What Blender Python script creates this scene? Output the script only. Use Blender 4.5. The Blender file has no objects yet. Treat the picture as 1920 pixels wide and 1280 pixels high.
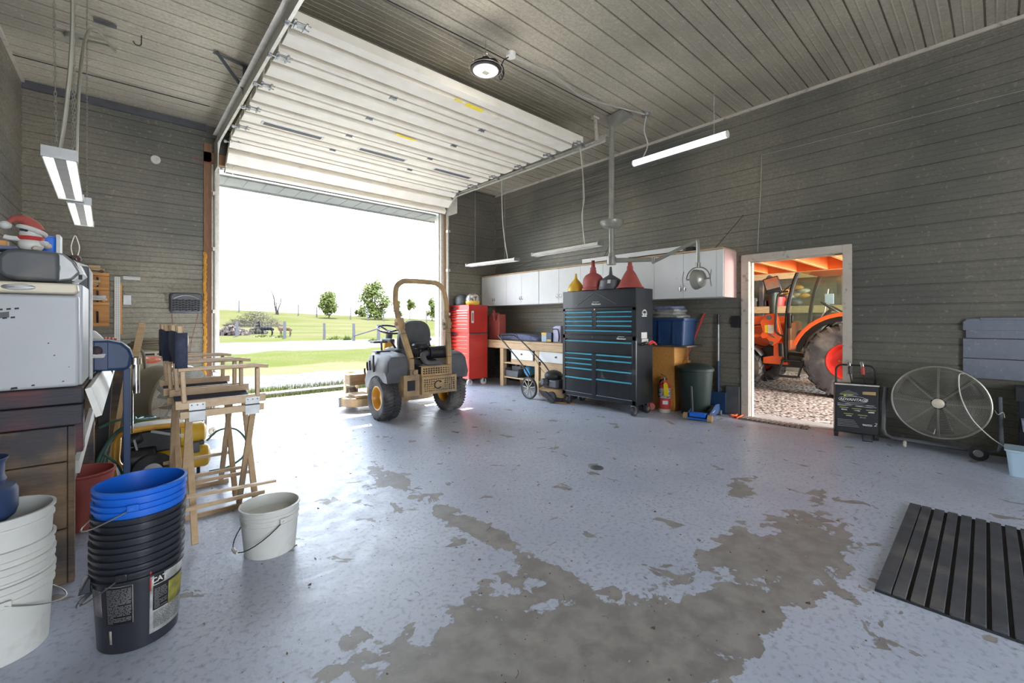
import bpy, bmesh, math, random
from mathutils import Vector, Matrix, Euler
random.seed(7)
R = math.radians
PI = math.pi
SC = bpy.context.scene
COL = SC.collection

# ------------------------------------------------------------------ camera
cam_data = bpy.data.cameras.new('camera')
cam = bpy.data.objects.new('camera', cam_data)
COL.objects.link(cam)
cam.location = (0, 0, 1.3)
cam.rotation_euler = (R(90), 0, R(-41.41))
cam_data.sensor_width = 36
cam_data.lens = 805 / 1920 * 36
cam_data.shift_y = -40 / 1920
cam_data.clip_start = 0.05
cam_data.clip_end = 1000
SC.camera = cam

# ------------------------------------------------------------------ world, sun, fill lights, exposure
world = bpy.data.worlds.new('sky')
SC.world = world
world.use_nodes = True
wn = world.node_tree.nodes; wl = world.node_tree.links
wn.clear()
w_out = wn.new('ShaderNodeOutputWorld')
w_bg = wn.new('ShaderNodeBackground')
w_tc = wn.new('ShaderNodeTexCoord')
w_sep = wn.new('ShaderNodeSeparateXYZ')
w_ramp = wn.new('ShaderNodeValToRGB')
w_ramp.color_ramp.elements[0].position = 0.0
w_ramp.color_ramp.elements[0].color = (0.93, 0.96, 1.0, 1)
w_ramp.color_ramp.elements[1].position = 0.6
w_ramp.color_ramp.elements[1].color = (0.62, 0.78, 1.0, 1)
wl.new(w_tc.outputs['Generated'], w_sep.inputs[0])
wl.new(w_sep.outputs['Z'], w_ramp.inputs[0])
wl.new(w_ramp.outputs[0], w_bg.inputs['Color'])
w_bg.inputs['Strength'].default_value = 3.2
wl.new(w_bg.outputs[0], w_out.inputs[0])

def add_light(name, kind, loc, rot, energy, color=(1, 1, 1), size=None, size_y=None, parent=None):
    d = bpy.data.lights.new(name, kind)
    d.energy = energy; d.color = color
    if kind == 'AREA':
        d.shape = 'RECTANGLE'; d.size = size; d.size_y = size_y or size
    elif kind == 'SUN':
        d.angle = R(1.0)
    else:
        d.shadow_soft_size = size or 0.1
    o = bpy.data.objects.new(name, d)
    COL.objects.link(o); o.location = loc; o.rotation_euler = rot
    if parent: o.parent = parent
    return o

sun_dir = Vector((-0.38, -1.0, -1.36)).normalized()
sun = add_light('sun', 'SUN', (0, 20, 30), (0, 0, 0), 12.0, (1.0, 0.95, 0.86))
sun.rotation_euler = sun_dir.to_track_quat('-Z', 'Y').to_euler()
# added fill light behind the camera, shining in through the assumed rear opening
add_light('rear_fill_light', 'AREA', (1.2, -4.55, 1.6), (R(90), 0, 0), 45, (0.90, 0.94, 1.0), 2.4, 2.8)
# added fill light at the open side of the bay, brightening the tractor
add_light('tractor_bay_fill_light', 'AREA', (8.6, -4.4, 2.0), (R(78), 0, 0), 520, (1.0, 0.97, 0.92), 4.0, 3.0)

SC.view_settings.view_transform = 'Standard'
SC.view_settings.look = 'None'
SC.view_settings.gamma = 1.0
SC.view_settings.use_curve_mapping = False
SC.view_settings.exposure = 1.68

# ------------------------------------------------------------------ materials
def _n(nt, t, **k):
    n = nt.nodes.new(t)
    for a, b in k.items(): setattr(n, a, b)
    return n

def mat(name, col, rough=0.5, metal=0.0, col2=None, scale=8.0, amt=0.5, bump=0.0, bscale=None, stretch=None,
        emit=0.0, detail=5.0, rvar=0.0, alpha=None, trans=0.0, coat=0.0, dirt=None, dirt_amt=0.3, dirt_scale=3.0, ecol=None):
    m = bpy.data.materials.new(name)
    m.use_nodes = True
    nt = m.node_tree; b = nt.nodes['Principled BSDF']
    b.inputs['Roughness'].default_value = rough
    b.inputs['Metallic'].default_value = metal
    c1 = (*col, 1)
    tc = _n(nt, 'ShaderNodeTexCoord'); mp = _n(nt, 'ShaderNodeMapping')
    if stretch: mp.inputs['Scale'].default_value = stretch
    nt.links.new(tc.outputs['Object'], mp.inputs[0])
    nz = _n(nt, 'ShaderNodeTexNoise'); nz.inputs['Scale'].default_value = scale; nz.inputs['Detail'].default_value = detail
    nt.links.new(mp.outputs[0], nz.inputs[0])
    if col2 is None: col2 = tuple(max(0, c * 0.82) for c in col)
    rp = _n(nt, 'ShaderNodeValToRGB')
    rp.color_ramp.elements[0].position = 0.5 - 0.5 * (1 - amt) * 0.6 - 0.02; rp.color_ramp.elements[0].color = (*col2, 1)
    rp.color_ramp.elements[1].position = 0.5 + 0.5 * (1 - amt) * 0.6 + 0.02; rp.color_ramp.elements[1].color = c1
    nt.links.new(nz.outputs[0], rp.inputs[0])
    out = rp.outputs[0]
    if dirt:
        n2 = _n(nt, 'ShaderNodeTexNoise'); n2.inputs['Scale'].default_value = dirt_scale; n2.inputs['Detail'].default_value = 8
        nt.links.new(tc.outputs['Object'], n2.inputs[0])
        r2 = _n(nt, 'ShaderNodeValToRGB')
        r2.color_ramp.elements[0].position = 1 - dirt_amt - 0.22; r2.color_ramp.elements[0].color = (0, 0, 0, 1)
        r2.color_ramp.elements[1].position = min(1, 1 - dirt_amt + 0.02); r2.color_ramp.elements[1].color = (1, 1, 1, 1)
        nt.links.new(n2.outputs[0], r2.inputs[0])
        mx = _n(nt, 'ShaderNodeMix', data_type='RGBA')
        nt.links.new(r2.outputs[0], mx.inputs[0]); nt.links.new(out, mx.inputs[6]); mx.inputs[7].default_value = (*dirt, 1)
        out = mx.outputs[2]
    nt.links.new(out, b.inputs['Base Color'])
    if rvar:
        mr = _n(nt, 'ShaderNodeMapRange'); mr.inputs[3].default_value = rough - rvar; mr.inputs[4].default_value = rough + rvar
        nt.links.new(nz.outputs[0], mr.inputs[0]); nt.links.new(mr.outputs[0], b.inputs['Roughness'])
    if bump:
        bz = _n(nt, 'ShaderNodeTexNoise'); bz.inputs['Scale'].default_value = bscale or scale * 3; bz.inputs['Detail'].default_value = 4
        nt.links.new(mp.outputs[0], bz.inputs[0])
        bp = _n(nt, 'ShaderNodeBump'); bp.inputs['Strength'].default_value = bump; bp.inputs['Distance'].default_value = 0.01
        nt.links.new(bz.outputs[0], bp.inputs['Height']); nt.links.new(bp.outputs[0], b.inputs['Normal'])
    if emit:
        b.inputs['Emission Color'].default_value = (*(ecol or col), 1); b.inputs['Emission Strength'].default_value = emit
    if trans: b.inputs['Transmission Weight'].default_value = trans
    if alpha is not None: b.inputs['Alpha'].default_value = alpha
    if coat: b.inputs['Coat Weight'].default_value = coat
    return m

MT = {}
def galvanised(name, c1, c2, c3, rough=0.5, metal=0.55, sp=55.0):
    """ribbed steel sheet: fine zinc spangle, long streaks of grime"""
    m = bpy.data.materials.new(name); m.use_nodes = True
    nt = m.node_tree; b = nt.nodes['Principled BSDF']
    tc = _n(nt, 'ShaderNodeTexCoord')
    v = _n(nt, 'ShaderNodeTexVoronoi'); v.inputs['Scale'].default_value = sp
    nt.links.new(tc.outputs['Object'], v.inputs[0])
    big = _n(nt, 'ShaderNodeTexNoise'); big.inputs['Scale'].default_value = 0.55; big.inputs['Detail'].default_value = 5
    nt.links.new(tc.outputs['Object'], big.inputs[0])
    mx = _n(nt, 'ShaderNodeMix', data_type='RGBA'); mx.inputs[6].default_value = (*c1, 1); mx.inputs[7].default_value = (*c2, 1)
    sx = _n(nt, 'ShaderNodeSeparateColor'); nt.links.new(v.outputs['Color'], sx.inputs[0])
    nt.links.new(sx.outputs[0], mx.inputs[0])
    r = _n(nt, 'ShaderNodeValToRGB'); r.color_ramp.elements[0].position = .38; r.color_ramp.elements[1].position = .66
    nt.links.new(big.outputs[0], r.inputs[0])
    m2 = _n(nt, 'ShaderNodeMix', data_type='RGBA'); nt.links.new(r.outputs[0], m2.inputs[0])
    nt.links.new(mx.outputs[2], m2.inputs[6]); m2.inputs[7].default_value = (*c3, 1)
    ms = _n(nt, 'ShaderNodeTexNoise'); ms.inputs['Scale'].default_value = 24; ms.inputs['Detail'].default_value = 6
    nt.links.new(tc.outputs['Object'], ms.inputs[0])
    r3 = _n(nt, 'ShaderNodeValToRGB'); r3.color_ramp.elements[0].position = .62; r3.color_ramp.elements[1].position = .72
    r3.color_ramp.elements[1].color = (.5, .5, .5, 1)
    nt.links.new(ms.outputs[0], r3.inputs[0])
    m3 = _n(nt, 'ShaderNodeMix', data_type='RGBA'); nt.links.new(r3.outputs[0], m3.inputs[0])
    nt.links.new(m2.outputs[2], m3.inputs[6]); m3.inputs[7].default_value = (c1[0] * 1.7, c1[1] * 1.7, c1[2] * 1.6, 1)
    nt.links.new(m3.outputs[2], b.inputs['Base Color'])
    b.inputs['Metallic'].default_value = metal
    mr = _n(nt, 'ShaderNodeMapRange'); mr.inputs[3].default_value = rough - .1; mr.inputs[4].default_value = rough + .15
    nt.links.new(sx.outputs[1], mr.inputs[0]); nt.links.new(mr.outputs[0], b.inputs['Roughness'])
    bp = _n(nt, 'ShaderNodeBump'); bp.inputs['Strength'].default_value = .25; bp.inputs['Distance'].default_value = .004
    nt.links.new(ms.outputs[0], bp.inputs['Height']); nt.links.new(bp.outputs[0], b.inputs['Normal'])
    return m
MT['wall'] = galvanised('wall_steel', (.215, .195, .15), (.285, .26, .20), (.125, .125, .108), metal=.3)
MT['ceil'] = galvanised('ceiling_steel', (.44, .395, .30), (.56, .51, .395), (.30, .275, .215), rough=.55, metal=.2)
MT['sheet'] = galvanised('sheet_steel', (.28, .31, .36), (.18, .2, .24), (.22, .24, .29), sp=30)
MT['galv'] = mat('galvanised_track', (.66, .64, .57), .38, .3, (.52, .50, .44), 20, .4)
MT['door'] = mat('door_cream', (.86, .81, .70), .45, 0, (.78, .72, .60), 5, .4, dirt=(.5, .43, .32), dirt_amt=.12, dirt_scale=4)
MT['black'] = mat('black_plastic', (.018, .018, .02), .42, 0, (.012, .012, .013), 12)
MT['blackm'] = mat('black_paint', (.02, .026, .032), .3, .3, (.015, .018, .022), 6, coat=.2)
MT['rubber'] = mat('black_rubber', (.035, .036, .04), .75, 0, (.022, .022, .025), 14, bump=.3, bscale=60)
MT['dgrey'] = mat('dark_grey_plastic', (.10, .105, .115), .5, 0, (.075, .078, .085), 8, dirt=(.2, .18, .15), dirt_amt=.2)
MT['grey'] = mat('grey_metal', (.33, .34, .34), .4, .6, (.25, .25, .25), 10)
MT['olive'] = mat('olive_grey_enamel', (.30, .295, .25), .35, .2, (.22, .22, .19), 6, coat=.3)
MT['chrome'] = mat('chrome', (.75, .75, .76), .18, 1, (.6, .6, .6), 10)
MT['white'] = mat('white_enamel', (.46, .48, .50), .35, 0, (.43, .45, .47), 4, dirt=(.4, .33, .22), dirt_amt=.08, dirt_scale=9)
MT['whitep'] = mat('white_plastic', (.68, .68, .64), .45, 0, (.60, .60, .56), 6, dirt=(.35, .33, .28), dirt_amt=.2, dirt_scale=7)
MT['cab'] = mat('cabinet_white', (.74, .75, .74), .5, 0, (.68, .69, .67), 2, dirt=(.45, .42, .35), dirt_amt=.1, dirt_scale=5)
MT['wood'] = mat('raw_pine', (.60, .43, .25), .6, 0, (.45, .30, .16), 6, .3, stretch=(1, 9, 9), bump=.15)
MT['woody'] = mat('raw_pine_lengthwise', (.60, .43, .25), .6, 0, (.44, .29, .15), 6, .3, stretch=(9, 1, 9), bump=.15)
MT['woodz'] = mat('raw_pine_upright', (.62, .45, .26), .6, 0, (.46, .32, .18), 6, .3, stretch=(9, 9, 1), bump=.15)
MT['beech'] = mat('beech', (.56, .40, .24), .45, 0, (.47, .32, .18), 10, .3, stretch=(3, 3, 3))
MT['oldwood'] = mat('old_plank', (.33, .22, .125), .75, 0, (.13, .085, .05), 4, .15, stretch=(1, 6, 6), bump=.5, dirt=(.06, .055, .06), dirt_amt=.42, dirt_scale=3.5)
MT['redwood'] = mat('dark_red_plank', (.17, .042, .04), .6, 0, (.06, .022, .03), 4, .3, stretch=(1, 5, 7), bump=.3, dirt=(.03, .03, .04), dirt_amt=.4, dirt_scale=3)
MT['greywood'] = mat('weathered_wood', (.12, .115, .12), .8, 0, (.07, .066, .07), 8, .3, stretch=(8, 8, 1), bump=.4)
MT['soffit'] = mat('eave_grey_white', (.27, .28, .27), .6, 0, (.24, .25, .24), 3)
MT['trim'] = mat('painted_trim', (.55, .50, .42), .6, 0, (.46, .41, .34), 5, .3, dirt=(.10, .09, .075), dirt_amt=.2, dirt_scale=14)
MT['jambwood'] = mat('jamb_wood', (.35, .18, .09), .7, 0, (.22, .12, .07), 6, .3, stretch=(8, 8, 1))
MT['foam'] = mat('orange_foam', (.85, .42, .06), .8, 0, (.6, .28, .04), 20, .3, bump=.6)
MT['red'] = mat('red_enamel', (.58, .035, .025), .35, .1, (.48, .03, .022), 4, coat=.3)
MT['redp'] = mat('red_plastic', (.55, .05, .04), .45, 0, (.44, .045, .04), 5)
MT['redd'] = mat('dusty_red_plastic', (.42, .09, .07), .6, 0, (.33, .07, .06), 6)
MT['orange'] = mat('orange_paint', (.90, .13, .02), .32, 0, (.78, .11, .02), 4, coat=.4, dirt=(.3, .12, .06), dirt_amt=.12)
MT['yellow'] = mat('yellow_paint', (.78, .42, .05), .38, 0, (.70, .36, .04), 5, coat=.2, dirt=(.30, .22, .14), dirt_amt=.25)
MT['yellowd'] = mat('dusty_yellow_paint', (.52, .34, .15), .6, 0, (.38, .25, .13), 9, .3, dirt=(.24, .18, .12), dirt_amt=.35, dirt_scale=5)
MT['yellowp'] = mat('yellow_plastic', (.75, .45, .03), .4, 0, (.62, .38, .03), 5)
MT['tape'] = mat('yellow_tape', (.95, .72, .02), .5, 0)
MT['teal'] = mat('blue_drawer_trim', (.12, .50, .68), .3, .35, (.10, .44, .60), 6)
MT['blue'] = mat('bright_blue_plastic', (.012, .16, .72), .38, 0, (.01, .13, .62), 4)
MT['navy'] = mat('navy_plastic', (.03, .055, .14), .45, 0, (.02, .04, .10), 5)
MT['toteblue'] = mat('blue_tote', (.022, .06, .16), .45, 0, (.015, .045, .12), 5)
MT['navycloth'] = mat('navy_canvas', (.06, .072, .125), .85, 0, (.04, .05, .085), 25, bump=.3, bscale=120)
MT['greycloth'] = mat('grey_canvas', (.30, .31, .30), .9, 0, (.22, .23, .22), 25, bump=.3, bscale=120)
MT['bluebag'] = mat('blue_fabric', (.17, .20, .33), .85, 0, (.11, .13, .22), 12, bump=.3)
MT['blanket'] = mat('grey_blanket', (.30, .29, .26), .95, 0, (.18, .18, .18), 9, .2, bump=.5)
MT['green'] = mat('dark_green_plastic', (.010, .024, .020), .55, 0, (.012, .028, .022), 5)
MT['hose'] = mat('green_hose', (.05, .13, .085), .4, 0, (.04, .1, .07), 8)
MT['cream'] = mat('cream_paint', (.66, .60, .47), .45, .1, (.58, .52, .40), 5, dirt=(.3, .25, .18), dirt_amt=.2)
MT['drum'] = mat('drum_olive', (.30, .27, .21), .42, .45, (.24, .21, .165), 4)
MT['wire'] = mat('wire_grey', (.45, .44, .38), .4, .7)
MT['cablew'] = mat('pale_cable', (.55, .54, .48), .5, .2)
MT['tube'] = mat('lit_tube', (.95, .96, .95), .4, 0, emit=1.1)
MT['tubel'] = mat('lit_lens', (.85, .85, .92), .4, 0, emit=.45)
MT['lensoff'] = mat('lamp_lens', (.60, .55, .54), .4, 0, emit=.06)
MT['reflector'] = mat('reflector_white', (.85, .84, .78), .4, 0)
MT['gravel'] = mat('gravel', (.62, .58, .55), .9, 0, (.05, .045, .042), 24, .75, bump=1.0, bscale=26, detail=3)
MT['joist'] = mat('orange_joist', (.80, .20, .03), .6, 0, (.66, .12, .02), 3, .3)
MT['joiste'] = mat('joist_edge', (.9, .48, .2), .6, 0)
MT['seatb'] = mat('seat_vinyl', (.085, .09, .095), .6, 0, (.06, .062, .066), 6, dirt=(.15, .14, .12), dirt_amt=.2)
MT['foliage'] = mat('leaf_green', (.12, .135, .035), .6, 0, (.07, .09, .02), 1.5, .3)
MT['bark'] = mat('bark', (.05, .042, .035), .9, 0, (.03, .025, .02), 8)
MT['brush'] = mat('dry_brush', (.085, .07, .055), .9, 0, (.05, .042, .033), 3)
MT['brown'] = mat('fawn_wool', (.10, .068, .038), .95, 0, (.07, .045, .026), 10, bump=.5)
MT['bwool'] = mat('black_wool', (.012, .012, .016), .95, 0, (.008, .008, .01), 10, bump=.5)
MT['soil'] = mat('rubble', (.11, .085, .075), .95, 0, (.06, .045, .04), 3, bump=1)
MT['amber'] = mat('amber_wood', (.62, .30, .08), .5, 0, (.48, .22, .05), 5, .3, stretch=(1, 7, 7))
MT['lblue'] = mat('pale_blue_plastic', (.42, .55, .66), .4, 0, (.38, .5, .6), 5)
MT['lav'] = mat('lavender_plastic', (.42, .42, .60), .4, 0)
MT['sblue'] = mat('sky_blue_plastic', (.10, .34, .58), .45, 0, (.08, .28, .48), 5)
MT['paper'] = mat('white_label', (.72, .72, .70), .6, 0, (.5, .5, .47), 14, .2)
MT['ink'] = mat('dark_ink', (.015, .015, .018), .6, 0)
MT['pink'] = mat('pinkish_side', (.72, .48, .44), .5, 0, (.66, .42, .38), 3)
MT['tyre'] = mat('tyre_rubber', (.032, .032, .035), .8, 0, (.055, .055, .06), 9, dirt=(.22, .2, .18), dirt_amt=.3)
MT['flash'] = mat('label_lines', (.6, .6, .62), .6, 0, (.02, .02, .03), 40, .8, stretch=(.3, .3, 3))
MT['limey'] = mat('lime_print', (.55, .62, .10), .6, 0)
MT['rock'] = mat('grey_concrete', (.4, .4, .4), .9, 0)

for k_ in ('foliage', 'brush', 'greywood', 'soil', 'brown', 'bark', 'bwool', 'gravel'): MT[k_].node_tree.nodes['Principled BSDF'].inputs['Specular IOR Level'].default_value = .1
def glassm(name, col, alpha):
    m = bpy.data.materials.new(name); m.use_nodes = True
    nt = m.node_tree; nt.nodes.clear()
    o = _n(nt, 'ShaderNodeOutputMaterial'); t = _n(nt, 'ShaderNodeBsdfTransparent'); g = _n(nt, 'ShaderNodeBsdfGlossy')
    t.inputs[0].default_value = (*col, 1); g.inputs['Roughness'].default_value = .08
    x = _n(nt, 'ShaderNodeMixShader'); x.inputs[0].default_value = alpha
    nt.links.new(t.outputs[0], x.inputs[1]); nt.links.new(g.outputs[0], x.inputs[2]); nt.links.new(x.outputs[0], o.inputs[0])
    return m
MT['glass'] = glassm('green_tinted_glass', (.62, .74, .66), .10)
MT['clear'] = glassm('clear_plastic', (.85, .88, .9), .18)

# ------------------------------------------------------------------ mesh builder
def frame_of(d):
    d = Vector(d).normalized()
    a = Vector((0, 0, 1)) if abs(d.z) < .9 else Vector((1, 0, 0))
    u = d.cross(a).normalized(); return u, d.cross(u).normalized()

class MB:
    def __init__(s): s.v = []; s.f = []
    def add(s, vs, fs):
        o = len(s.v); s.v += [tuple(v) for v in vs]; s.f += [tuple(i + o for i in f) for f in fs]; return s
    def box(s, x0, y0, z0, x1, y1, z1, m=None):
        vs = [Vector(p) for p in ((x0, y0, z0), (x1, y0, z0), (x1, y1, z0), (x0, y1, z0), (x0, y0, z1), (x1, y0, z1), (x1, y1, z1), (x0, y1, z1))]
        if m is not None: vs = [m @ v for v in vs]
        return s.add(vs, [(0, 3, 2, 1), (4, 5, 6, 7), (0, 1, 5, 4), (1, 2, 6, 5), (2, 3, 7, 6), (3, 0, 4, 7)])
    def bar(s, p0, p1, w, h, up=(0, 0, 1)):
        """rectangular bar from p0 to p1; w across, h along 'up'"""
        p0 = Vector(p0); p1 = Vector(p1); d = (p1 - p0).normalized()
        u = d.cross(Vector(up)); u = u.normalized() if u.length > 1e-5 else frame_of(d)[0]
        n = u.cross(d).normalized(); u *= w / 2; n *= h / 2
        vs = [p + a * u + b * n for p in (p0, p1) for a, b in ((-1, -1), (1, -1), (1, 1), (-1, 1))]
        return s.add(vs, [(0, 1, 2, 3), (7, 6, 5, 4), (0, 4, 5, 1), (1, 5, 6, 2), (2, 6, 7, 3), (3, 7, 4, 0)])
    def tube(s, pts, r, n=8, closed=False, r2=None, sq=False):
        pts = [Vector(p) for p in pts]; m = len(pts); rs = [r + ((r2 if r2 is not None else r) - r) * i / max(1, m - 1) for i in range(m)]
        vs = []; pu = None
        for i, p in enumerate(pts):
            if closed: d = pts[(i + 1) % m] - pts[i - 1]
            else: d = pts[min(i + 1, m - 1)] - pts[max(i - 1, 0)]
            d.normalize()
            if pu is None: u = frame_of(d)[0]
            else:
                u = pu - d * pu.dot(d); u = u.normalized() if u.length > 1e-6 else frame_of(d)[0]
            pu = u; w = d.cross(u)
            for k in range(n):
                a = 2 * PI * (k + (.5 if sq else 0)) / n
                vs.append(p + rs[i] * (math.cos(a) * u + math.sin(a) * w))
        fs = []
        for i in range(m if closed else m - 1):
            j = (i + 1) % m
            for k in range(n):
                l = (k + 1) % n; fs.append((i * n + k, i * n + l, j * n + l, j * n + k))
        if not closed: fs += [tuple(reversed(range(n))), tuple((m - 1) * n + k for k in range(n))]
        return s.add(vs, fs)
    def cyl(s, p0, p1, r, r1=None, n=20): return s.tube([p0, p1], r, n, r2=r1)
    def lathe(s, prof, n=32, c=(0, 0, 0), ax=(0, 0, 1), ell=1.0, arc=None):
        """profile of (radius, height) turned about an axis through c"""
        ax = Vector(ax).normalized(); u, w = frame_of(ax)
        if abs(ax.z) > .99: u, w = Vector((1, 0, 0)), Vector((0, 1, 0)) * (1 if ax.z > 0 else -1)
        c = Vector(c); vs = []
        for r, h in prof:
            for k in range(n):
                a = 2 * PI * k / n; vs.append(c + ax * h + r * (math.cos(a) * u + ell * math.sin(a) * w))
        fs = []
        for i in range(len(prof) - 1):
            for k in range(n):
                l = (k + 1) % n; fs.append((i * n + k, i * n + l, (i + 1) * n + l, (i + 1) * n + k))
        return s.add(vs, fs)
    def ball(s, c, rx, ry=None, rz=None, n=16, m=10, mat4=None):
        ry = ry or rx; rz = rz or rx; c = Vector(c); vs = []
        for i in range(m + 1):
            t = PI * i / m
            for k in range(n):
                a = 2 * PI * k / n
                p = Vector((rx * math.sin(t) * math.cos(a), ry * math.sin(t) * math.sin(a), -rz * math.cos(t)))
                if mat4: p = mat4 @ p
                vs.append(c + p)
        fs = [(i * n + k, i * n + (k + 1) % n, (i + 1) * n + (k + 1) % n, (i + 1) * n + k) for i in range(m) for k in range(n)]
        return s.add(vs, fs)
    def prism(s, poly, a, b, plane='XZ'):
        """2-D outline extruded from a to b along the remaining axis"""
        def P(p, h): return {'XZ': (p[0], h, p[1]), 'YZ': (h, p[0], p[1]), 'XY': (p[0], p[1], h)}[plane]
        n = len(poly); vs = [P(p, a) for p in poly] + [P(p, b) for p in poly]
        fs = [tuple(range(n)), tuple(reversed(range(n, 2 * n)))] + [(i, n + i, n + (i + 1) % n, (i + 1) % n) for i in range(n)]
        return s.add(vs, fs)
    def build(s, name, m, parent=None, smooth=True, bevel=0, seg=2, ang=35, weld=True, loc=None, rot=None, solid=0):
        me = bpy.data.meshes.new(name); me.from_pydata(s.v, [], s.f)
        bm = bmesh.new(); bm.from_mesh(me)
        if weld: bmesh.ops.remove_doubles(bm, verts=bm.verts, dist=1e-5)
        bmesh.ops.recalc_face_normals(bm, faces=bm.faces)
        bm.to_mesh(me); bm.free()
        me.materials.append(MT[m] if isinstance(m, str) else m)
        if smooth:
            me.shade_smooth(); me.set_sharp_from_angle(angle=R(ang))
        o = bpy.data.objects.new(name, me); COL.objects.link(o)
        if parent: o.parent = parent
        if loc: o.location = loc
        if rot: o.rotation_euler = rot
        if solid:
            q = o.modifiers.new('thickness', 'SOLIDIFY'); q.thickness = solid; q.offset = 0
        if bevel:
            q = o.modifiers.new('soft_edge', 'BEVEL'); q.width = bevel; q.segments = seg; q.limit_method = 'ANGLE'; q.angle_limit = R(40)
        return o

def tag(o, label=None, cat=None, group=None, kind=None):
    if label: o['label'] = label
    if cat: o['category'] = cat
    if group: o['group'] = group
    if kind: o['kind'] = kind
    return o
def thing(name, label, cat, loc=(0, 0, 0), rz=0, group=None):
    o = bpy.data.objects.new(name, None); COL.objects.link(o)
    o.location = loc; o.rotation_euler = (0, 0, rz); o.empty_display_size = .1
    return tag(o, label, cat, group)
def struct(o): o['kind'] = 'structure'; return o
def copy_tree(o, parent=None):
    c = o.copy(); COL.objects.link(c); c.parent = parent
    for ch in list(o.children): copy_tree(ch, c)
    return c
def text(body, name, size, m, parent, loc, rot, extrude=.0015, align='CENTER', sx=1.0, shear=0, bold=0):
    cu = bpy.data.curves.new(name, 'FONT'); cu.body = body; cu.size = size; cu.extrude = extrude
    cu.align_x = align; cu.align_y = 'CENTER'; cu.shear = shear; cu.offset = bold
    t = bpy.data.objects.new('temporary_text', cu); COL.objects.link(t)
    dg = bpy.context.evaluated_depsgraph_get()
    me = bpy.data.meshes.new_from_object(t.evaluated_get(dg)); me.name = name
    bpy.data.objects.remove(t); me.materials.clear(); me.materials.append(MT[m])
    o = bpy.data.objects.new(name, me); COL.objects.link(o); o.parent = parent; o.location = loc; o.rotation_euler = rot
    o.scale = (sx, 1, 1); return o
def arc(c, r, a0, a1, n, plane='XZ', ry=None):
    ry = ry or r; out = []
    for i in range(n + 1):
        a = R(a0 + (a1 - a0) * i / n); x = r * math.cos(a); y = ry * math.sin(a)
        out.append({'XZ': (c[0] + x, c[1], c[2] + y), 'YZ': (c[0], c[1] + x, c[2] + y), 'XY': (c[0] + x, c[1] + y, c[2])}[plane])
    return out
def spline(pts, k=6):
    """smooth curve through the points (Catmull-Rom)"""
    P = [Vector(p) for p in pts]; P = [2 * P[0] - P[1]] + P + [2 * P[-1] - P[-2]]; out = []
    for i in range(1, len(P) - 2):
        a, b, c, d = P[i - 1:i + 3]
        for j in range(k):
            t = j / k
            out.append(.5 * ((2 * b) + (-a + c) * t + (2 * a - 5 * b + 4 * c - d) * t * t + (-a + 3 * b - 3 * c + d) * t ** 3))
    out.append(P[-2]); return out

# ================================================================== THE SETTING
XL, XR, YB, YF, HC = -0.985, 6.2, 7.61, -4.4, 4.13
PITCH = 0.207
def profile(z0, z1, phase=0.0, ribh=.012, pitch=PITCH):
    """cross-section of ribbed sheet: list of (position, offset towards the room)"""
    base = [(0, 0), (.052, 0), (.057, .003), (.065, .003), (.070, 0), (.112, 0), (.117, .003), (.125, .003), (.130, 0), (.184, 0), (.188, -ribh), (.199, -ribh), (.203, 0)]
    k = pitch / .207
    pts = []; n0 = int(math.floor((z0 - phase) / pitch)) - 1
    i = n0
    while phase + i * pitch < z1 + pitch:
        for a, b in base: pts.append((phase + i * pitch + a * k, b))
        i += 1
    def val(z):
        for (a, b), (c, d) in zip(pts, pts[1:]):
            if a <= z <= c: return b + (d - b) * (z - a) / (c - a + 1e-9)
        return 0
    return [(z0, val(z0))] + [p for p in pts if z0 < p[0] < z1] + [(z1, val(z1))]
def ribs(mb, z0, z1, u0, u1, fn, phase=0.0, ribh=.012, pitch=PITCH):
    pr = profile(z0, z1, phase, ribh, pitch)
    for (a, b), (c, d) in zip(pr, pr[1:]):
        mb.add([fn(u0, a, b), fn(u1, a, b), fn(u1, c, d), fn(u0, c, d)], [(0, 1, 2, 3)])

# right wall, with the doorway to the tractor bay
DY0, DY1, DZ = 1.20, 2.215, 2.085
m = MB(); fr = lambda u, z, o: (XR - o, u, z)
ribs(m, 0, HC, DY1, YB, fr, .03); ribs(m, DZ, HC, DY0, DY1, fr, .03); ribs(m, 0, HC, YF, DY0, fr, .03)
wall_right = struct(m.build('wall_right', 'wall', smooth=False))
m = MB(); ribs(m, 0, HC, YF, YB, lambda u, z, o: (XL + o, u, z), .09)
struct(m.build('wall_left', 'wall', smooth=False))
# wall with the big doorway: opening X .96..4.72, up to z 3.5
GX0, GX1, GZ = 0.93, 4.78, 3.50
m = MB(); fb = lambda u, z, o: (u, YB - o, z)
ribs(m, 0, HC, XL, GX0 - .16, fb, .03); ribs(m, 0, HC, GX1 + .12, XR, fb, .03); ribs(m, GZ + .15, HC, GX0 - .16, GX1 + .12, fb, .03)
struct(m.build('wall_back', 'wall', smooth=False))
m = MB()  # unseen front wall; its opening is added to let fill light in
ribs(m, 0, HC, XL, 0.0, lambda u, z, o: (u, YF + o, z), .03); ribs(m, 3.0, HC, 0.0, 2.4, lambda u, z, o: (u, YF + o, z), .03)
ribs(m, 0, HC, 2.4, XR, lambda u, z, o: (u, YF + o, z), .03)
struct(m.build('wall_front', 'wall', smooth=False))
m = MB(); ribs(m, YF, YB, XL, XR, lambda u, y, o: (u, y, HC - o), .10, .018)
struct(m.build('ceiling', 'ceil', smooth=False))
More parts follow.
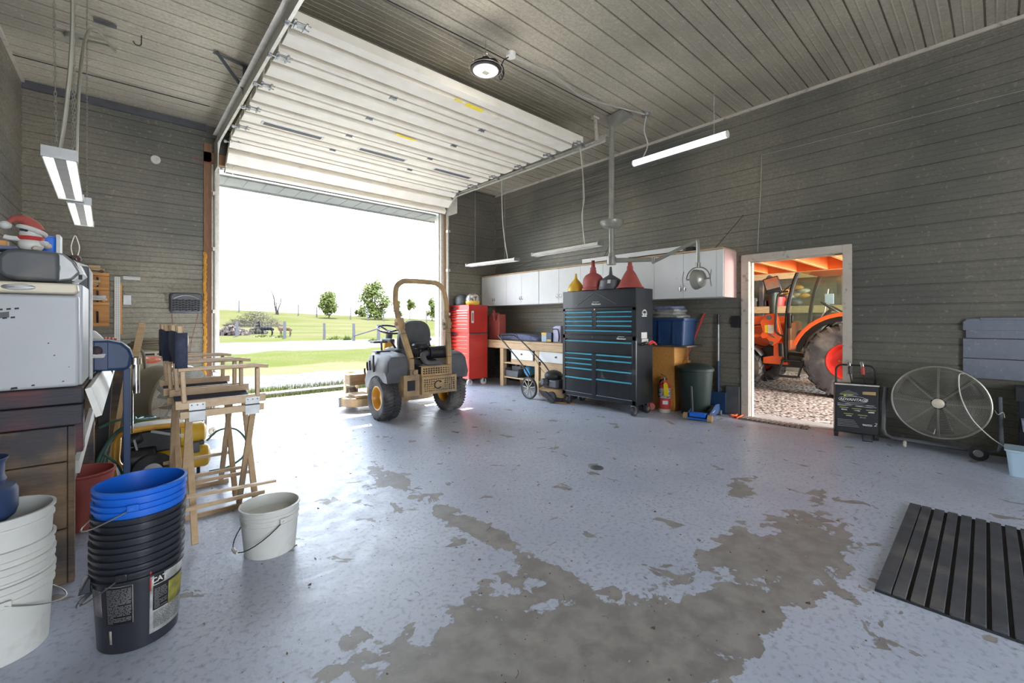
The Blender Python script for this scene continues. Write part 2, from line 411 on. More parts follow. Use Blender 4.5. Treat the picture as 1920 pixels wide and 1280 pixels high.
# outside faces of the walls keep daylight out and give them thickness
m = MB()
for b in ((XL - .15, YF - .15, -.05, XL - .02, YB + .15, HC + .2), (XL - .15, YF - .15, HC + .03, XR + .14, YB + .15, HC + .2),
          (XR + .02, YF - .15, 0, XR + .14, DY0, HC + .1), (XR + .02, DY1, 0, XR + .14, YB + .15, HC + .1), (XR + .02, DY0, DZ, XR + .14, DY1, HC + .1),
          (XL - .15, YB + .02, 0, GX0 - .10, YB + .15, HC + .1), (GX1 + .06, YB + .02, 0, XR + .14, YB + .15, HC + .1), (GX0 - .12, YB + .02, GZ + .06, GX1 + .1, YB + .15, HC + .1)):
    m.box(*b)
struct(m.build('wall_outer', 'cream', smooth=False))

# trims
m = MB(); m.bar((XR - .012, YF, HC - .018), (XR - .012, YB, HC - .018), .03, .035); struct(m.build('trim_1', 'trim'))
m = MB(); m.bar((XL + .012, YF, HC - .018), (XL + .012, YB, HC - .018), .03, .035); struct(m.build('trim_2', 'trim'))
m = MB(); m.bar((XL, YB - .015, HC - .05), (GX0 - .14, YB - .015, HC - .05), .03, .09); m.bar((GX1, YB - .015, HC - .018), (XR, YB - .015, HC - .018), .03, .03)
struct(m.build('trim_3', 'dgrey'))
# doorway casing to the tractor bay
m = MB()
m.box(XR - .03, DY0 - .085, 0, XR + .015, DY0, DZ + .09); m.box(XR - .03, DY1, 0, XR + .015, DY1 + .095, DZ + .09)
m.box(XR - .03, DY0, DZ, XR + .015, DY1, DZ + .09)
m.box(XR + .015, DY0 - .02, 0, XR + .17, DY0, DZ + .02); m.box(XR + .015, DY1, 0, XR + .17, DY1 + .02, DZ + .02); m.box(XR + .015, DY0, DZ, XR + .17, DY1, DZ + .02)
m.box(XR + .05, DY1 - .015, 0, XR + .09, DY1, DZ); m.box(XR + .05, DY0, 0, XR + .09, DY0 + .015, DZ); m.box(XR + .05, DY0, DZ - .015, XR + .09, DY1, DZ)
struct(m.build('trim_4', 'trim', bevel=.004))
m = MB(); m.box(XR - .01, DY0 - .0, -.02, XR + .32, DY1, .004); struct(m.build('trim_5', 'rock', bevel=.003))
# jambs and header of the big doorway
m = MB()
m.box(GX0 - .17, YB - .03, 0, GX0 - .075, YB + .02, 3.86); m.box(GX1 + .045, YB - .03, 0, GX1 + .13, YB + .02, 3.75)
m.box(GX0 - .17, YB - .03, GZ + .08, GX1 + .13, YB + .02, GZ + .24)
struct(m.build('trim_6', 'jambwood', bevel=.004))
m = MB()
m.box(GX0 - .075, YB, 0, GX0, YB + .05, GZ + .08); m.box(GX1 - .02, YB, 0, GX1 + .045, YB + .05, GZ + .08)
m.box(GX0 - .02, YB + .05, 0, GX0 + .03, YB + .2, GZ + .05); m.box(GX1 - .05, YB + .05, 0, GX1, YB + .2, GZ + .05)
struct(m.build('trim_7', 'galv', bevel=.003))
m = MB()
fo = [(random.uniform(-.014, .014), random.uniform(.012, .028)) for _ in range(90)]
m.tube([(GX0 - .155 + fo[i][0] * .7, YB - .035, .5 + i * .02) for i in range(90)], .022, 6)
struct(m.build('trim_8', 'foam'))
# outside eave over the doorway
m = MB(); m.box(GX0 - 1.2, YB + .15, 3.47, GX1 + 1.2, YB + .62, 3.50); m.box(GX0 - 1.2, YB + .62, 3.44, GX1 + 1.2, YB + .66, 3.66)
for i in range(24): m.box(GX0 - 1.15 + i * .26, YB + .16, 3.462, GX0 - 1.14 + i * .26, YB + .62, 3.47)
struct(m.build('trim_9', 'soffit', smooth=False))

# floor: painted concrete, paint worn away in blotches
import mathutils.noise as MN
def wear_at(x, y):
    w = 0.06 + 0.14 * MN.noise(Vector((x * .9, y * .9, 3)))
    def e(cx, cy, rx, ry, rot, k=.55):
        a = R(rot); dx = x - cx; dy = y - cy
        u = (dx * math.cos(a) + dy * math.sin(a)) / rx; v = (-dx * math.sin(a) + dy * math.cos(a)) / ry
        return k * math.exp(-(u * u + v * v) ** 1.5)
    w += e(1.6, 2.5, .09, 2.3, 0, .30) + e(1.5, 3.3, .28, .20, 0, .32) + e(1.62, 2.2, .32, .42, 20, .34)
    w += e(2.3, .85, 1.0, .36, -12, .46) + e(2.9, .95, .45, .25, 0, .15) + e(3.62, 1.3, .36, .14, 0, .48) + e(3.82, .9, .3, .09, 10, .45) + e(3.3, .72, .55, .16, 0, .42)
    w += e(1.1, 1.3, .55, .4, 30, .60) + e(.55, 1.6, .35, .2, 0, .28) + e(1.5, .85, .4, .3, 0, .3)
    return w
m = MB(); nx, ny = 150, 250; vs = []; x0, x1, y0, y1 = XL - .1, XR + .05, YF - .3, YB + .42
for j in range(ny + 1):
    for i in range(nx + 1):
        vs.append((x0 + (x1 - x0) * i / nx, y0 + (y1 - y0) * j / ny, 0))
m.add(vs, [(j * (nx + 1) + i, j * (nx + 1) + i + 1, (j + 1) * (nx + 1) + i + 1, (j + 1) * (nx + 1) + i) for j in range(ny) for i in range(nx)])
floor_m = bpy.data.materials.new('painted_concrete'); floor_m.use_nodes = True
MT['floor'] = floor_m; floor_m.node_tree.nodes['Principled BSDF'].inputs['Specular IOR Level'].default_value = .5
floor = struct(m.build('floor', 'floor', weld=False))
at = floor.data.attributes.new('wear', 'FLOAT', 'POINT')
at.data.foreach_set('value', [wear_at(v.co.x, v.co.y) for v in floor.data.vertices])
nt = floor_m.node_tree; b = nt.nodes['Principled BSDF']; L = nt.links.new
tc = _n(nt, 'ShaderNodeTexCoord'); ga = _n(nt, 'ShaderNodeAttribute', attribute_name='wear')
def noise(sc, det=6, dist=0, rough=.55):
    n = _n(nt, 'ShaderNodeTexNoise'); n.inputs['Scale'].default_value = sc; n.inputs['Detail'].default_value = det
    n.inputs['Distortion'].default_value = dist; n.inputs['Roughness'].default_value = rough; L(tc.outputs['Object'], n.inputs[0]); return n.outputs[0]
def math_(op, a, b_=None, clamp=False):
    n = _n(nt, 'ShaderNodeMath', operation=op); n.use_clamp = clamp
    for i, q in enumerate((a, b_)):
        if q is None: continue
        if isinstance(q, (int, float)): n.inputs[i].default_value = q
        else: L(q, n.inputs[i])
    return n.outputs[0]
def ramp(src, p0, p1, c0=(0, 0, 0), c1=(1, 1, 1)):
    r = _n(nt, 'ShaderNodeValToRGB'); r.color_ramp.elements[0].position = p0; r.color_ramp.elements[1].position = p1
    r.color_ramp.elements[0].color = (*c0, 1); r.color_ramp.elements[1].color = (*c1, 1); L(src, r.inputs[0]); return r.outputs[0]
def mixc(f, a, b_):
    n = _n(nt, 'ShaderNodeMix', data_type='RGBA')
    if isinstance(f, float): n.inputs[0].default_value = f
    else: L(f, n.inputs[0])
    for i, q in ((6, a), (7, b_)):
        if isinstance(q, tuple): n.inputs[i].default_value = (*q, 1)
        else: L(q, n.inputs[i])
    return n.outputs[2]
nA = noise(3.4, 8, .5, .6); nB = noise(9, 6, .2); nC = noise(38, 5); nD = noise(150, 3)
s = math_('ADD', ga.outputs['Fac'], math_('MULTIPLY', math_('SUBTRACT', nA, .5), 1.3))
s = math_('ADD', s, math_('MULTIPLY', math_('SUBTRACT', nB, .5), .75))
s2 = math_('ADD', noise(4.6, 5, .6), math_('MULTIPLY', ga.outputs['Fac'], .16))
s = math_('MAXIMUM', s, math_('ADD', math_('MULTIPLY', math_('SUBTRACT', s2, .66), 2.2), .44))
mask = ramp(s, .44, .455)
edge = math_('SUBTRACT', ramp(s, .425, .44), mask, True)
paint = mixc(ramp(noise(1.3, 5), .35, .7), (.43, .47, .57), (.53, .57, .665))
paint = mixc(ramp(nC, .52, .62), paint, (.36, .395, .48))
bare = mixc(ramp(nB, .38, .62), (.22, .205, .195), (.32, .30, .28))
specks = ramp(nC, .69, .72)
col = mixc(mask, paint, bare); col = mixc(math_('MULTIPLY', edge, .45), col, (.12, .12, .13)); col = mixc(specks, col, (.06, .055, .05))
dust = ramp(nD, .70, .74); col = mixc(math_('MULTIPLY', dust, .6), col, (.5, .5, .5))
L(col, b.inputs['Base Color'])
L(ramp(math_('ADD', nB, math_('MULTIPLY', mask, .25)), .3, .9, (.30, .30, .30), (.56, .56, .56)), b.inputs['Roughness'])
bp = _n(nt, 'ShaderNodeBump'); bp.inputs['Strength'].default_value = .55; bp.inputs['Distance'].default_value = .006
hh = math_('ADD', math_('MULTIPLY', mask, -.35), math_('MULTIPLY', nB, .9)); hh = math_('ADD', hh, math_('MULTIPLY', nC, .35)); L(hh, bp.inputs['Height']); L(bp.outputs[0], b.inputs['Normal'])
rd_ = random.Random(11); m = MB()
for k in range(1500):
    x = rd_.uniform(.3, 5.4); y = rd_.uniform(.3, 6.8); q_ = rd_.random(); s_ = rd_.uniform(.002, .006) if q_ < .9 else rd_.uniform(.006, .012); a = rd_.uniform(0, 6.3); e_ = rd_.uniform(.4, 1)
    p_ = [(x + s_ * math.cos(a + t_) * (1 if i_ % 2 else e_), y + s_ * math.sin(a + t_), .001 + (s_ * .5 if i_ == 1 else 0)) for i_, t_ in enumerate((0, 1.3, 2.6, 4.2))]
    m.add(p_, [(0, 1, 2, 3)])
for k in range(26):
    x = rd_.uniform(.8, 4.6); y = rd_.uniform(.4, 4.5); a = rd_.uniform(0, 6.3); l_ = rd_.uniform(.03, .10); m.tube(spline([(x, y, .003), (x + l_ * .5 * math.cos(a), y + l_ * .5 * math.sin(a), .006), (x + l_ * math.cos(a + .3), y + l_ * math.sin(a + .3), .003)], 3), .0012, 4)
tag(m.build('floor_debris', 'oldwood', smooth=False, weld=False), 'scattered grit, leaf crumbs and straw on the concrete floor', 'debris', kind='stuff')
m = MB(); m.box(XL - .2, YF - .4, -.25, XR + .1, YB + .42, -.01); struct(m.build('floor_slab', 'rock', smooth=False))

# ------------------------------------------------------------------ outdoors: rising field, gravel yard
def ground_z(x, y):
    d = math.hypot(x, y); k = max(0, d - 34)
    ang = math.degrees(math.atan2(x, y))
    hl = 3.35 - max(0, ang - 6) * .075
    return -.06 + min(1, k / 55) ** 1.2 * hl + .03 * MN.noise(Vector((x * .3, y * .3, 0))) * min(1, d / 20)
m = MB(); vs = []; rows = [YB + .38 + (i / 60) ** 2.2 * 130 for i in range(61)]; cols = [-60 + i * 1.6 for i in range(111)]
for yy in rows:
    for xx in cols: vs.append((xx, yy, ground_z(xx, yy)))
nc = len(cols); m.add(vs, [(j * nc + i, j * nc + i + 1, (j + 1) * nc + i + 1, (j + 1) * nc + i) for j in range(60) for i in range(nc - 1)])
gm = bpy.data.materials.new('field_and_yard'); gm.use_nodes = True; MT['ground'] = gm
ground = struct(m.build('ground', 'ground', weld=False))
nt = gm.node_tree; b = nt.nodes['Principled BSDF']; L = nt.links.new; tc = _n(nt, 'ShaderNodeTexCoord')
sep = _n(nt, 'ShaderNodeSeparateXYZ'); L(tc.outputs['Object'], sep.inputs[0])
grass = mixc(ramp(noise(.5, 6), .38, .62), (.046, .050, .018), (.061, .058, .030)); grass = mixc(ramp(noise(14, 4), .4, .62), grass, (.036, .046, .012))
far = mixc(ramp(noise(.12, 5), .4, .6), (.045, .049, .019), (.058, .055, .028))
gravc = mixc(ramp(noise(11, 5), .35, .65), (.052, .052, .056), (.10, .10, .105))
dist = math_('ADD', sep.outputs[1], math_('MULTIPLY', math_('SUBTRACT', noise(.35, 5), .5), 6.0))
def band(a, b_, soft=.5):
    r = _n(nt, 'ShaderNodeMapRange'); r.inputs[1].default_value = a - soft; r.inputs[2].default_value = a + soft; L(dist, r.inputs[0])
    q = _n(nt, 'ShaderNodeMapRange'); q.inputs[1].default_value = b_ - soft; q.inputs[2].default_value = b_ + soft; q.inputs[3].default_value = 1; q.inputs[4].default_value = 0; L(dist, q.inputs[0])
    return math_('MULTIPLY', r.outputs[0], q.outputs[0])
col = mixc(band(9.3, 12.2), grass, gravc); col = mixc(band(12.4, 13.6), col, (.075, .068, .040)); col = mixc(band(20.5, 30), col, gravc)
ff = _n(nt, 'ShaderNodeMapRange'); ff.inputs[1].default_value = 32; ff.inputs[2].default_value = 36; L(sep.outputs[1], ff.inputs[0])
col = mixc(ff.outputs[0], col, far)
L(col, b.inputs['Base Color']); b.inputs['Roughness'].default_value = 1; b.inputs['Specular IOR Level'].default_value = 0
bp = _n(nt, 'ShaderNodeBump'); bp.inputs['Strength'].default_value = .6; bp.inputs['Distance'].default_value = .03; L(noise(30, 4), bp.inputs['Height']); L(bp.outputs[0], b.inputs['Normal'])
m = MB(); m.box(-6, YB + .42, -.2, 12, YB + .50, -.02); m.box(-2, YB + 1.0, -.2, 5.5, YB + 1.22, -.01)
struct(m.build('apron_kerb', 'rock', smooth=False))
# fringe of grass at the edge of the slab
g = MB()
for i in range(6000):
    x = random.uniform(.2, 6.5); y = YB + random.choice([random.uniform(.48, .95), random.uniform(1.25, 1.9)]) ; h = random.uniform(.0, .035)
    if random.random() < .35 and y < YB + 1: h *= .5
    a = random.uniform(0, PI); w = .006; dx, dy = w * math.cos(a), w * math.sin(a); l = random.uniform(-.03, .03)
    g.add([(x - dx, y - dy, -.06), (x + dx, y + dy, -.06), (x + l, y + l, h)], [(0, 1, 2)])
MT['grassb'] = mat('bright_grass', (.085, .10, .014), .7, 0, (.06, .08, .01), 3)
tag(g.build('grass_fringe', 'grassb', smooth=False, weld=False), 'bright green grass tufts growing along the concrete slab edge', 'grass', kind='stuff')

# tractor bay beyond the small doorway
m = MB(); m.box(XR + .15, -4.4, -.15, 13.2, 8.0, -.03); struct(m.build('floor_bay', 'gravel', smooth=False))
m = MB(); ribs(m, -.05, 3.6, -4.4, 8.0, lambda u, z, o: (12.8 - o, u, z), 0); ribs(m, -.05, 3.6, XR + .14, 12.8, lambda u, z, o: (u, 7.6 - o, z), 0)
struct(m.build('wall_bay', 'wall', smooth=False))
m = MB(); m.box(XR + .14, -4.4, 3.6, 13, 8, 3.7); struct(m.build('ceiling_bay', 'wood', smooth=False))

# ================================================================== OVERHEAD DOOR, TRACKS, LAMPS
DX0, DX1 = 1.0, 4.74
JY = [3.86, 4.48, 5.13, 5.79, 6.43, 7.05]           # joints between the sections
od = thing('overhead_door', 'white insulated sectional overhead door rolled up flat under the ceiling', 'garage door', (DX0, 0, 0))
W_ = DX1 - DX0
def section(name, path, depth=.05, parent=od):
    """panel following path [(y, z)...] with two bands pressed out towards the room"""
    (ya, za), (yb, zb) = path; d = Vector((0, yb - ya, zb - za)); Ls = d.length; d.normalize(); nrm = Vector((0, -d.z, d.y)); nrm = -nrm if nrm.z > 0 or (abs(nrm.z) < .2 and nrm.y > 0) else nrm
    # t along the section, h out of the sheet
    prof = [(0, 0.0), (.0, .03), (.012, .06), (.035, .08), (.095, .08), (.115, .065), (.118, .0), (.20, 0), (.203, .065), (.218, .08), (.43, .08), (.445, .065), (.448, 0), (.515, 0), (.518, .065), (.533, .08), (.66, .08), (.66, 0.0)]
    k = Ls / .66; m = MB(); vs = []
    P = [Vector((0, ya, za)) + d * (t * k) + nrm * h for t, h in prof]
    back = [Vector((0, ya, za)) + d * (t * k) - nrm * .012 for t in (0.66, 0)]
    ring = P + back; n = len(ring)
    vs = [p for p in ring] + [p + Vector((W_, 0, 0)) for p in ring]
    fs = [(i, (i + 1) % n, n + (i + 1) % n, n + i) for i in range(n)] + [tuple(range(n)), tuple(range(2 * n - 1, n - 1, -1))]
    m.add(vs, fs); o = m.build(name, 'door', parent, smooth=False, bevel=.004); return o, d, nrm
ZD = 3.865
segs = [((JY[i + 1] - .004, ZD), (JY[i] + .004, ZD)) for i in range(5)]
for a in segs: section('door_section', a)
section('door_section', ((7.50, 3.50), (7.06, ZD - .03)))
m = MB(); m.bar((0, 7.53, 3.485), (W_, 7.53, 3.485), .07, .03); m.build('bottom_seal', 'ink', od)
# hinges along the joints
hp = MB(); hp.box(-.035, -.03, -.05, .035, .03, -.044); hp.cyl((-.04, 0, -.058), (.04, 0, -.058), .011, n=8); hp.box(-.035, -.045, -.052, -.02, .045, -.046); hp.box(.02, -.045, -.052, .035, .045, -.046)
h0 = None
for j, y in enumerate(JY[1:]):
    for x in (1.18, 2.42):
        if h0 is None: h0 = hp.build('hinge', 'grey', od, smooth=False); h = h0
        else: h = h0.copy(); COL.objects.link(h)
        h.location = (x, y, ZD - .032)
rp_ = MB()
for s_ in (-1, 1): rp_.box(-.06, s_ * .035 - .006, -.055, .075, s_ * .035 + .006, -.047)
rp_.box(-.06, -.07, -.06, -.045, .07, -.05); rp_.box(.03, -.07, -.06, .045, .07, -.05); rp_.cyl((-.12, 0, -.065), (0.04, 0, -.065), .006, n=8); rp_.cyl((-.125, 0, -.065), (-.095, 0, -.065), .022, n=14); rp_.box(-.05, -.03, -.075, -.035, .03, -.045)
r0 = None
for side in (0, 1):
    for y in [3.90] + JY[1:]:
        if r0 is None: r0 = rp_.build('roller_hinge', 'grey', od, smooth=False); r = r0
        else: r = r0.copy(); COL.objects.link(r)
        r.location = ((.06 if side == 0 else W_ - .06), y, ZD - .032); r.rotation_euler = (0, 0, 0 if side == 0 else PI)
for side in (0.06, W_ - .06):
    r = r0.copy(); COL.objects.link(r); r.location = (side, 7.46, 3.53); r.rotation_euler = (R(-40), 0, 0 if side < 1 else PI)
for x0_, x1_ in ((.23, .92), (1.46, 2.16), (2.71, 3.40)):
    w0 = MB(); yc = 6.12
    w0.prism([(x0_ - .03, yc - .055), (x1_ + .03, yc - .055), (x1_ + .03, yc + .055), (x0_ - .03, yc + .055)], ZD - .086, ZD - .0, 'XY')
    wf = w0.build('window_strip', 'whitep', od, bevel=.006)
    w1 = MB(); w1.box(x0_, yc - .036, ZD - .092, x1_, yc + .036, ZD - .08); w1.build('pane', 'dgrey', wf, smooth=False)
for a in ((1.70, 4.02, 1.82, 4.06), (1.86, 4.02, 2.12, 4.09), (1.63, 5.30, 1.93, 5.36)):
    w1 = MB(); w1.add([(a[0], a[1], ZD - .083), (a[2], a[1] + .01, ZD - .083), (a[2] - .01, a[3], ZD - .083), (a[0] + .01, a[3], ZD - .083)], [(0, 1, 2, 3)]); w1.build('warning_sticker', 'tape', od, smooth=False, solid=.002)

def track(label, x_near, x_far, y_near, sgn, zt):
    t = thing('door_track', label, 'door track', (0, 0, 0), 0, None)
    y1 = 7.10
    # C-section rail
    def rail(path, w=.05, d=.028):
        mm = MB(); P = [Vector(p) for p in path]
        sec = [(0, -w / 2), (sgn * d, -w / 2), (sgn * d, -w / 2 + .008), (sgn * .004, -w / 2 + .008), (sgn * .004, w / 2 - .008), (sgn * d, w / 2 - .008), (sgn * d, w / 2), (0, w / 2)]
        vs = []
        for i, p in enumerate(P):
            dd = (P[min(i + 1, len(P) - 1)] - P[max(i - 1, 0)]); dd.x = 0; dd.normalize(); nn = Vector((0, -dd.z, dd.y)); 
            for a, b_ in sec: vs.append(p + Vector((a, 0, 0)) + nn * b_)
        k = len(sec); fs = [(i * k + j, i * k + (j + 1) % k, (i + 1) * k + (j + 1) % k, (i + 1) * k + j) for i in range(len(P) - 1) for j in range(k)]
        mm.add(vs, fs); return mm
    z_r = ZD - .065
    path = [(x_near, y_near, z_r), (x_far, y1, z_r)] + [(x_far, y1 + .40 * math.sin(R(a)), z_r - .40 * (1 - math.cos(R(a)))) for a in range(10, 91, 10)] + [(x_far, y1 + .40, .02)]
    rail(path).build('rail', 'galv', t, smooth=False)
    mm = MB(); mm.box(0, 0, 0, 0, 0, 0) if False else None
    mm.add([(x_near - sgn * .002, y_near, z_r - .035), (x_far - sgn * .002, y1 + .12, z_r - .035), (x_far - sgn * .002, y1 + .12, z_r + .075), (x_near - sgn * .002, y_near, z_r + .075),
            (x_near - sgn * .006, y_near, z_r - .035), (x_far - sgn * .006, y1 + .12, z_r - .035), (x_far - sgn * .006, y1 + .12, z_r + .075), (x_near - sgn * .006, y_near, z_r + .075)],
           [(0, 1, 2, 3), (7, 6, 5, 4), (0, 4, 5, 1), (1, 5, 6, 2), (2, 6, 7, 3), (3, 7, 4, 0)])
    mm.bar((x_near - sgn * .03, y_near, z_r + .075), (x_far - sgn * .03, y1 + .12, z_r + .075), .055, .005)
    mm.build('angle_iron', 'galv', t, smooth=False)
    mm = MB(); mm.box(x_far - sgn * .006 - .002, y1 + .38, .0, x_far - sgn * .006 + .002, y1 + .50, z_r - .15)
    for zz in (.5, 1.4, 2.3, 3.1): mm.box(x_far - .03, y1 + .36, zz, x_far + .03, y1 + .44, zz + .05)
    mm.build('wall_angle', 'galv', t, smooth=False)
    mm = MB(); mm.box(x_far - .008, y1 + .07, z_r - .36, x_far + .004, y1 + .41, z_r + .07); 
    mm.build('corner_plate', 'galv', t, smooth=False)
    return t
tl = track('long galvanised door track along the left edge of the open door', .975, .885, 3.02, 1, 0)
for (x, y) in ((.93, 5.55),):
    mm = MB(); mm.bar((x, y, ZD - .06), (x, y, HC), .04, .006, (0, 1, 0)); mm.bar((x + .006, y, ZD - .02), (x - .28, y - .12, HC - .01), .035, .006, (0, 1, 0)); mm.bar((x - .30, y - .1, HC - .022), (x + .1, y, HC - .022), .04, .006)
    mm.build('hanger_bracket', 'dgrey', tl, smooth=False)
tr = track('galvanised door track along the right edge of the open door', 4.90, 4.86, 3.60, -1, 0)
mm = MB(); mm.bar((4.84, 3.70, ZD - .06), (4.80, 3.70, HC - .02), .05, .02, (0, 1, 0)); mm.bar((4.74, 3.70, HC - .03), (4.86, 3.70, HC - .03), .05, .03)
mm.build('hanger_bracket', 'trim', tr, smooth=False)

# high-bay lamp
hb = thing('high_bay_lamp', 'round black high-bay lamp with white lens hanging under the ceiling', 'ceiling lamp', (2.655, 3.41, 3.78))
m = MB(); m.lathe([(.0, .155), (.035, .155), (.04, .12), (.07, .11), (.10, .085), (.145, .06), (.150, .03), (.135, .02), (.125, .03)], 40)
for k in range(36):
    a = 2 * PI * k / 36; m.bar((.07 * math.cos(a), .07 * math.sin(a), .10), (.145 * math.cos(a), .145 * math.sin(a), .052), .004, .03)
m.build('housing', 'black', hb)
m = MB(); m.lathe([(0, .004), (.09, .006), (.128, .02), (.130, .028)], 40); m.build('lens', 'lensoff', hb)
m = MB(); m.box(-.028, -.022, -.002, .028, .022, .006); m.build('sensor', 'olive', hb, bevel=.003)
m = MB(); m.tube(arc((0, 0, .04), .165, 0, 360, 40, 'XY')[:-1], .003, 6, closed=True)
for k in range(12):
    a = 2 * PI * k / 12; m.tube([(.145 * math.cos(a), .145 * math.sin(a), .045), (.165 * math.cos(a), .165 * math.sin(a), .04)], .002, 5)
m.build('guard_ring', 'wire', hb)
m = MB(); m.tube(arc((0, 0, .185), .025, 0, 360, 16, 'XZ')[:-1], .004, 6, closed=True); m.tube([(0, 0, .21), (0, 0, .34)], .004, 6); m.tube(spline([(-.15, 0, .07), (-.10, 0, .16), (-.02, .01, .185)]), .003, 6)
m.build('hook', 'chrome', hb)
m = MB(); m.tube(spline([(.02, 0, .15), (.12, 0, .19), (.2, .01, .15), (.24, .01, .08), (.21, .02, .02), (.18, .01, .08), (.21, 0, .17), (.24, .0, .10), (.22, .0, .04), (.195, .0, .11), (.235, .0, .22), (.31, .01, .29)], 6), .006, 6)
m.build('coiled_cord', 'black', hb)
add_light('high_bay_glow', 'POINT', (0, 0, -.30), (0, 0, 0), 2.5, (1.0, .95, .88), .12, parent=hb)

def junction(x, y, label, r=.052, mt='reflector'):
    m = MB(); m.lathe([(0, -.045), (r * .95, -.045), (r, -.04), (r, 0), (0, 0)], 24)
    o = m.build('junction_box', mt); o.location = (x, y, HC - .0); tag(o, label, 'electrical box'); return o
junction(3.0, 3.42, 'round white junction box on the ceiling beside the high-bay lamp')
junction(5.26, 3.19, 'round junction box on the ceiling near the right wall', mt='grey')
junction(-.453, 6.09, 'grey junction box on the ceiling above the left shop lights', .06, 'olive')
m = MB(); m.lathe([(0, .045), (.05, .045), (.055, .035), (.055, 0), (0, 0)], 24, ax=(0, -1, 0)); o = m.build('junction_box', 'whitep'); o.location = (.227, YB - .01, 3.48); tag(o, 'round grey-white box on the ribbed wall left of the big doorway', 'electrical box')
m = MB(); m.tube(spline([(3.05, 3.42, HC - .03), (3.6, 3.36, HC - .03), (4.2, 3.46, HC - .03), (4.7, 3.34, HC - .03), (5.21, 3.19, HC - .03)], 8), .008, 6); tag(m.build('ceiling_cable', 'cablew'), 'white cable run along the ceiling between two junction boxes', 'cable')
m = MB(); m.tube([(1.3, 3.56, HC - .024), (2.6, 3.52, HC - .024), (4.9, 3.50, HC - .024)], .006, 5); tag(m.build('ceiling_wire', 'ink'), 'dark wire stretched along the ceiling ribs behind the high-bay lamp', 'wire')
m = MB(); m.tube([(XL, 6.9, HC - .024), (.75, 6.86, HC - .024)], .006, 5); tag(m.build('ceiling_wire', 'ink'), 'dark wire along the ceiling above the left shop lights', 'wire')
m = MB(); m.tube([(0.06, 5.6, HC - .02), (0.06, 5.6, HC - .10)] + arc((.03, 5.6, HC - .10), .03, 0, -180, 8, 'XZ'), .005, 6); tag(m.build('ceiling_hook', 'ink'), 'small black metal hook screwed into the ceiling', 'hook')
m = MB(); m.box(-.28, 5.58, HC - .03, -.12, 5.62, HC - .016); tag(m.build('bracket_plate', 'dgrey'), 'small dark metal plate on the ceiling near the hook', 'bracket')

# fluorescent shop lights
def shop_light(label, p0, p1, z0, z1, group, wide=.065, lit='tube'):
    t = thing('shop_light', label, 'light fixture', (0, 0, 0), 0, group)
    p0 = Vector((*p0, z0)); p1 = Vector((*p1, z1)); d = (p1 - p0); Lh = d.length; rz_ = math.atan2(-d.x, d.y); rx = math.atan2(d.z, math.hypot(d.x, d.y))
    t.location = p0; t.rotation_euler = (rx, 0, rz_)
    w = wide
    m = MB(); m.add([(a, y, b_) for y in (0, Lh) for a, b_ in ((-w, 0), (-w + .018, .03), (-w * .45, .032), (-w * .4, .05), (w * .4, .05), (w * .45, .032), (w - .018, .03), (w, 0), (w - .004, 0), (w - .022, .026), (-w + .022, .026), (-w + .004, 0))],
                 [(i, (i + 1) % 12, 12 + (i + 1) % 12, 12 + i) for i in range(12)])
    m.box(-w, -.003, 0, w, .003, .052); m.box(-w, Lh - .003, 0, w, Lh + .003, .052)
    m.box(-w * .35, .02, .004, w * .35, Lh - .02, .03)
    m.build('reflector', 'reflector', t, smooth=False)
    m = MB(); m.box(-w - .001, -.012, -.002, w + .001, -.002, .055); m.build('end_cap', 'grey', t, smooth=False)
    m = MB(); m.box(-w - .001, Lh + .002, -.002, w + .001, Lh + .012, .055); m.build('end_cap', 'grey', t, smooth=False)
    for s_ in (-1, 1):
        m = MB(); m.cyl((s_ * w * .58, .03, .012), (s_ * w * .58, Lh - .03, .012), .011, n=12); m.build('fluorescent_tube', lit, t)
    return t
shop_light('twin-tube shop light hanging on the left, nearest to the camera', (-.285, 3.2), (-.335, 4.4), 2.13, 2.16, 'shop lights hung on the left')
shop_light('second twin-tube shop light on the left, lower and farther away', (-.298, 4.3 + .16), (-.342, 5.62), 2.150, 2.175, 'shop lights hung on the left')
shop_light('shop light over the workbench, the farther one beside the big doorway', (4.9, 5.44), (4.9, 6.84), 2.31, 2.34, 'shop lights over the workbench', lit='reflector')
shop_light('shop light over the workbench, the nearer one behind the lamp pole', (4.9, 3.69), (4.9, 5.0), 2.345, 2.335, 'shop lights over the workbench', lit='reflector')
def chain(label, p, z0, z1, sway=0.0, n=None, group='chains holding the shop lights', r=.0016):
    m = MB(); n = n or int((z1 - z0) / .026)
    for i in range(n):
        z = z0 + (z1 - z0) * (i + .5) / n; x = p[0] + sway * math.sin(PI * i / n); h = (z1 - z0) / n * .72
        a = (i % 2) * PI / 2
        m.tube([(x + .005 * math.cos(q) * math.cos(a), p[1] + .005 * math.cos(q) * math.sin(a), z + h * math.sin(q)) for q in [k * PI / 4 for k in range(8)]], r, 4, closed=True)
    return tag(m.build('hanging_chain', 'wire', weld=False), label, 'chain', group)
chain('thin chain above the near end of the nearest left shop light, left strand', (-.31, 3.36), 2.19, HC, -.01)
chain('thin chain above the near end of the nearest left shop light, right strand', (-.245, 3.40), 2.19, HC)
chain('thin chain above the joint of the two left shop lights', (-.325, 4.36), 2.21, HC)
chain('thin chain above the far end of the second left shop light', (-.30, 5.2), 2.22, HC)
chain('thin chain holding the farther shop light over the workbench', (4.9, 6.62), 2.40, HC, n=40)
chain('thin chain beside the cable of the farther workbench shop light', (4.9, 5.75), 2.38, HC, n=40)
chain('thin chain holding the nearer shop light over the workbench', (4.9, 4.0), 2.40, HC, n=40)
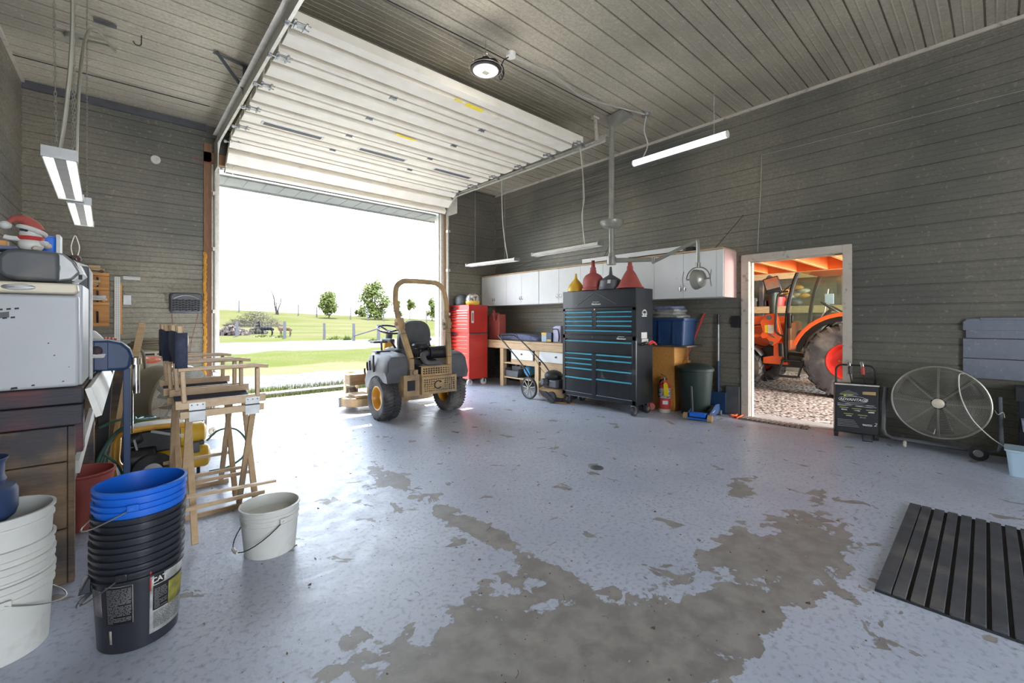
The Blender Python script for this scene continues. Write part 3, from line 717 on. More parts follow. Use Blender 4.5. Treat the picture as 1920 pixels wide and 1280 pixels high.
m = MB(); m.tube(spline([(-.30, 3.34, 2.19), (-.275, 3.36, 2.45), (-.25, 3.36, 2.9), (-.255, 3.36, 3.5), (-.26, 3.36, HC)], 8), .010, 7); tag(m.build('flexible_conduit', 'wire'), 'pale armoured cable dropping to the nearest left shop light', 'cable')
m = MB(); m.tube(spline([(-.40, 6.05, HC - .03), (-.18, 5.95, HC - .06), (-.13, 5.7, HC - .22), (-.24, 5.0, HC - .40), (-.28, 4.6, 3.4), (-.30, 4.42, 2.9), (-.31, 4.38, 2.21)], 10), .010, 7); tag(m.build('flexible_conduit', 'wire'), 'pale armoured cable curving from the ceiling box to the second left shop light', 'cable')
m = MB(); m.tube(spline([(4.92, 5.85, HC), (4.90, 5.83, 3.5), (4.93, 5.82, 2.9), (4.97, 5.75, 2.38)], 8), .008, 6); tag(m.build('lamp_cord', 'cablew'), 'pale cord dropping to the farther shop light over the workbench', 'cable')
m = MB(); m.tube(spline([(4.80, 3.98, 3.85), (4.90, 4.02, 3.6), (4.93, 4.0, 3.1), (4.88, 4.0, 2.8), (4.92, 3.98, 2.39)], 8), .008, 6); tag(m.build('lamp_cord', 'cablew'), 'pale cord dropping to the nearer shop light over the workbench', 'cable')
# closed batten lamp near the right wall
t = thing('batten_light', 'long white batten light hanging level near the right wall', 'light fixture', (5.2, 2.10, 3.47))
m = MB(); m.tube([(0, 0, 0), (0, 1.24, 0)], .042, 10); m.build('diffuser', 'tubel', t)
m = MB(); m.cyl((0, -.012, 0), (0, .0, 0), .044, n=10); m.build('end_cap', 'reflector', t)
m = MB(); m.cyl((0, 1.24, 0), (0, 1.252, 0), .044, n=10); m.build('end_cap', 'reflector', t)
chain('thin chain from the ceiling to the right end of the batten light', (5.2, 2.25), 3.50, HC, n=24)
m = MB(); m.tube(spline([(5.26, 3.19, HC - .04), (5.24, 3.21, 3.9), (5.28, 3.18, 3.7), (5.22, 3.22, 3.51)], 8), .009, 6); tag(m.build('lamp_cord', 'cablew'), 'pale cord from the ceiling box to the left end of the batten light', 'cable')

# old dental examination lamp on its ceiling pole
t = thing('examination_lamp', 'old olive-grey dental lamp on a jointed arm hung from a ceiling pole', 'lamp', (4.93, 3.52, 0))
m = MB(); m.add([(-.02, -.02, 3.93), (.02, -.02, 3.93), (.02, .02, 3.93), (-.02, .02, 3.93), (-.05, -.20, HC - .02), (.22, -.20, HC - .02), (.22, .08, HC - .02), (-.03, .08, HC - .02)], [(0, 1, 5, 4), (1, 2, 6, 5), (2, 3, 7, 6), (3, 0, 4, 7), (4, 5, 6, 7), (3, 2, 1, 0)]); m.build('ceiling_mount', 'olive', t, smooth=False)
m = MB(); m.cyl((0, 0, 2.20), (0, 0, 3.96), .036, n=20); m.build('pole', 'olive', t)
m = MB(); m.lathe([(0, 2.555), (.05, 2.555), (.12, 2.58), (.155, 2.625), (.16, 2.65), (.15, 2.665), (.05, 2.675), (0, 2.675)], 36); m.build('counterweight_disc', 'olive', t)
m = MB(); 
for s_ in (0, 1): m.add([(-.01 + .02 * s_, -.06, 2.66), (-.01 + .02 * s_, .09, 2.66), (-.01 + .02 * s_, 0.0, 2.80)], [(0, 1, 2)])
m.build('gusset', 'olive', t, smooth=False, solid=.006)
m = MB(); m.cyl((0, 0, 2.07), (0, 0, 2.22), .058, .042, n=18); m.cyl((0, 0, 2.06), (0, 0, 2.17), .062, n=18); m.build('joint_hub', 'olive', t, bevel=.006)
A, B_, C_ = (0, 0, 2.12), (.20, -.52, 2.095), (.22, -1.05, 2.26)
m = MB(); m.tube([A, B_], .034, 12, r2=.026); m.build('arm', 'olive', t)
m = MB(); m.cyl((.20, -.52, 2.06), (.20, -.52, 2.13), .03, n=14); m.tube([(.20, -.50, 2.06), C_], .024, 10, r2=.020); m.build('arm', 'olive', t)
m = MB(); m.tube(spline([C_, (.22, -1.09, 2.27), (.22, -1.10, 2.22), (.22, -1.10, 1.97)], 6), .021, 10); m.cyl((.22, -1.10, 1.94), (.22, -1.10, 2.0), .03, n=12); m.build('drop_arm', 'olive', t)
m = MB(); m.tube(arc((.22, -1.10, 1.80), .145, 0, 180, 18, 'YZ') , .008, 6)
m.build('yoke', 'grey', t)
m = MB(); m.lathe([(0, .09), (.045, .08), (.085, .045), (.10, -.02), (.104, -.05), (.095, -.055), (.08, -.03), (.0, .02)], 28, c=(.24, -1.10, 1.80), ax=(-.25, -.95, .05), ell=1.2)
m.build('lamp_head', 'olive', t)
m = MB(); m.tube([(.22, -1.10 + .145, 1.80), (.22, -1.10 + .02, 1.80)], .01, 8); m.tube([(.22, -1.245, 1.80), (.22, -1.18, 1.80)], .01, 8)
m.tube(spline([(.20, -.93, 1.90), (.17, -.93, 1.80), (.20, -.93, 1.70)], 5), .006, 6); m.tube(spline([(.20, -1.27, 1.90), (.17, -1.27, 1.80), (.20, -1.27, 1.70)], 5), .006, 6); m.build('handle', 'grey', t)

# ================================================================== RIGHT SIDE OF THE WORKSHOP
# wall cabinets
def cabinet(label, ya, yb, seams, handles, side=False):
    t = thing('wall_cabinet', label, 'cabinet', (5.79, ya, 1.607), 0, 'white cabinets along the right wall')
    m = MB(); m.box(.018, 0, 0, .41, yb - ya, .63); c = m.build('carcass', 'cab', t, bevel=.002)
    m = MB(); m.box(-.015, 0, .63, .41, yb - ya, .65); m.build('top_board', 'woody', t, smooth=False)
    if side:
        m = MB(); m.box(.02, -.006, 0, .41, 0, .63); m.build('side_panel', 'pink', t, smooth=False)
    s = [ya] + list(seams) + [yb]
    for a, b_ in zip(s, s[1:]):
        m = MB(); m.box(0, a - ya + .002, .004, .018, b_ - ya - .002, .626); d = m.build('door', 'cab', t, bevel=.0015)
        for h in handles:
            if a < h < b_:
                q = MB(); q.tube(arc((-.004, h - ya, .135), .022, 0, 180, 8, 'YZ')[:1] + [(-.022, h - ya, .10), (-.03, h - ya, .13), (-.022, h - ya, .16), (0, h - ya, .17)], .0045, 6)
                q.ball((-.003, h - ya, .125), .004, .013, .03, 10, 6)
                q.build('handle', 'chrome', d)
    return t
cabinet('white wall cabinet farthest along the right wall, beside the big doorway', 5.80, 7.58, (6.28, 6.74, 7.15), (7.12, 7.18, 6.25, 6.31))
cabinet('white wall cabinet in the middle of the row, behind the funnels', 3.815, 5.79, (4.3, 4.78, 5.28), (4.26, 4.34, 5.24, 5.32))
cabinet('white wall cabinet nearest the small doorway, behind the dental lamp', 2.385, 3.805, (2.475, 2.93, 3.38), (2.90, 2.97), True)
m = MB(); m.box(5.80, 2.95, 2.260, 5.82, 4.75, 2.345); m.box(5.80, 2.95, 2.260, 6.1, 4.75, 2.275); tag(m.build('white_board', 'cab'), 'long white board lying on top of the wall cabinets', 'board')
m = MB(); m.box(5.80, 2.80, 2.262, 5.92, 2.90, 2.32); tag(m.build('black_box', 'ink', bevel=.004), 'tiny black box on the wall cabinets behind the dental lamp arm', 'box')
def wire(label, pts, r=.003, mt='ink', name='hanging_wire', cat='wire'):
    m = MB(); m.tube(spline(pts, 5), r, 5); return tag(m.build(name, mt), label, cat)
wire('thin black stay wire from the wall down to the last wall cabinet', [(6.18, 2.28, 2.72), (6.0, 2.6, 2.27)], .004)
wire('thin black wire from the wall down to the far wall cabinet', [(6.18, 5.9, 2.60), (5.85, 7.0, 2.27)], .004)
wire('thin stay wire behind the lamp pole', [(6.18, 4.35, 2.75), (6.05, 4.55, 2.28)], .004)
wire('thin pale cord hanging down the right wall to the small doorway', [(6.185, 2.06, 3.45), (6.18, 2.07, 3.0), (6.17, 2.09, 2.5), (6.165, 2.10, 2.2)], .003, 'cablew')
wire('thin wire stretched along the upper right wall', [(6.17, -.3, 3.42), (6.17, .8, 3.44), (6.17, 2.06, 3.46)], .002, 'cablew')
m = MB(); m.box(XR - .03, 2.33, 1.20, XR - .008, 2.44, 1.36); tag(m.build('wall_outlet', 'ink', bevel=.004), 'dark electrical box on the wall left of the small doorway', 'electrical box')

# black tool chest on black roller cabinet -----------------------------------------------------
BX, BY0, BY1 = 5.05, 3.215, 4.515; BW = BY1 - BY0
def logo(parent, x, y, z, s=1.0):
    text('Maximum', 'badge_lettering', .042 * s, 'paper', parent, (x, y, z), (R(90), 0, R(-90)), .001, shear=.25, bold=.001)
    text('MASTERCRAFT', 'badge_lettering', .018 * s, 'paper', parent, (x, y + .0, z + .03 * s), (R(90), 0, R(-90)), .001)
def drawer(parent, y0, y1, z0, z1):
    m = MB(); m.box(0, y0, z0, .02, y1, z1 - .004); d = m.build('drawer', 'blackm', parent, bevel=.002)
    q = MB(); q.prism([(-.022, z1 - .014), (-.006, z1 - .003), (.004, z1 - .002), (.004, z1 - .020), (-.018, z1 - .022)], y0 + .004, y1 - .004, 'XZ')
    q.build('drawer_pull', 'teal', d, smooth=False)
def lock(parent, y, z):
    m = MB(); m.cyl((-.012, y, z), (.0, y, z), .012, n=14); m.box(-.014, y - .003, z - .010, -.012, y + .003, z + .010); m.build('lock', 'chrome', parent)
# roller cabinet
t = thing('roller_tool_cabinet', 'large black roller tool cabinet with blue drawer edges, lower half', 'tool cabinet', (BX, BY0, 0))
m = MB(); m.box(.02, 0, .15, .42, BW, 1.075); m.box(-.006, 0, .15, .02, .055, 1.075); m.box(-.006, BW - .05, .15, .02, BW, 1.075)
m.box(-.006, 0, .15, .02, BW, .212); m.box(-.006, 0, 1.02, .02, BW, 1.075); m.box(-.008, .66, .15, .02, .725, .80); m.build('body', 'blackm', t, bevel=.004)
m = MB(); m.box(-.009, .055, .208, -.005, .655, .214); m.box(-.009, .73, .208, -.005, BW - .05, .214); m.build('bottom_trim', 'chrome', t, smooth=False)
zl = [1.00, .80]; 
drawer(t, .06, BW - .055, .82, 1.00)
for a, b_ in ((.74, .81), (.665, .735), (.59, .66), (.445, .585), (.22, .44)): drawer(t, .73, BW - .055, a, b_)
for a, b_ in ((.74, .81), (.60, .735), (.46, .595), (.22, .455)): drawer(t, .06, .655, a, b_)
lock(t, .72, 1.045); logo(t, -.0075, .23, 1.043, .9)
for x, y in ((.05, .06), (.05, BW - .08), (.37, .06), (.37, BW - .08)):
    m = MB(); m.cyl((x - .0, y - .02, .06), (x, y + .02, .06), .06, n=24); c = m.build('caster', 'rubber', t)
    q = MB(); q.cyl((x, y - .024, .06), (x, y + .024, .06), .036, n=18); q.box(x - .025, y - .032, .05, x + .025, y - .026, .15); q.box(x - .025, y + .026, .05, x + .025, y + .032, .15); q.box(x - .04, y - .035, .135, x + .04, y + .035, .15); q.build('fork', 'chrome', c, smooth=True)
# top chest
t = thing('tool_chest', 'black tool chest with blue drawer edges standing on the roller cabinet', 'tool cabinet', (BX, BY0, 1.078))
m = MB(); m.box(.02, 0.0, 0, .42, BW, .66); m.box(-.004, 0, 0, .02, .055, .66); m.box(-.004, BW - .05, 0, .02, BW, .66)
m.box(-.004, 0, .355, .02, BW, .40); m.box(-.004, .655, .10, .02, .72, .36); m.box(-.004, 0, .085, .02, BW, .10); m.box(-.004, 0, 0, .02, BW, .01); m.build('body', 'blackm', t, bevel=.004)
m = MB(); m.box(-.006, .0, .405, .02, BW, .66); 
lid = m.build('lid_panel', 'blackm', t, bevel=.004)
q = MB(); q.bar((-.008, 1.02, .44), (-.008, .68, .635), .008, .008); q.bar((-.008, .68, .635), (-.008, .30, .44), .008, .008); q.build('pressed_ridge', 'dgrey', lid, smooth=False)
logo(t, -.0075, .66, .455, 1.0); lock(t, .68, .375)
for a, b_ in ((.29, .35), (.225, .285), (.16, .22), (.105, .155)):
    drawer(t, .725, BW - .055, a, b_); drawer(t, .06, .65, a, b_)
drawer(t, .06, BW - .055, .015, .08)
m = MB(); m.tube([(.05, BW + .001, .66)] + [(.05, BW + .03, .64), (.05, BW + .03, .42), (.05, BW + .001, .40)], .012, 8); m.build('side_handle', 'trim', t)
m = MB(); m.box(.14, -.003, .27, .26, 0, .285); m.tube(arc((.20, -.004, .315), .05, -30, 200, 14, 'XZ', .045), .010, 6); m.box(.165, -.006, .29, .195, 0, .315); m.box(.215, -.006, .29, .235, 0, .315); m.build('helmet_sticker', 'paper', t, smooth=False)
m = MB(); m.box(.13, -.002, -.03, .27, 0, .055); m.build('label', 'paper', t, smooth=False)
# magnetic tray with tools on the side
t = thing('magnetic_tool_holder', 'magnetic holder with red-handled pliers on the side of the black cabinet', 'tool', (5.25, BY0, .98))
m = MB(); m.box(-.06, -.002, .02, .10, 0, .06); m.build('plate', 'paper', t, smooth=False)
m = MB(); m.tube([(-.11, -.03, -.02), (-.02, -.05, .0), (.06, -.06, .04)], .012, 6); m.tube([(-.1, -.05, .0), (-.02, -.05, -.012)], .014, 6); m.build('pliers', 'chrome', t)
m = MB(); m.tube([(.0, -.06, .0), (.08, -.07, .035), (.17, -.07, .0)], .013, 6); m.tube([(.02, -.07, -.01), (.1, -.08, .015), (.18, -.08, -.02)], .011, 6); m.build('pliers_grip', 'redp', t)

# four funnels on the chest
def funnel(name, label, x, y, prof, mt, bot=False):
    m = MB(); m.lathe(prof, 32); o = m.build(name, mt, bevel=0); o.location = (x, y, 1.738); o.modifiers.new('thickness', 'SOLIDIFY').thickness = .003
    return tag(o, label, 'funnel', 'funnels on the tool chest')
funnel('plastic_funnel', 'small yellow funnel standing upside down, leftmost of the four', 5.14, 4.33, [(.128, 0), (.13, .01), (.125, .05), (.10, .11), (.05, .17), (.03, .19), (.022, .205), (.012, .28), (.010, .28)], 'yellowp')
funnel('plastic_funnel', 'red bell-shaped funnel with a thick spout, second from the left', 5.14, 4.00, [(.165, 0), (.165, .03), (.15, .05), (.155, .12), (.145, .18), (.11, .23), (.05, .265), (.048, .30), (.042, .31), (.042, .345), (.030, .35), (.024, .45)], 'redd')
fb_ = funnel('plastic_funnel', 'black funnel with a white price label, third from the left', 5.16, 3.70, [(.175, 0), (.165, .06), (.155, .13), (.13, .15), (.05, .20), (.028, .215), (.025, .22), (.014, .33)], 'dgrey')
m = MB(); m.add([(-.165, -.06, .08), (-.145, -.10, .08), (-.140, -.10, .13), (-.158, -.06, .13)], [(0, 1, 2, 3)]); m.build('price_label', 'paper', fb_, smooth=False, solid=.004)
funnel('plastic_funnel', 'large dusty red cone funnel, rightmost of the four', 5.16, 3.38, [(.185, 0), (.19, .008), (.18, .02), (.165, .03), (.075, .21), (.048, .25), (.042, .26), (.042, .30), (.030, .32), (.024, .43)], 'redd')

# red tool chest on red roller cabinet
def red_stack(z0, z1, name, label, rows, logo_z):
    t = thing(name, label, 'tool cabinet', (4.96, 6.90, z0)); h = z1 - z0
    m = MB(); m.box(.012, 0, 0, .46, .70, h); m.box(-.004, 0, 0, .012, .02, h); m.box(-.004, .68, 0, .012, .70, h); m.build('body', 'red', t, bevel=.006)
    for a, b_ in rows:
        m = MB(); m.box(-.002, .022, a, .012, .678, b_ - .004); d = m.build('drawer', 'red', t, bevel=.003)
        q = MB(); q.box(-.010, .06, b_ - .014, -.001, .64, b_ - .006); q.build('drawer_pull', 'chrome', d, smooth=False)
    m = MB(); m.box(-.006, .42, logo_z, -.003, .64, logo_z + .03); m.build('name_plate', 'ink', t, smooth=False)
    return t, h
t, h = red_stack(.13, 1.04, 'roller_tool_cabinet', 'red roller tool cabinet on casters beside the big doorway', [(.02, .26), (.27, .40), (.41, .52), (.53, .62), (.63, .70), (.71, .78), (.79, .85)], .87)
for x, y in ((.05, .06), (.05, .64), (.40, .06), (.40, .64)):
    m = MB(); m.cyl((x, y - .018, -.07), (x, y + .018, -.07), .06, n=22); c = m.build('caster', 'whitep', t)
    q = MB(); q.box(x - .02, y - .028, -.08, x + .02, y - .022, 0); q.box(x - .02, y + .022, -.08, x + .02, y + .028, 0); q.build('fork', 'chrome', c, smooth=False)
m = MB(); m.box(-.001, -.012, .885, .46, -.0, .905); m.build('rail', 'dgrey', t, smooth=False)
t, h = red_stack(1.045, 1.605, 'tool_chest', 'red tool chest standing on the red roller cabinet', [(.02, .10), (.11, .18), (.19, .25), (.26, .31), (.32, .36), (.37, .41), (.42, .46)], .49)
m = MB(); m.box(.05, -.012, .20, .11, -.001, .44); hp_ = m.build('side_handle', 'paper', t, bevel=.008)
q = MB(); q.box(.066, -.014, .24, .094, -.011, .40); q.build('handle_recess', 'redd', hp_, smooth=False)
# helmets
def helmet(label, x, y, c1, c2, r=.13):
    t = thing('helmet', label, 'helmet', (x, y, 1.608))
    pr = [(0, .235), (.05, .228), (.095, .20), (.122, .155), (.13, .11), (.128, .06)]
    m = MB(); m.lathe(pr, 28, ell=1.15); m.build('shell', c1, t)
    m = MB(); m.lathe([(.129, .075), (.134, .06), (.13, .02), (.115, 0), (0.0, 0.002)], 28, ell=1.15); m.build('chin_guard', c2, t)
    return t
MT['helm'] = mat('patterned_helmet', (.62, .55, .45), .3, 0, (.12, .10, .10), 22, .85, coat=.5)
hh_ = helmet('yellow and white patterned helmet on the red tool chest', 5.13, 7.02, 'helm', 'yellowp')
h2_ = helmet('dark helmet on the red tool chest, behind the patterned one', 5.12, 7.38, 'dgrey', 'dgrey')

# workbench with drawers
t = thing('workbench', 'long pine workbench with white drawers along the right wall', 'workbench', (5.48, 4.3, 0))
BL = 2.77
m = MB(); m.box(0.0, 0, .86, .70, BL, .90); m.build('top', 'woody', t, bevel=.004)
m = MB(); m.box(-.012, 0, .745, .03, BL, .86); m.build('apron', 'woody', t, bevel=.004)
for y in (2.21, 1.22, .1):
    m = MB(); m.box(0.03, y, 0, .12, y + .10, .86); m.build('leg', 'woodz', t, bevel=.004)
    m = MB(); m.box(.56, y, 0, .65, y + .10, .86); m.build('leg', 'woodz', t, bevel=.004)
m = MB(); m.box(.04, .05, .45, .66, 2.2, .475); m.build('shelf', 'woody', t, smooth=False)
m = MB(); m.box(.04, .05, .17, .66, 2.2, .195); m.build('shelf', 'woody', t, smooth=False)
for a, b_ in ((1.36, 1.96), (.36, 1.20), (-.3 + .42, .34)):
    m = MB(); m.box(.02, a, .55, .045, b_, .74); d = m.build('drawer', 'cab', t, bevel=.003)
    q = MB(); q.cyl((.0, (a + b_) / 2, .655), (.02, (a + b_) / 2, .655), .016, n=10); q.build('knob', 'dgrey', d)
m = MB(); m.box(.05, .1, .22, .07, 1.18, .545); m.build('lower_panel', 'wood', t, smooth=False)
m = MB(); m.box(.05, 1.34, .475, .07, 2.0, .545); m.build('lower_rail', 'woody', t, smooth=False)
m = MB(); m.box(.66, 0, .0, .68, BL, .86); m.build('back_board', 'ink', t, smooth=False)
# on and under the bench
t = thing('fuel_can', 'tall dusty red fuel can on the workbench beside the red tool chest', 'fuel can', (5.72, 6.95, .902))
m = MB(); m.prism([(-.17, 0), (.17, 0), (.17, .46), (.04, .56), (-.02, .40), (-.08, .40), (-.11, .52), (-.17, .52)], -.10, .10, 'YZ'); m.build('body', 'redd', t, bevel=.02, seg=3)
m = MB(); m.tube(spline([(0, -.02, .40), (0, -.06, .50), (0, -.12, .50)], 6), .018, 8); m.build('handle', 'redd', t)
m = MB(); m.cyl((0, .1, .52), (0, .13, .60), .03, n=12); m.build('cap', 'redp', t)
m = MB(); pts = [(-.6, 0), (-.58, .05), (-.35, .11), (.1, .135), (.45, .13), (.58, .06), (.6, 0)]; m.prism(pts, -.16, .16, 'YZ'); o = m.build('tool_bag', 'bluebag', bevel=.03, seg=3); o.location = (5.82, 6.30, .902); tag(o, 'flat blue fabric bag lying on the workbench', 'bag')
def boxy(name, label, cat, x, y, z, sx, sy, sz, mt, bevel=.005, rz=0):
    m = MB(); m.box(-sx / 2, -sy / 2, 0, sx / 2, sy / 2, sz); o = m.build(name, mt, bevel=bevel); o.location = (x, y, z); o.rotation_euler = (0, 0, rz); return tag(o, label, cat)
o = boxy('paint_tin', 'yellow and pale blue container on the workbench, left of the blue box', 'container', 5.72, 5.53, .902, .12, .13, .15, 'lblue'); m = MB(); m.box(-.062, -.067, .12, .062, .067, .17); m.build('lid', 'yellowp', o, bevel=.006)
o = boxy('carton', 'small dark blue carton on the workbench', 'box', 5.70, 5.385, .902, .12, .13, .17, 'toteblue'); m = MB(); m.box(-.062, -.05, .01, -.060, .05, .05); m.build('orange_label', 'yellowp', o, smooth=False)
t = thing('cleaner_bottle', 'lavender plastic jug with black spray hose on the workbench', 'bottle', (5.75, 5.22, .902))
m = MB(); m.prism([(-.10, 0), (.10, 0), (.10, .27), (.03, .30), (-.10, .30)], -.08, .08, 'YZ'); m.build('body', 'lav', t, bevel=.015, seg=3)
m = MB(); m.tube(spline([(-.09, .09, .235), (-.10, 0, .24), (-.10, -.05, .22), (-.09, -.06, .1), (-.09, -.05, .02)], 5), .009, 6); m.build('spray_hose', 'black', t)
m = MB(); m.lathe([(0, 0), (.095, 0), (.113, .15), (.118, .155), (.110, .155), (.09, .01), (0, .01)], 24); o = m.build('blue_tub', 'sblue'); o.location = (5.62, 5.93, .36); o.rotation_euler = (R(70), 0, R(80)); o.location = (5.60, 5.93, .318); tag(o, 'sky-blue plastic tub lying on the lower bench shelf', 'tub')
t = thing('tool_tote', 'grey open tool tote with handle on the lower bench shelf', 'tool box', (5.66, 6.28, .197))
m = MB(); m.prism([(-.16, 0), (.16, 0), (.20, .16), (.19, .16), (.15, .012), (-.15, .012), (-.19, .16), (-.20, .16)], -.13, .13, 'YZ'); m.box(-.13, -.17, .0, -.12, .17, .12); m.box(.12, -.17, 0, .13, .17, .12); m.build('bin', 'dgrey', t, bevel=.004)
m = MB(); m.box(-.01, -.13, .01, .01, .13, .20); m.box(-.015, -.02, .19, .015, .02, .28); m.build('carry_handle', 'dgrey', t, bevel=.004)

# push mower -----------------------------------------------------------------------------------
t = thing('push_mower', 'old push lawnmower with large spoked rear wheels by the workbench', 'lawnmower', (5.02, 4.80, 0))
def spoked(x, y, r=.182, n=9, w=.04):
    m = MB(); m.lathe([(r - .022, -w / 2), (r - .004, -w / 2), (r, -w / 4), (r, w / 4), (r - .004, w / 2), (r - .022, w / 2), (r - .022, -w / 2)], 40, c=(x, y, r), ax=(1, 0, 0)); wl_ = m.build('wheel', 'rubber', t)
    m = MB(); m.cyl((x - .03, y, r), (x + .03, y, r), .022, n=14)
    for k in range(n):
        a = 2 * PI * k / n; m.bar((x - .005, y + .02 * math.cos(a), r + .02 * math.sin(a)), (x - .005, y + (r - .02) * math.cos(a + .12), r + (r - .02) * math.sin(a + .12)), .014, .012)
    m.lathe([(r - .032, -.012), (r - .02, -.012), (r - .02, .012), (r - .032, .012), (r - .032, -.012)], 32, c=(x, y, r), ax=(1, 0, 0)); m.build('spoked_hub', 'olive', wl_)
spoked(-.12, .33); spoked(.42, .33)
for x in (-.1, .42):
    m = MB(); m.cyl((x - .02, -.16, .09), (x + .02, -.16, .09), .09, n=24); m.build('wheel', 'rubber', t)
m = MB(); m.lathe([(.24, 0), (.25, .02), (.245, .10), (.20, .13), (.0, .14)], 32, c=(.14, .0, .07), ell=1.1); m.build('deck', 'yellowd', t)
m = MB(); m.lathe([(.13, 0), (.15, .03), (.15, .07), (.12, .11), (.06, .14), (0, .15)], 28, c=(.14, .02, .34)); m.build('engine_cover', 'black', t)
m = MB(); m.box(.02, -.14, .20, .26, .14, .34); m.cyl((.02, .06, .30), (-.08, .08, .30), .06, n=16); m.box(-.02, -.18, .22, .06, -.02, .34); m.build('engine', 'dgrey', t, bevel=.015)
m = MB(); P = lambda s_: [(.14 + s_ * .24, .25, .25), (.14 + s_ * .25, .45, .50), (.14 + s_ * .22, .95, .86), (.14 + s_ * .20, 1.18, 1.0)]
m.tube(spline(P(-1) + [(.0, 1.22, 1.02), (.28, 1.22, 1.02)] + list(reversed(P(1))), 4), .012, 8); m.build('handlebar', 'black', t)
m = MB(); m.tube(spline([(.14 - .20, 1.10, .97), (-.02, 1.14, 1.05), (.3, 1.14, 1.05), (.34, 1.10, .97)], 5), .006, 6); m.tube(spline([(.36, .9, .84), (.30, .6, .60), (.32, .42, .40), (.2, .1, .38)], 6), .004, 5); m.build('control_cable', 'black', t)
m = MB(); m.prism([(-.26, 0), (.0, .05), (.10, .14), (-.05, .14), (-.24, .04)], -.0, .22, 'YZ'); m.build('discharge_flap', 'rubber', t, bevel=.01, loc=(-.14, .0, .03), rot=(0, 0, 0))
m = MB(); m.box(-.015, -.42, 0, .02, .05, .012); o = m.build('wood_strip', 'amber'); o.location = (4.95, 4.72, .0); o.rotation_euler = (0, 0, .5); tag(o, 'thin reddish wood strip on the floor under the push mower', 'wood')

# blue tote with blankets on a plywood box
t = thing('plywood_box', 'brown plywood box standing behind the black cabinet under the blue tote', 'box', (5.95, 3.10, 0))
m = MB(); m.box(-.20, -.06, 0, .22, .34, .92); m.build('body', 'amber', t, bevel=.004)
m = MB(); m.box(-.24, -.26, .92, .23, .36, .945); m.build('lid', 'oldwood', t, bevel=.003)
t = thing('storage_tote', 'blue plastic storage tote on the plywood box beside the black cabinet', 'storage box', (5.92, 3.15, .948))
m = MB(); vs = []
def rr(w, d, r, n=5):
    o = []
    for cx_, cy_, a0 in ((w - r, d - r, 0), (-w + r, d - r, 90), (-w + r, -d + r, 180), (w - r, -d + r, 270)):
        for k in range(n + 1): a = R(a0 + 90 * k / n); o.append((cx_ + r * math.cos(a), cy_ + r * math.sin(a)))
    return o
def loft(m, rings, cap0=True, cap1=True):
    n = len(rings[0][0]); vs = [(p[0], p[1], z) for ring, z in rings for p in ring]
    fs = [(i * n + k, i * n + (k + 1) % n, (i + 1) * n + (k + 1) % n, (i + 1) * n + k) for i in range(len(rings) - 1) for k in range(n)]
    if cap0: fs.append(tuple(reversed(range(n))))
    if cap1: fs.append(tuple((len(rings) - 1) * n + k for k in range(n)))
    return m.add(vs, fs)
m = MB(); loft(m, [(rr(.18, .24, .03), 0), (rr(.205, .265, .03), .34), (rr(.225, .285, .03), .345), (rr(.225, .285, .03), .38)]); 
m.box(-.215, -.12, .02, -.185, -.10, .34); m.box(-.215, .10, .02, -.185, .12, .34); m.build('body', 'toteblue', t)
t = thing('folded_blankets', 'pile of folded grey blankets on the blue tote', 'blankets', (5.92, 3.20, 1.33))
for i, (w, d, dx, dy) in enumerate(((.2, .24, 0, 0), (.19, .21, .0, .02), (.18, .19, .01, -.01), (.17, .2, 0, .02))):
    m = MB(); z0 = i * .042; n_ = 24
    vs = []; 
    for zz, sc in ((0, .94), (.008, 1), (.036, 1), (.044, .93)):
        vs += [((w + .012 * math.sin(k * 1.7 + i)) * sc * (abs(math.cos(2 * PI * k / n_)) ** .5) * (1 if math.cos(2 * PI * k / n_) > 0 else -1) + dx,
                (d + .015 * math.sin(k * 2.3 + i)) * sc * (abs(math.sin(2 * PI * k / n_)) ** .5) * (1 if math.sin(2 * PI * k / n_) > 0 else -1) + dy, z0 + zz + .006 * math.sin(k * 1.1 + 2 * i)) for k in range(n_)]
    m.add(vs, [(a * n_ + k, a * n_ + (k + 1) % n_, (a + 1) * n_ + (k + 1) % n_, (a + 1) * n_ + k) for a in range(3) for k in range(n_)] + [tuple(range(3 * n_, 4 * n_)), tuple(reversed(range(n_)))])
    m.build('blanket', ['blanket', 'greycloth', 'blanket', 'bluebag'][i], t, ang=60)

# fire extinguisher
t = thing('fire_extinguisher', 'red fire extinguisher with yellow tag standing by the black cabinet', 'fire extinguisher', (5.66, 3.14, 0))
m = MB(); m.lathe([(0, .0), (.075, 0), (.08, .01), (.08, .36), (.07, .40), (.035, .43), (.03, .45), (0, .45)], 28); m.build('cylinder', 'redp', t)
m = MB(); m.lathe([(.081, .0), (.082, .05)], 28); m.build('base_band', 'trim', t)
m = MB(); m.lathe([(.0815, .20), (.0815, .345)], 28); m.build('instruction_label', 'flash', t)
m = MB(); m.box(-.084, -.05, .12, -.07, .02, .17); m.build('small_label', 'paper', t, smooth=False, rot=(0, 0, R(25)))
m = MB(); m.cyl((0, 0, .44), (0, 0, .50), .018, n=10); m.bar((.02, 0, .50), (-.09, 0, .54), .02, .008); m.bar((.02, 0, .49), (-.09, 0, .475), .02, .008); m.cyl((0, -.02, .47), (0, -.04, .47), .018, n=12); m.build('valve_lever', 'chrome', t)
m = MB(); m.prism([(-.11, .245), (-.04, .245), (-.035, .40), (-.05, .43), (-.08, .43), (-.10, .40)], -.094, -.090, 'YZ'); m.build('inspection_tag', 'tape', t, smooth=False)
m = MB(); m.tube(spline([(0, .02, .47), (.02, .07, .44), (.02, .10, .34), (0, .09, .22)], 6), .011, 8); m.build('hose', 'black', t)
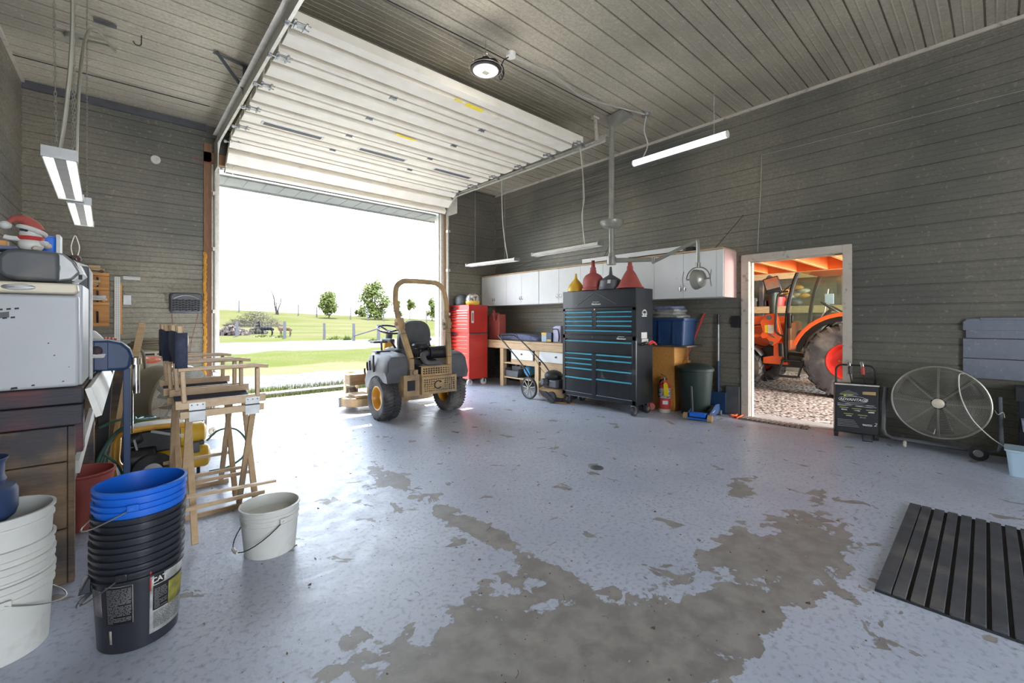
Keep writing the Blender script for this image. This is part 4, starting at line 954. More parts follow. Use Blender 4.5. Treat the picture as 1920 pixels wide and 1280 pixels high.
# refuse bin
t = thing('refuse_bin', 'dark green plastic bin with domed lid behind the fire extinguisher', 'bin', (5.83, 2.78, 0))
m = MB(); m.lathe([(0, 0), (.17, 0), (.18, .02), (.225, .60), (.235, .605), (.235, .63)], 32); m.build('body', 'green', t)
m = MB(); m.lathe([(.242, .61), (.242, .64), (.22, .665), (.12, .70), (0, .71)], 32); m.build('lid', 'green', t)
# broom and pole
t = thing('broom', 'broom with red shaft leaning against the wall behind the bin', 'broom', (0, 0, 0))
m = MB(); m.tube([(6.02, 3.02, .70), (6.12, 2.86, 1.20)], .009, 8); m.build('shaft', 'redd', t)
m = MB(); m.tube([(6.08, 2.92, 1.02), (6.16, 2.80, 1.40)], .016, 8); m.build('grip', 'redp', t)
m = MB(); m.box(5.99, 2.95, .62, 6.06, 3.10, .72); m.build('brush_head', 'amber', t, bevel=.01)
t = thing('long_handled_shovel', 'upright tool with white shaft and blue lower half against the wall', 'shovel', (6.15, 2.60, 0))
m = MB(); m.cyl((0, 0, .72), (.0, 0, 1.25), .016, n=10); m.build('shaft', 'grey', t)
m = MB(); m.cyl((0, 0, 1.24), (0, 0, 1.38), .018, n=10); m.build('grip', 'black', t)
m = MB(); m.cyl((0, 0, .12), (0, 0, .73), .020, n=10); m.box(-.02, -.11, .0, -.005, .11, .30); m.build('blade', 'toteblue', t, bevel=.01)
# floor jack
t = thing('floor_jack', 'blue trolley jack with upright handle on the floor by the wall', 'floor jack', (5.72, 2.62, 0), R(10))
for s_ in (-1, 1):
    m = MB(); m.prism([(-.26, .03), (-.24, .09), (.10, .17), (.30, .15), (.34, .05), (.20, .035), (-.2, .02)], s_ * .13 - .008, s_ * .13 + .008, 'XZ'); m.build('side_plate', 'toteblue', t, bevel=.004)
    m = MB(); m.cyl((-.25, s_ * .15 - .025, .045), (-.25, s_ * .15 + .025, .045), .045, n=22); m.build('wheel', 'yellowd', t)
    m = MB(); m.cyl((.28, s_ * .15 - .015, .035), (.28, s_ * .15 + .015, .035), .035, n=18); m.build('caster', 'dgrey', t)
m = MB(); m.box(-.20, -.12, .06, .28, .12, .075, Matrix.Rotation(R(-12), 4, 'Y')); m.build('lift_arm', 'dgrey', t, bevel=.004)
m = MB(); m.box(-.18, -.12, .03, .30, .12, .085); m.build('centre_frame', 'blackm', t, bevel=.006)
m = MB(); m.box(-.27, -.10, .05, -.19, .10, .10); m.box(-.29, -.13, .02, -.27, .13, .035); m.build('front_tray', 'blue', t, bevel=.004)
m = MB(); m.cyl((-.12, .10, .07), (-.14, .11, .42), .014, n=10); m.build('handle', 'greywood', t)
m = MB(); m.tube(spline([(-.06, -.1395, .085), (-.05, -.1395, .10), (-.04, -.1395, .088), (-.0, -.1395, .096), (.05, -.1395, .104)], 4), .003, 4); m.build('side_lettering', 'paper', t)
# odds and ends on the floor by the cabinet
t = thing('hand_grinder', 'small grey grinder lying on the floor right of the black cabinet', 'power tool', (5.52, 3.42, 0), .4)
m = MB(); m.cyl((-.06, 0, .045), (.05, 0, .045), .042, n=18); m.cyl((-.09, 0, .045), (-.06, 0, .045), .03, n=14); m.build('body', 'dgrey', t)
m = MB(); m.cyl((.05, 0, .045), (.13, .02, .04), .02, n=12); m.build('grip', 'black', t)
t = thing('trailer_hitch', 'small red hand pump lying on the floor behind the grinder', 'pump', (5.62, 3.33, 0), .7)
m = MB(); m.cyl((-.05, 0, .06), (.05, 0, .06), .05, n=16); m.build('body', 'redd', t); m = MB(); m.tube([(0, 0, .06), (.09, .0, .03), (.14, .02, .02)], .015, 8); m.build('nozzle', 'redd', t)
m = MB(); m.box(6.14, 2.32, 0, 6.185, 2.50, .40); tag(m.build('sheet_panel', 'dgrey', bevel=.006), 'grey upright panel leaning against the wall left of the small doorway', 'panel')
wire('orange extension cord piled on the floor beside the doorway', [(6.0, 2.35, .012), (6.10, 2.33, .03), (6.08, 2.42, .012), (5.98, 2.36, .04), (6.05, 2.30, .012), (5.95, 2.28, .012), (6.12, 2.27, .03)], .011, 'orange', 'extension_cord', 'cord')

# doormat of wooden slats
t = thing('slatted_doormat', 'long dusty slatted mat on the floor before the small doorway', 'mat', (5.98, 1.50, 0))
MT['matg'] = mat('dusty_mat', (.25, .20, .17), .9, 0, (.17, .14, .12), 12, bump=.3)
for k in range(13):
    m = MB(); m.box(0, .02 + k * .058, .004, .17, .06 + k * .058, .022); m.build('slat', 'matg', t, bevel=.003)
m = MB(); m.box(.02, 0, 0, .04, .78, .006); m.box(.13, 0, 0, .15, .78, .006); m.build('backing', 'rubber', t, smooth=False)

# battery charger
t = thing('battery_charger', 'black wheeled battery charger with clamps on its handle by the small doorway', 'battery charger', (5.88, 1.02, 0), R(15))
m = MB(); m.box(0, -.19, .07, .20, .19, .60); m.build('body', 'black', t, bevel=.012)
m = MB(); m.box(-.004, -.175, .09, .0, .175, .585); fp = m.build('front_panel', 'ink', t, smooth=False)
m = MB(); m.box(-.006, -.19, .592, .02, .19, .604); m.build('top_edge', 'paper', t, smooth=False)
rt = (R(90), 0, R(-90)); xx = -.0055
text('ADVANTAGE', 'lettering', .040, 'paper', t, (xx, .03, .435), rt, .0008, shear=.3, bold=.001)
m = MB(); m.box(xx - .001, .0, .470, xx, .085, .480); m.build('print_line', 'flash', t, smooth=False); m = MB(); m.box(xx - .001, .09, .468, xx, .11, .482); m.build('print_line', 'limey', t, smooth=False)
m = MB(); m.tube([(xx, .03 + .125 * math.cos(a), .437 + .036 * math.sin(a)) for a in [2 * PI * k / 40 for k in range(40)]], .0016, 4, closed=True); m.build('oval_outline', 'paper', t)
for z, a, b_ in ((.385, -.15, .165), (.368, -.165, .165)):
    m = MB(); m.box(xx - .001, a, z - .004, xx, b_, z + .004); m.build('print_line', 'flash', t, smooth=False)
for y, z, s1 in ((.11, .335, '200 A'), (.0, .33, '15 A'), (-.12, .325, '60 A'), (.07, .27, '6 A'), (-.05, .265, '2 A')):
    m = MB(); m.box(xx - .001, y - .028, z - .018, xx, y + .022, z - .004); m.build('print_line', 'flash', t, smooth=False)
    m = MB(); m.box(xx - .001, y - .04, z + .008, xx, y + .04, z + .013); m.build('print_line', 'limey', t, smooth=False)
for k in range(5):
    m = MB(); m.box(xx - .001, .02 - .01 * k, .21 - k * .017, xx, .165, .215 - k * .017); m.build('print_line', 'grey', t, smooth=False)
m = MB(); m.box(xx - .001, -.13, .165, xx, -.05, .183); m.build('print_line', 'flash', t, smooth=False); text('2', 'lettering', .05, 'paper', t, (xx, -.155, .185), rt, .0008, shear=.3)
m = MB(); m.prism([(.02, .485), (.15, .485), (.12, .51), (.06, .505)], xx - .001, xx, 'YZ'); m.build('print_flash', 'limey', t, smooth=False)
m = MB(); m.prism([(-.16, .50), (-.05, .50), (-.05, .53), (-.16, .535)], xx - .001, xx, 'YZ'); m.build('print_flash', 'yellowd', t, smooth=False)
m = MB(); m.prism([(-.02, .49), (-.0, .515), (.03, .52), (.07, .54), (.11, .52), (.14, .51), (.14, .49)], xx - .001, xx, 'YZ'); m.build('print_picture', 'dgrey', t, smooth=False)
m = MB(); m.tube([(.14, .17, .5), (.14, .17, .74)] + arc((.14, .11, .74), .06, 0, 90, 6, 'YZ')[1:] + list(reversed(arc((.14, -.11, .74), .06, 90, 180, 6, 'YZ')))[::-1] + [(.14, -.17, .5)], .010, 8); m.build('carry_frame', 'black', t)
for s_ in (-1, 1):
    m = MB(); m.cyl((.10, s_ * .19, .065), (.10, s_ * .155, .065), .065, n=22); m.build('wheel', 'rubber', t)
m = MB(); m.tube([(-.005, -.05, .07), (-.02, -.05, .006), (-.02, -.13, .006), (-.005, -.13, .07)], .006, 6); m.build('front_foot', 'black', t)
for y, c in ((.06, 'black'), (-.055, 'redp')):
    m = MB(); m.bar((.125, y, .84), (.12, y - .01, .78), .022, .03); cl = m.build('clamp', 'chrome', t, bevel=.004)
    q = MB(); q.bar((.12, y - .01, .79), (.115, y - .012, .70), .026, .034); q.build('clamp_grip', c, cl, bevel=.006)
    q = MB(); q.tube(spline([(.115, y - .012, .70), (.12, y - .02, .66), (.13, y - .03, .60)], 5), .006, 6); q.build('clamp_cable', 'black', cl)

# big circular floor fan
t = thing('floor_fan', 'large round wire-cage floor fan on a wheeled tube stand by the right wall', 'fan', (5.93, .385, 0))
FZ, FR = .50, .345
m = MB()
for k in range(34):
    r = .06 + (FR - .06) * k / 33; x = -.11 - .03 * math.sqrt(max(0, 1 - (r / FR) ** 2)) + (.05 if k == 33 else 0)
    m.tube([(x, r * math.cos(a), FZ + r * math.sin(a)) for a in [2 * PI * q / 56 for q in range(56)]], .0016 if k < 33 else .009, 4 if k < 33 else 8, closed=True)
for k in range(8):
    a = 2 * PI * k / 8 + .0
    for e in (-.02, .02):
        m.tube([(-.142, .05 * math.cos(a + e * 5), FZ + .05 * math.sin(a + e * 5)), (-.13, .2 * math.cos(a + e), FZ + .2 * math.sin(a + e)), (-.06, FR * math.cos(a + e), FZ + FR * math.sin(a + e))], .0022, 4)
m.build('front_grille', 'wire', t)
m = MB()
for k in range(10):
    r = .06 + (FR - .06) * k / 9; m.tube([(.08, r * math.cos(a), FZ + r * math.sin(a)) for a in [2 * PI * q / 40 for q in range(40)]], .0016, 4, closed=True)
m.lathe([(FR, -.06), (FR + .004, 0), (FR, .08)], 56, c=(0, 0, FZ), ax=(1, 0, 0)); m.build('rear_grille', 'dgrey', t)
m = MB(); m.lathe([(0, .012), (.03, .011), (.045, 0), (.045, -.02)], 24, c=(-.145, 0, FZ), ax=(-1, 0, 0)); m.build('hub_badge', 'cream', t)
m = MB()
for k in range(3):
    a0 = 2 * PI * k / 3 + .5; vs = []
    for i in range(7):
        r = .05 + .26 * i / 6
        for j in range(5): a = a0 + (j / 4 - .5) * (.75 - .1 * i / 6); vs.append((-.05 + .06 * (j / 4), r * math.cos(a), FZ + r * math.sin(a)))
    m.add(vs, [(i * 5 + j, i * 5 + j + 1, (i + 1) * 5 + j + 1, (i + 1) * 5 + j) for i in range(6) for j in range(4)])
m.build('blade', 'black', t, solid=.002)
m = MB(); m.cyl((-.02, 0, FZ), (.12, 0, FZ), .06, n=20); m.build('motor', 'dgrey', t)
m = MB()
m.tube([(.0, .40, FZ + .10), (.0, .41, FZ - .02), (-.0, .42, .16)] + [(-.0, .40, .10), (-.0, .35, .075)] + [(-.0, -.33, .075), (-.0, -.385, .10), (-.0, -.40, .16), (.0, -.39, FZ + .1)], .018, 10); m.build('u_frame', 'dgrey', t)
m = MB(); m.tube([(-.0, .30, .075), (.17, .26, .06), (.17, -.26, .06), (-.0, -.30, .075)], .014, 8); m.build('rear_brace', 'dgrey', t)
m = MB(); m.tube([(0, .25, .07), (-.03, .25, .02), (-.03, .24, .012)], .014, 8); m.build('foot', 'trim', t)
for y in (-.26,):
    m = MB(); m.lathe([(.0, -.02), (.055, -.02), (.068, -.012), (.068, .012), (.055, .02), (0, .02)], 28, c=(-.06, y, .068), ax=(-1, 0, 0)); w_ = m.build('wheel', 'rubber', t)
    q = MB(); q.lathe([(0, .024), (.03, .024), (.036, .018)], 20, c=(-.06, y, .068), ax=(-1, 0, 0)); q.build('hub_cap', 'grey', w_)
m = MB(); m.tube(spline([(-.10, -.17, FZ + .30), (-.14, -.14, FZ + .28), (-.155, -.15, FZ + .1), (-.16, -.22, FZ - .10), (-.13, -.33, FZ - .25), (-.05, -.42, FZ - .34), (.0, -.5, .08)], 7), .005, 6); m.build('power_cord', 'cablew', t)
m = MB(); m.tube(spline([(-.12, .02, FZ - .25), (-.14, .03, FZ - .30)], 5), .004, 5); m.tube(spline([(-.05, -.36, FZ - .02), (-.09, -.38, FZ - .05), (-.06, -.41, FZ - .03), (-.1, -.42, FZ - .07)], 5), .003, 5); m.build('wire_tie', 'cablew', t)
# galvanised patch on the wall
m = MB()
for k in range(3):
    z0 = .735 + k * .195; m.prism([(0, z0), (-.0, z0 + .185), (-.012, z0 + .188), (-.012, z0 + .003)], 0, 0, 'XZ') if False else m.box(XR - .034, -.9, z0, XR - .02, .235 if k < 2 else .215, z0 + .190)
m.prism([(-.9, 1.315), (.19, 1.315), (.235, 1.285), (.235, 1.2), (-.9, 1.2)], XR - .036, XR - .024, 'YZ'); m.box(XR - .045, -.9, 1.30, XR - .024, .12, 1.325)
tag(m.build('metal_patch', 'sheet', bevel=.003), 'blue-grey galvanised sheet panel screwed over the right wall', 'metal sheet')
t = thing('steel_trough', 'black low shelf unit against the wall under the galvanised sheet', 'shelf', (6.0, -.62, 0))
m = MB(); m.box(-.10, -.4, .58, .17, .52, .70); m.box(-.10, -.4, .30, .17, .50, .33); m.build('shelf_board', 'ink', t, smooth=False)
m = MB(); m.box(-.09, .46, 0, .16, .50, .6); m.build('leg', 'blackm', t, smooth=False)
m = MB(); loft(m, [(rr(.10, .14, .03), 0), (rr(.12, .16, .03), .20), (rr(.13, .17, .03), .205), (rr(.13, .17, .03), .22)]); o = m.build('plastic_tub', 'lblue'); o.location = (5.60, -.20, 0); tag(o, 'pale blue plastic tub cut off at the right edge of the photo', 'tub')
m = MB(); loft(m, [(rr(.10, .12, .03), 0), (rr(.11, .13, .03), .1)]); o = m.build('plastic_basin', 'lav'); o.location = (5.86, -.26, .33); tag(o, 'small lavender basin on the black shelf behind the pale tub', 'basin')

# ribbed rubber mat in the foreground
t = thing('rubber_mat', 'thick black ribbed rubber mat on the floor in the right foreground', 'mat', (2.667, .395, 0), R(.8))
m = MB(); m.box(0, -1.22, 0, 1.42, 0, .010); m.build('base', 'rubber', t, bevel=.003)
MT['matr'] = mat('mat_rib_rubber', (.075, .078, .09), .62, 0, (.05, .052, .06), 9, bump=.25, bscale=50, dirt=(.16, .15, .14), dirt_amt=.25)
w0 = .0625
for k in range(20):
    m = MB(); y = -.002 - k * w0; wd = .047 if k else .058; m.box(.002, y - wd, .010, 1.418, y, .022); m.build('rib', 'matr', t, bevel=.003)
# bits on the floor
t = thing('drain_cover', 'small round metal cap lying on the floor in the middle of the room', 'metal cap', (3.06, 2.34, 0))
m = MB(); m.lathe([(0, .012), (.03, .014), (.055, .006), (.06, 0)], 20); m.build('cap', 'dgrey', t); m = MB(); m.tube(spline([(-.05, .05, .01), (.0, .08, .012), (.06, .04, .01)], 5), .005, 5); m.build('wire_loop', 'grey', t)

# ================================================================== ZERO-TURN MOWER (seen from behind; local +Y is its front)
t = thing('riding_mower', 'dusty yellow riding mower with roll bar parked in the big doorway', 'riding mower', (2.975, 5.34, 0), R(-1))
mow = t
def tyre(parent, name, c, r, w, rim, ax=(1, 0, 0), mt='tyre', rimmat='yellow', tread=True, side=-1, lugs=40, lugh=.014):
    cx_, cy_, cz_ = c
    m = MB(); h = w / 2
    m.lathe([(rim, -h * .8), (rim + (r - rim) * .5, -h * 1.0), (r - .03, -h * .98), (r - .008, -h * .80), (r, -h * .5), (r, h * .5), (r - .008, h * .80), (r - .03, h * .98), (rim + (r - rim) * .5, h), (rim, h * .8)], 48, c=c, ax=ax)
    T_ = m.build(name, mt, parent)
    if tread:
        q = MB()
        for k in range(lugs):
            a = 2 * PI * k / lugs
            for s_ in (-1, 1):
                a2 = a + (PI / lugs if s_ > 0 else 0)
                p0 = (cx_ + s_ * h * .08, cy_ + r * math.cos(a2), cz_ + r * math.sin(a2)); p1 = (cx_ + s_ * h * .86, cy_ + (r - .01) * math.cos(a2 + .10), cz_ + (r - .01) * math.sin(a2 + .10))
                q.bar(p0, p1, .022 * r / .3, lugh * 2, up=(0, math.cos(a2), math.sin(a2)))
        q.build('tread', mt, T_, smooth=False)
    q = MB(); q.lathe([(rim, side * -h * .8), (rim + .004, side * h * .82), (rim - .012, side * h * .84), (rim - .02, side * h * .5), (rim * .75, side * h * .18), (rim * .35, side * h * .12), (rim * .33, side * h * .35), (0, side * h * .38)], 40, c=c, ax=ax); q.build('rim', rimmat, T_)
    return T_
tyre(mow, 'rear_wheel', (-.50, 0, .285), .285, .25, .155, side=-1)
tyre(mow, 'rear_wheel', (.49, 0, .285), .285, .25, .155, side=1)
# side tanks: bulbous grey panels over the wheels
def side_panel(s_):
    m = MB()
    pr = [(-.30, .56, .60), (-.34, .62, .60), (-.30, .83, .585), (-.22, .86, .56), (.20, .87, .50), (.34, .90, .46), (.46, .88, .42), (.60, .70, .38), (.66, .48, .36)]
    low = [(-.30, .50), (-.32, .50), (-.26, .50), (-.20, .50), (-.0, .56), (.16, .54), (.28, .46), (.40, .36), (.62, .34)]
    top = [(-.30, .56), (-.33, .70), (-.30, .83), (-.20, .86), (0, .87), (.20, .88), (.34, .88), (.50, .80), (.64, .60)]
    xs = [.56, .60, .60, .60, .595, .58, .56, .54, .50]; vs = []
    for (yl, zl_), (yt, zt), xo in zip(low, top, xs):
        xi = .32
        vs += [(s_ * xi, yl, zl_), (s_ * xo, yl, zl_), (s_ * (xo + .015), (yl + yt) / 2, zl_ * .6 + zt * .4), (s_ * (xo - .02), yt, zt - .05), (s_ * (xo - .07), yt, zt), (s_ * xi, yt, zt)]
    n = 6; k = len(low)
    m.add(vs, [(i * n + j, i * n + (j + 1) % n, (i + 1) * n + (j + 1) % n, (i + 1) * n + j) for i in range(k - 1) for j in range(n)] + [tuple(range(n)), tuple((k - 1) * n + j for j in range(n))])
    o = m.build('side_panel', 'dgrey', mow, bevel=.02, seg=3)
    q = MB()
    for y, z, l in ((.06, .74, .12), (.20, .70, .07), (.30, .68, .06), (.40, .60, .04)):
        q.tube([(s_ * (.618 - y * .05), y, z - l), (s_ * (.62 - y * .05), y + .01, z), (s_ * (.612 - y * .05), y + .03, z + l * .8)], .012, 6)
    q.build('vent_slot', 'ink', o)
    q = MB(); q.box(s_ * .33, -.05, .86, s_ * .56, .12, .885) if s_ > 0 else q.box(s_ * .56, .1, .865, s_ * .36, .26, .89); q.build('tank_cap', 'black', o, bevel=.01)
side_panel(-1); side_panel(1)
# frame, floor pan, seat
m = MB(); m.box(-.33, -.28, .34, .33, 1.15, .42); m.box(-.30, .75, .30, .30, 1.25, .36); m.box(-.34, -.30, .42, -.28, .1, .58); m.box(.28, -.30, .42, .34, .1, .58); m.build('frame', 'yellowd', mow, bevel=.006)
m = MB(); loft(m, [(rr(.26, .24, .08), 0), (rr(.28, .26, .1), .05), (rr(.27, .25, .1), .11), (rr(.22, .20, .08), .13)]); m.build('seat_base', 'seatb', mow, loc=(0, .34, .78), rot=(0, 0, 0))
m = MB(); pts = []
for k in range(28):
    a = 2 * PI * k / 28; c_, s_ = math.cos(a), math.sin(a); pts.append((.245 * (abs(c_) ** .75) * (1 if c_ > 0 else -1), .27 * (abs(s_) ** .8) * (1 if s_ > 0 else -1)))
loft(m, [([(x * .92, y * .92) for x, y in pts], -.055), (pts, -.04), (pts, .02), ([(x * .9, y * .9) for x, y in pts], .05)]); m.build('seat_back', 'seatb', mow, loc=(.02, .16, 1.03), rot=(R(98), 0, 0))
for s_ in (-1, 1):
    m = MB(); m.box(s_ * .29 - .035, .20, 1.0, s_ * .29 + .035, .50, 1.04); m.build('armrest', 'seatb', mow, bevel=.015, seg=3)
    m = MB(); m.tube([(s_ * .27, .16, .92), (s_ * .29, .24, 1.0)], .015, 8); m.build('armrest_hinge', 'black', mow)
# steering column and wheel
m = MB(); m.bar((-.08, .92, .45), (-.08, .78, 1.02), .16, .12, (0, 1, 0)); m.build('steering_column', 'yellow', mow, bevel=.02)
m = MB(); m.cyl((-.08, .79, 1.0), (-.08, .76, 1.12), .05, n=16); m.build('column_boot', 'dgrey', mow)
wd = Vector((0, -.30, .95)).normalized(); u_, v_ = frame_of(wd); cc = Vector((-.08, .74, 1.16))
m = MB(); m.tube([cc + .19 * (math.cos(a) * u_ + math.sin(a) * v_) for a in [2 * PI * k / 36 for k in range(36)]], .016, 8, closed=True); st = m.build('steering_wheel', 'black', mow)
q = MB()
for k in range(3): a = 2 * PI * k / 3 + .5; q.tube([cc - wd * .04, cc + .18 * (math.cos(a) * u_ + math.sin(a) * v_)], .014, 6)
q.cyl(cc - wd * .06, cc - wd * .01, .045, n=16); q.build('spoke', 'black', st)
m = MB(); m.tube([(-.40, .30, .86), (-.42, .28, 1.0), (-.40, .24, 1.02)], .014, 8); m.box(-.50, .34, .98, -.30, .48, 1.01); m.build('cup_holder', 'dgrey', mow, bevel=.02)
# engine
m = MB(); m.box(-.24, -.30, .46, .24, .08, .66); m.build('engine_block', 'black', mow, bevel=.02)
m = MB(); m.lathe([(.20, .62), (.235, .66), (.235, .72), (.18, .77), (.10, .78), (0, .78)], 28, c=(0, -.10, 0)); m.build('fan_shroud', 'black', mow)
m = MB(); m.tube([(.02, -.22, .86), (.30, -.20, .86)], .085, 22); m.cyl((-.0, -.22, .86), (.02, -.22, .86), .07, n=18); m.cyl((.30, -.2, .86), (.325, -.2, .86), .09, n=22); m.build('air_filter', 'black', mow)
m = MB(); m.lathe([(0, 0), (.05, 0), (.055, .01), (.11, .03), (.115, .06), (.10, .085), (.05, .10), (0, .105)], 24, c=(-.06, -.16, .90)); m.cyl((-.06, -.16, .80), (-.06, -.16, .91), .035, n=14); m.build('intake_cap', 'black', mow)
m = MB(); m.tube(spline([(.0, -.24, .86), (-.08, -.28, .84), (-.08, -.32, .76), (.0, -.34, .72), (.12, -.34, .72), (.16, -.32, .62), (.16, -.3, .55)], 6), .04, 12); m.build('intake_hose', 'dgrey', mow)
m = MB(); m.tube([(-.2, -.30, .50), (.25, -.30, .50)], .05, 14); m.build('muffler', 'dgrey', mow)
# perforated rear guard
def perforated(name, x0, x1, z0, z1, y, cols_, rows_, skip=None, edge=.03, th=.004):
    m = MB(); cw = (x1 - x0 - 2 * edge) / cols_; ch = (z1 - z0 - 2 * edge) / rows_
    def q(a, b_, c, d): m.box(a, y, b_, c, y + th, d)
    q(x0, z0, x1, z0 + edge); q(x0, z1 - edge, x1, z1); q(x0, z0 + edge, x0 + edge, z1 - edge); q(x1 - edge, z0 + edge, x1, z1 - edge)
    for i in range(cols_):
        for j in range(rows_):
            a = x0 + edge + i * cw; b_ = z0 + edge + j * ch; g = .22
            if (skip and skip(i, j)) or ((i + j) % 2 and False): q(a, b_, a + cw, b_ + ch); continue
            q(a, b_, a + cw, b_ + ch * g); q(a, b_ + ch * (1 - g), a + cw, b_ + ch); q(a, b_ + ch * g, a + cw * g, b_ + ch * (1 - g)); q(a + cw * (1 - g), b_ + ch * g, a + cw, b_ + ch * (1 - g))
    return m
m = perforated('g', -.20, .33, .34, .57, -.46, 14, 6, lambda i, j: 5 <= i <= 8 and 1 <= j <= 4)
m.box(-.20, -.46, .34, -.196, -.28, .60); m.box(.326, -.46, .34, .33, -.28, .57); m.box(-.42, -.40, .33, -.20, -.396, .60); m.box(-.42, -.40, .33, -.416, -.1, .60); m.box(-.20, -.46, .565, .33, -.40, .57)
gd = m.build('rear_guard', 'yellowd', mow, smooth=False)
m = perforated('g', -.18, .27, .57, .70, -.41, 11, 3, None, .022); m.box(-.18, -.41, .695, .27, -.34, .70); m.build('upper_guard', 'yellowd', mow, smooth=False)
m = MB(); m.tube([(.04 + .052 * math.cos(a), -.464, .455 + .05 * math.sin(a)) for a in [R(40 + 280 * k / 14) for k in range(15)]], .007, 6); m.tube([(.095, -.464, .49), (.07, -.464, .505), (.065, -.464, .48)], .005, 5); m.build('badge', 'ink', gd)
m = MB(); m.box(-.37, -.404, .40, -.26, -.36, .53); m.build('hitch_recess', 'ink', gd, bevel=.004)
m = MB(); m.cyl((-.27, -.42, .63), (-.27, -.37, .63), .03, n=14); m.box(-.33, -.40, .59, -.22, -.34, .66); m.build('rops_mount', 'yellowd', mow, bevel=.004)
# roll bar
for s_, nm in ((-1, 'a'), (1, 'b')):
    m = MB(); P = [(s_ * .28, -.34, .55), (s_ * .285, -.33, .80), (s_ * .34, -.22, 1.12), (s_ * .36, -.16, 1.24)]
    for a, b_ in zip(P, P[1:]): m.bar(a, b_, .055, .07, (1, 0, 0))
    m.build('roll_bar_leg', 'yellowd', mow, bevel=.01)
    m = MB(); m.bar((s_ * .35, -.18, 1.18), (s_ * .362, -.14, 1.32), .09, .09, (1, 0, 0)); m.cyl((s_ * .29, -.16, 1.25), (s_ * .43, -.16, 1.25), .022, n=12); m.tube([(s_ * .33, -.22, 1.26), (s_ * .33, -.24, 1.18)], .006, 6); m.build('hinge_bracket', 'yellowd', mow, bevel=.008)
pts = [(-.36, -.14, 1.28), (-.385, -.10, 1.50), (-.38, -.08, 1.62), (-.355, -.06, 1.74), (-.28, -.05, 1.81), (-.18, -.05, 1.83), (.18, -.05, 1.83), (.28, -.05, 1.81), (.355, -.06, 1.74), (.38, -.08, 1.62), (.385, -.10, 1.50), (.36, -.14, 1.28)]
m = MB(); m.tube(spline(pts, 5), .036, 12); m.build('roll_bar_hoop', 'yellowd', mow)
# cutting deck
m = MB(); outline = []
for k in range(25): a = R(90 + 180 * k / 24); outline.append((-.52 + .26 * math.cos(a), .92 + .30 * math.sin(a)))
for k in range(25): a = R(-90 + 180 * k / 24); outline.append((.48 + .26 * math.cos(a), .92 + .30 * math.sin(a)))
m.prism(outline, .07, .19, 'XY'); m.build('cutting_deck', 'yellowd', mow, bevel=.012)
m = MB(); m.prism([(-.62, .66), (-.30, .60), (-.30, 1.0), (-.62, 1.0)], .19, .23, 'XY'); m.box(-.42, .62, .23, -.26, .80, .33); m.box(.26, .62, .23, .42, .80, .33); m.box(-.3, .8, .19, .3, 1.0, .25); m.build('belt_cover', 'yellowd', mow, bevel=.008)
m = MB(); m.box(-.805, .84, .06, -.78, 1.02, .20); m.box(-.79, .84, .06, -.66, .845, .20); m.build('deck_bracket', 'grey', mow, bevel=.003)
for s_ in (-1, 1):
    m = MB(); m.lathe([(0, -.07), (.085, -.07), (.125, -.055), (.13, 0), (.125, .055), (.085, .07), (0, .07)], 32, c=(s_ * .44, 1.36, .32 - .19), ax=(1, 0, 0)); cw_ = m.build('front_caster', 'tyre', mow)
    m = MB(); m.box(s_ * .44 - .10, 1.32, .10, s_ * .44 - .085, 1.42, .36); m.box(s_ * .44 + .085, 1.32, .10, s_ * .44 + .10, 1.42, .36); m.box(s_ * .44 - .10, 1.30, .33, s_ * .44 + .10, 1.44, .36); m.build('caster_fork', 'yellowd', mow, bevel=.005)
    m = MB(); m.bar((s_ * .30, 1.10, .40), (s_ * .44, 1.37, .42), .08, .08); m.cyl((s_ * .44, 1.37, .36), (s_ * .44, 1.37, .50), .045, n=14); m.build('front_arm', 'yellow', mow, bevel=.008)
m = MB(); m.box(-.62, .92, .34, -.36, 1.14, .50); m.build('foot_box', 'oldwood', mow, bevel=.015)
m = MB(); m.box(-.30, .72, .36, .30, 1.22, .40); m.bar((0, 1.12, .38), (0, 1.28, .52), .58, .02, (0, 1, 0)); m.build('foot_pan', 'yellowd', mow, bevel=.006)

# ================================================================== LEFT SIDE OF THE WORKSHOP
# heavy plank bench along the left wall
t = thing('plank_bench', 'heavy bench of stacked old planks under the white fridge', 'workbench', (XL + .015, 3.04, 0))
BWd = .745
for a, b_, mt_, x1_ in ((0, .27, 'oldwood', BWd - .02), (.275, .60, 'oldwood', BWd - .02), (.605, .775, 'oldwood', BWd - .02), (.78, .88, 'redwood', BWd + .035), (.885, .965, 'redwood', BWd + .035)):
    m = MB(); m.box(0, 0, a, x1_, .05, b_); m.build('end_plank', mt_, t, bevel=.006)
m = MB(); m.box(BWd - .018, .002, .0, BWd + .005, .052, .775); m.build('corner_post', 'oldwood', t, bevel=.003)
m = MB(); m.box(0, .06, .885, BWd + .02, 2.5, .93); m.build('bench_top', 'oldwood', t, bevel=.005)
m = MB(); m.box(BWd - .05, .10, .62, BWd + .03, .20, .88); m.build('beam_end', 'redwood', t, bevel=.005)
m = MB(); m.add([(BWd + .05, .06, .95), (BWd + .09, .06, .80), (BWd + .09, 2.2, .85), (BWd + .05, 2.2, .93)], [(0, 1, 2, 3)]); m.build('front_board', 'reflector', t, smooth=False, solid=.025)
for y in (1.1, 2.3):
    m = MB(); m.box(BWd - .07, y, 0, BWd + .02, y + .09, .88); m.build('leg', 'oldwood', t, bevel=.004)
m = MB(); m.box(0.0, .1, .40, BWd - .02, 2.4, .43); m.build('lower_shelf', 'oldwood', t, bevel=.004)
m = MB(); m.bar((BWd + .0, .20, .52), (BWd + .03, .7, .72), .08, .02, (1, 0, 0)); m.build('brace', 'reflector', t, smooth=False)
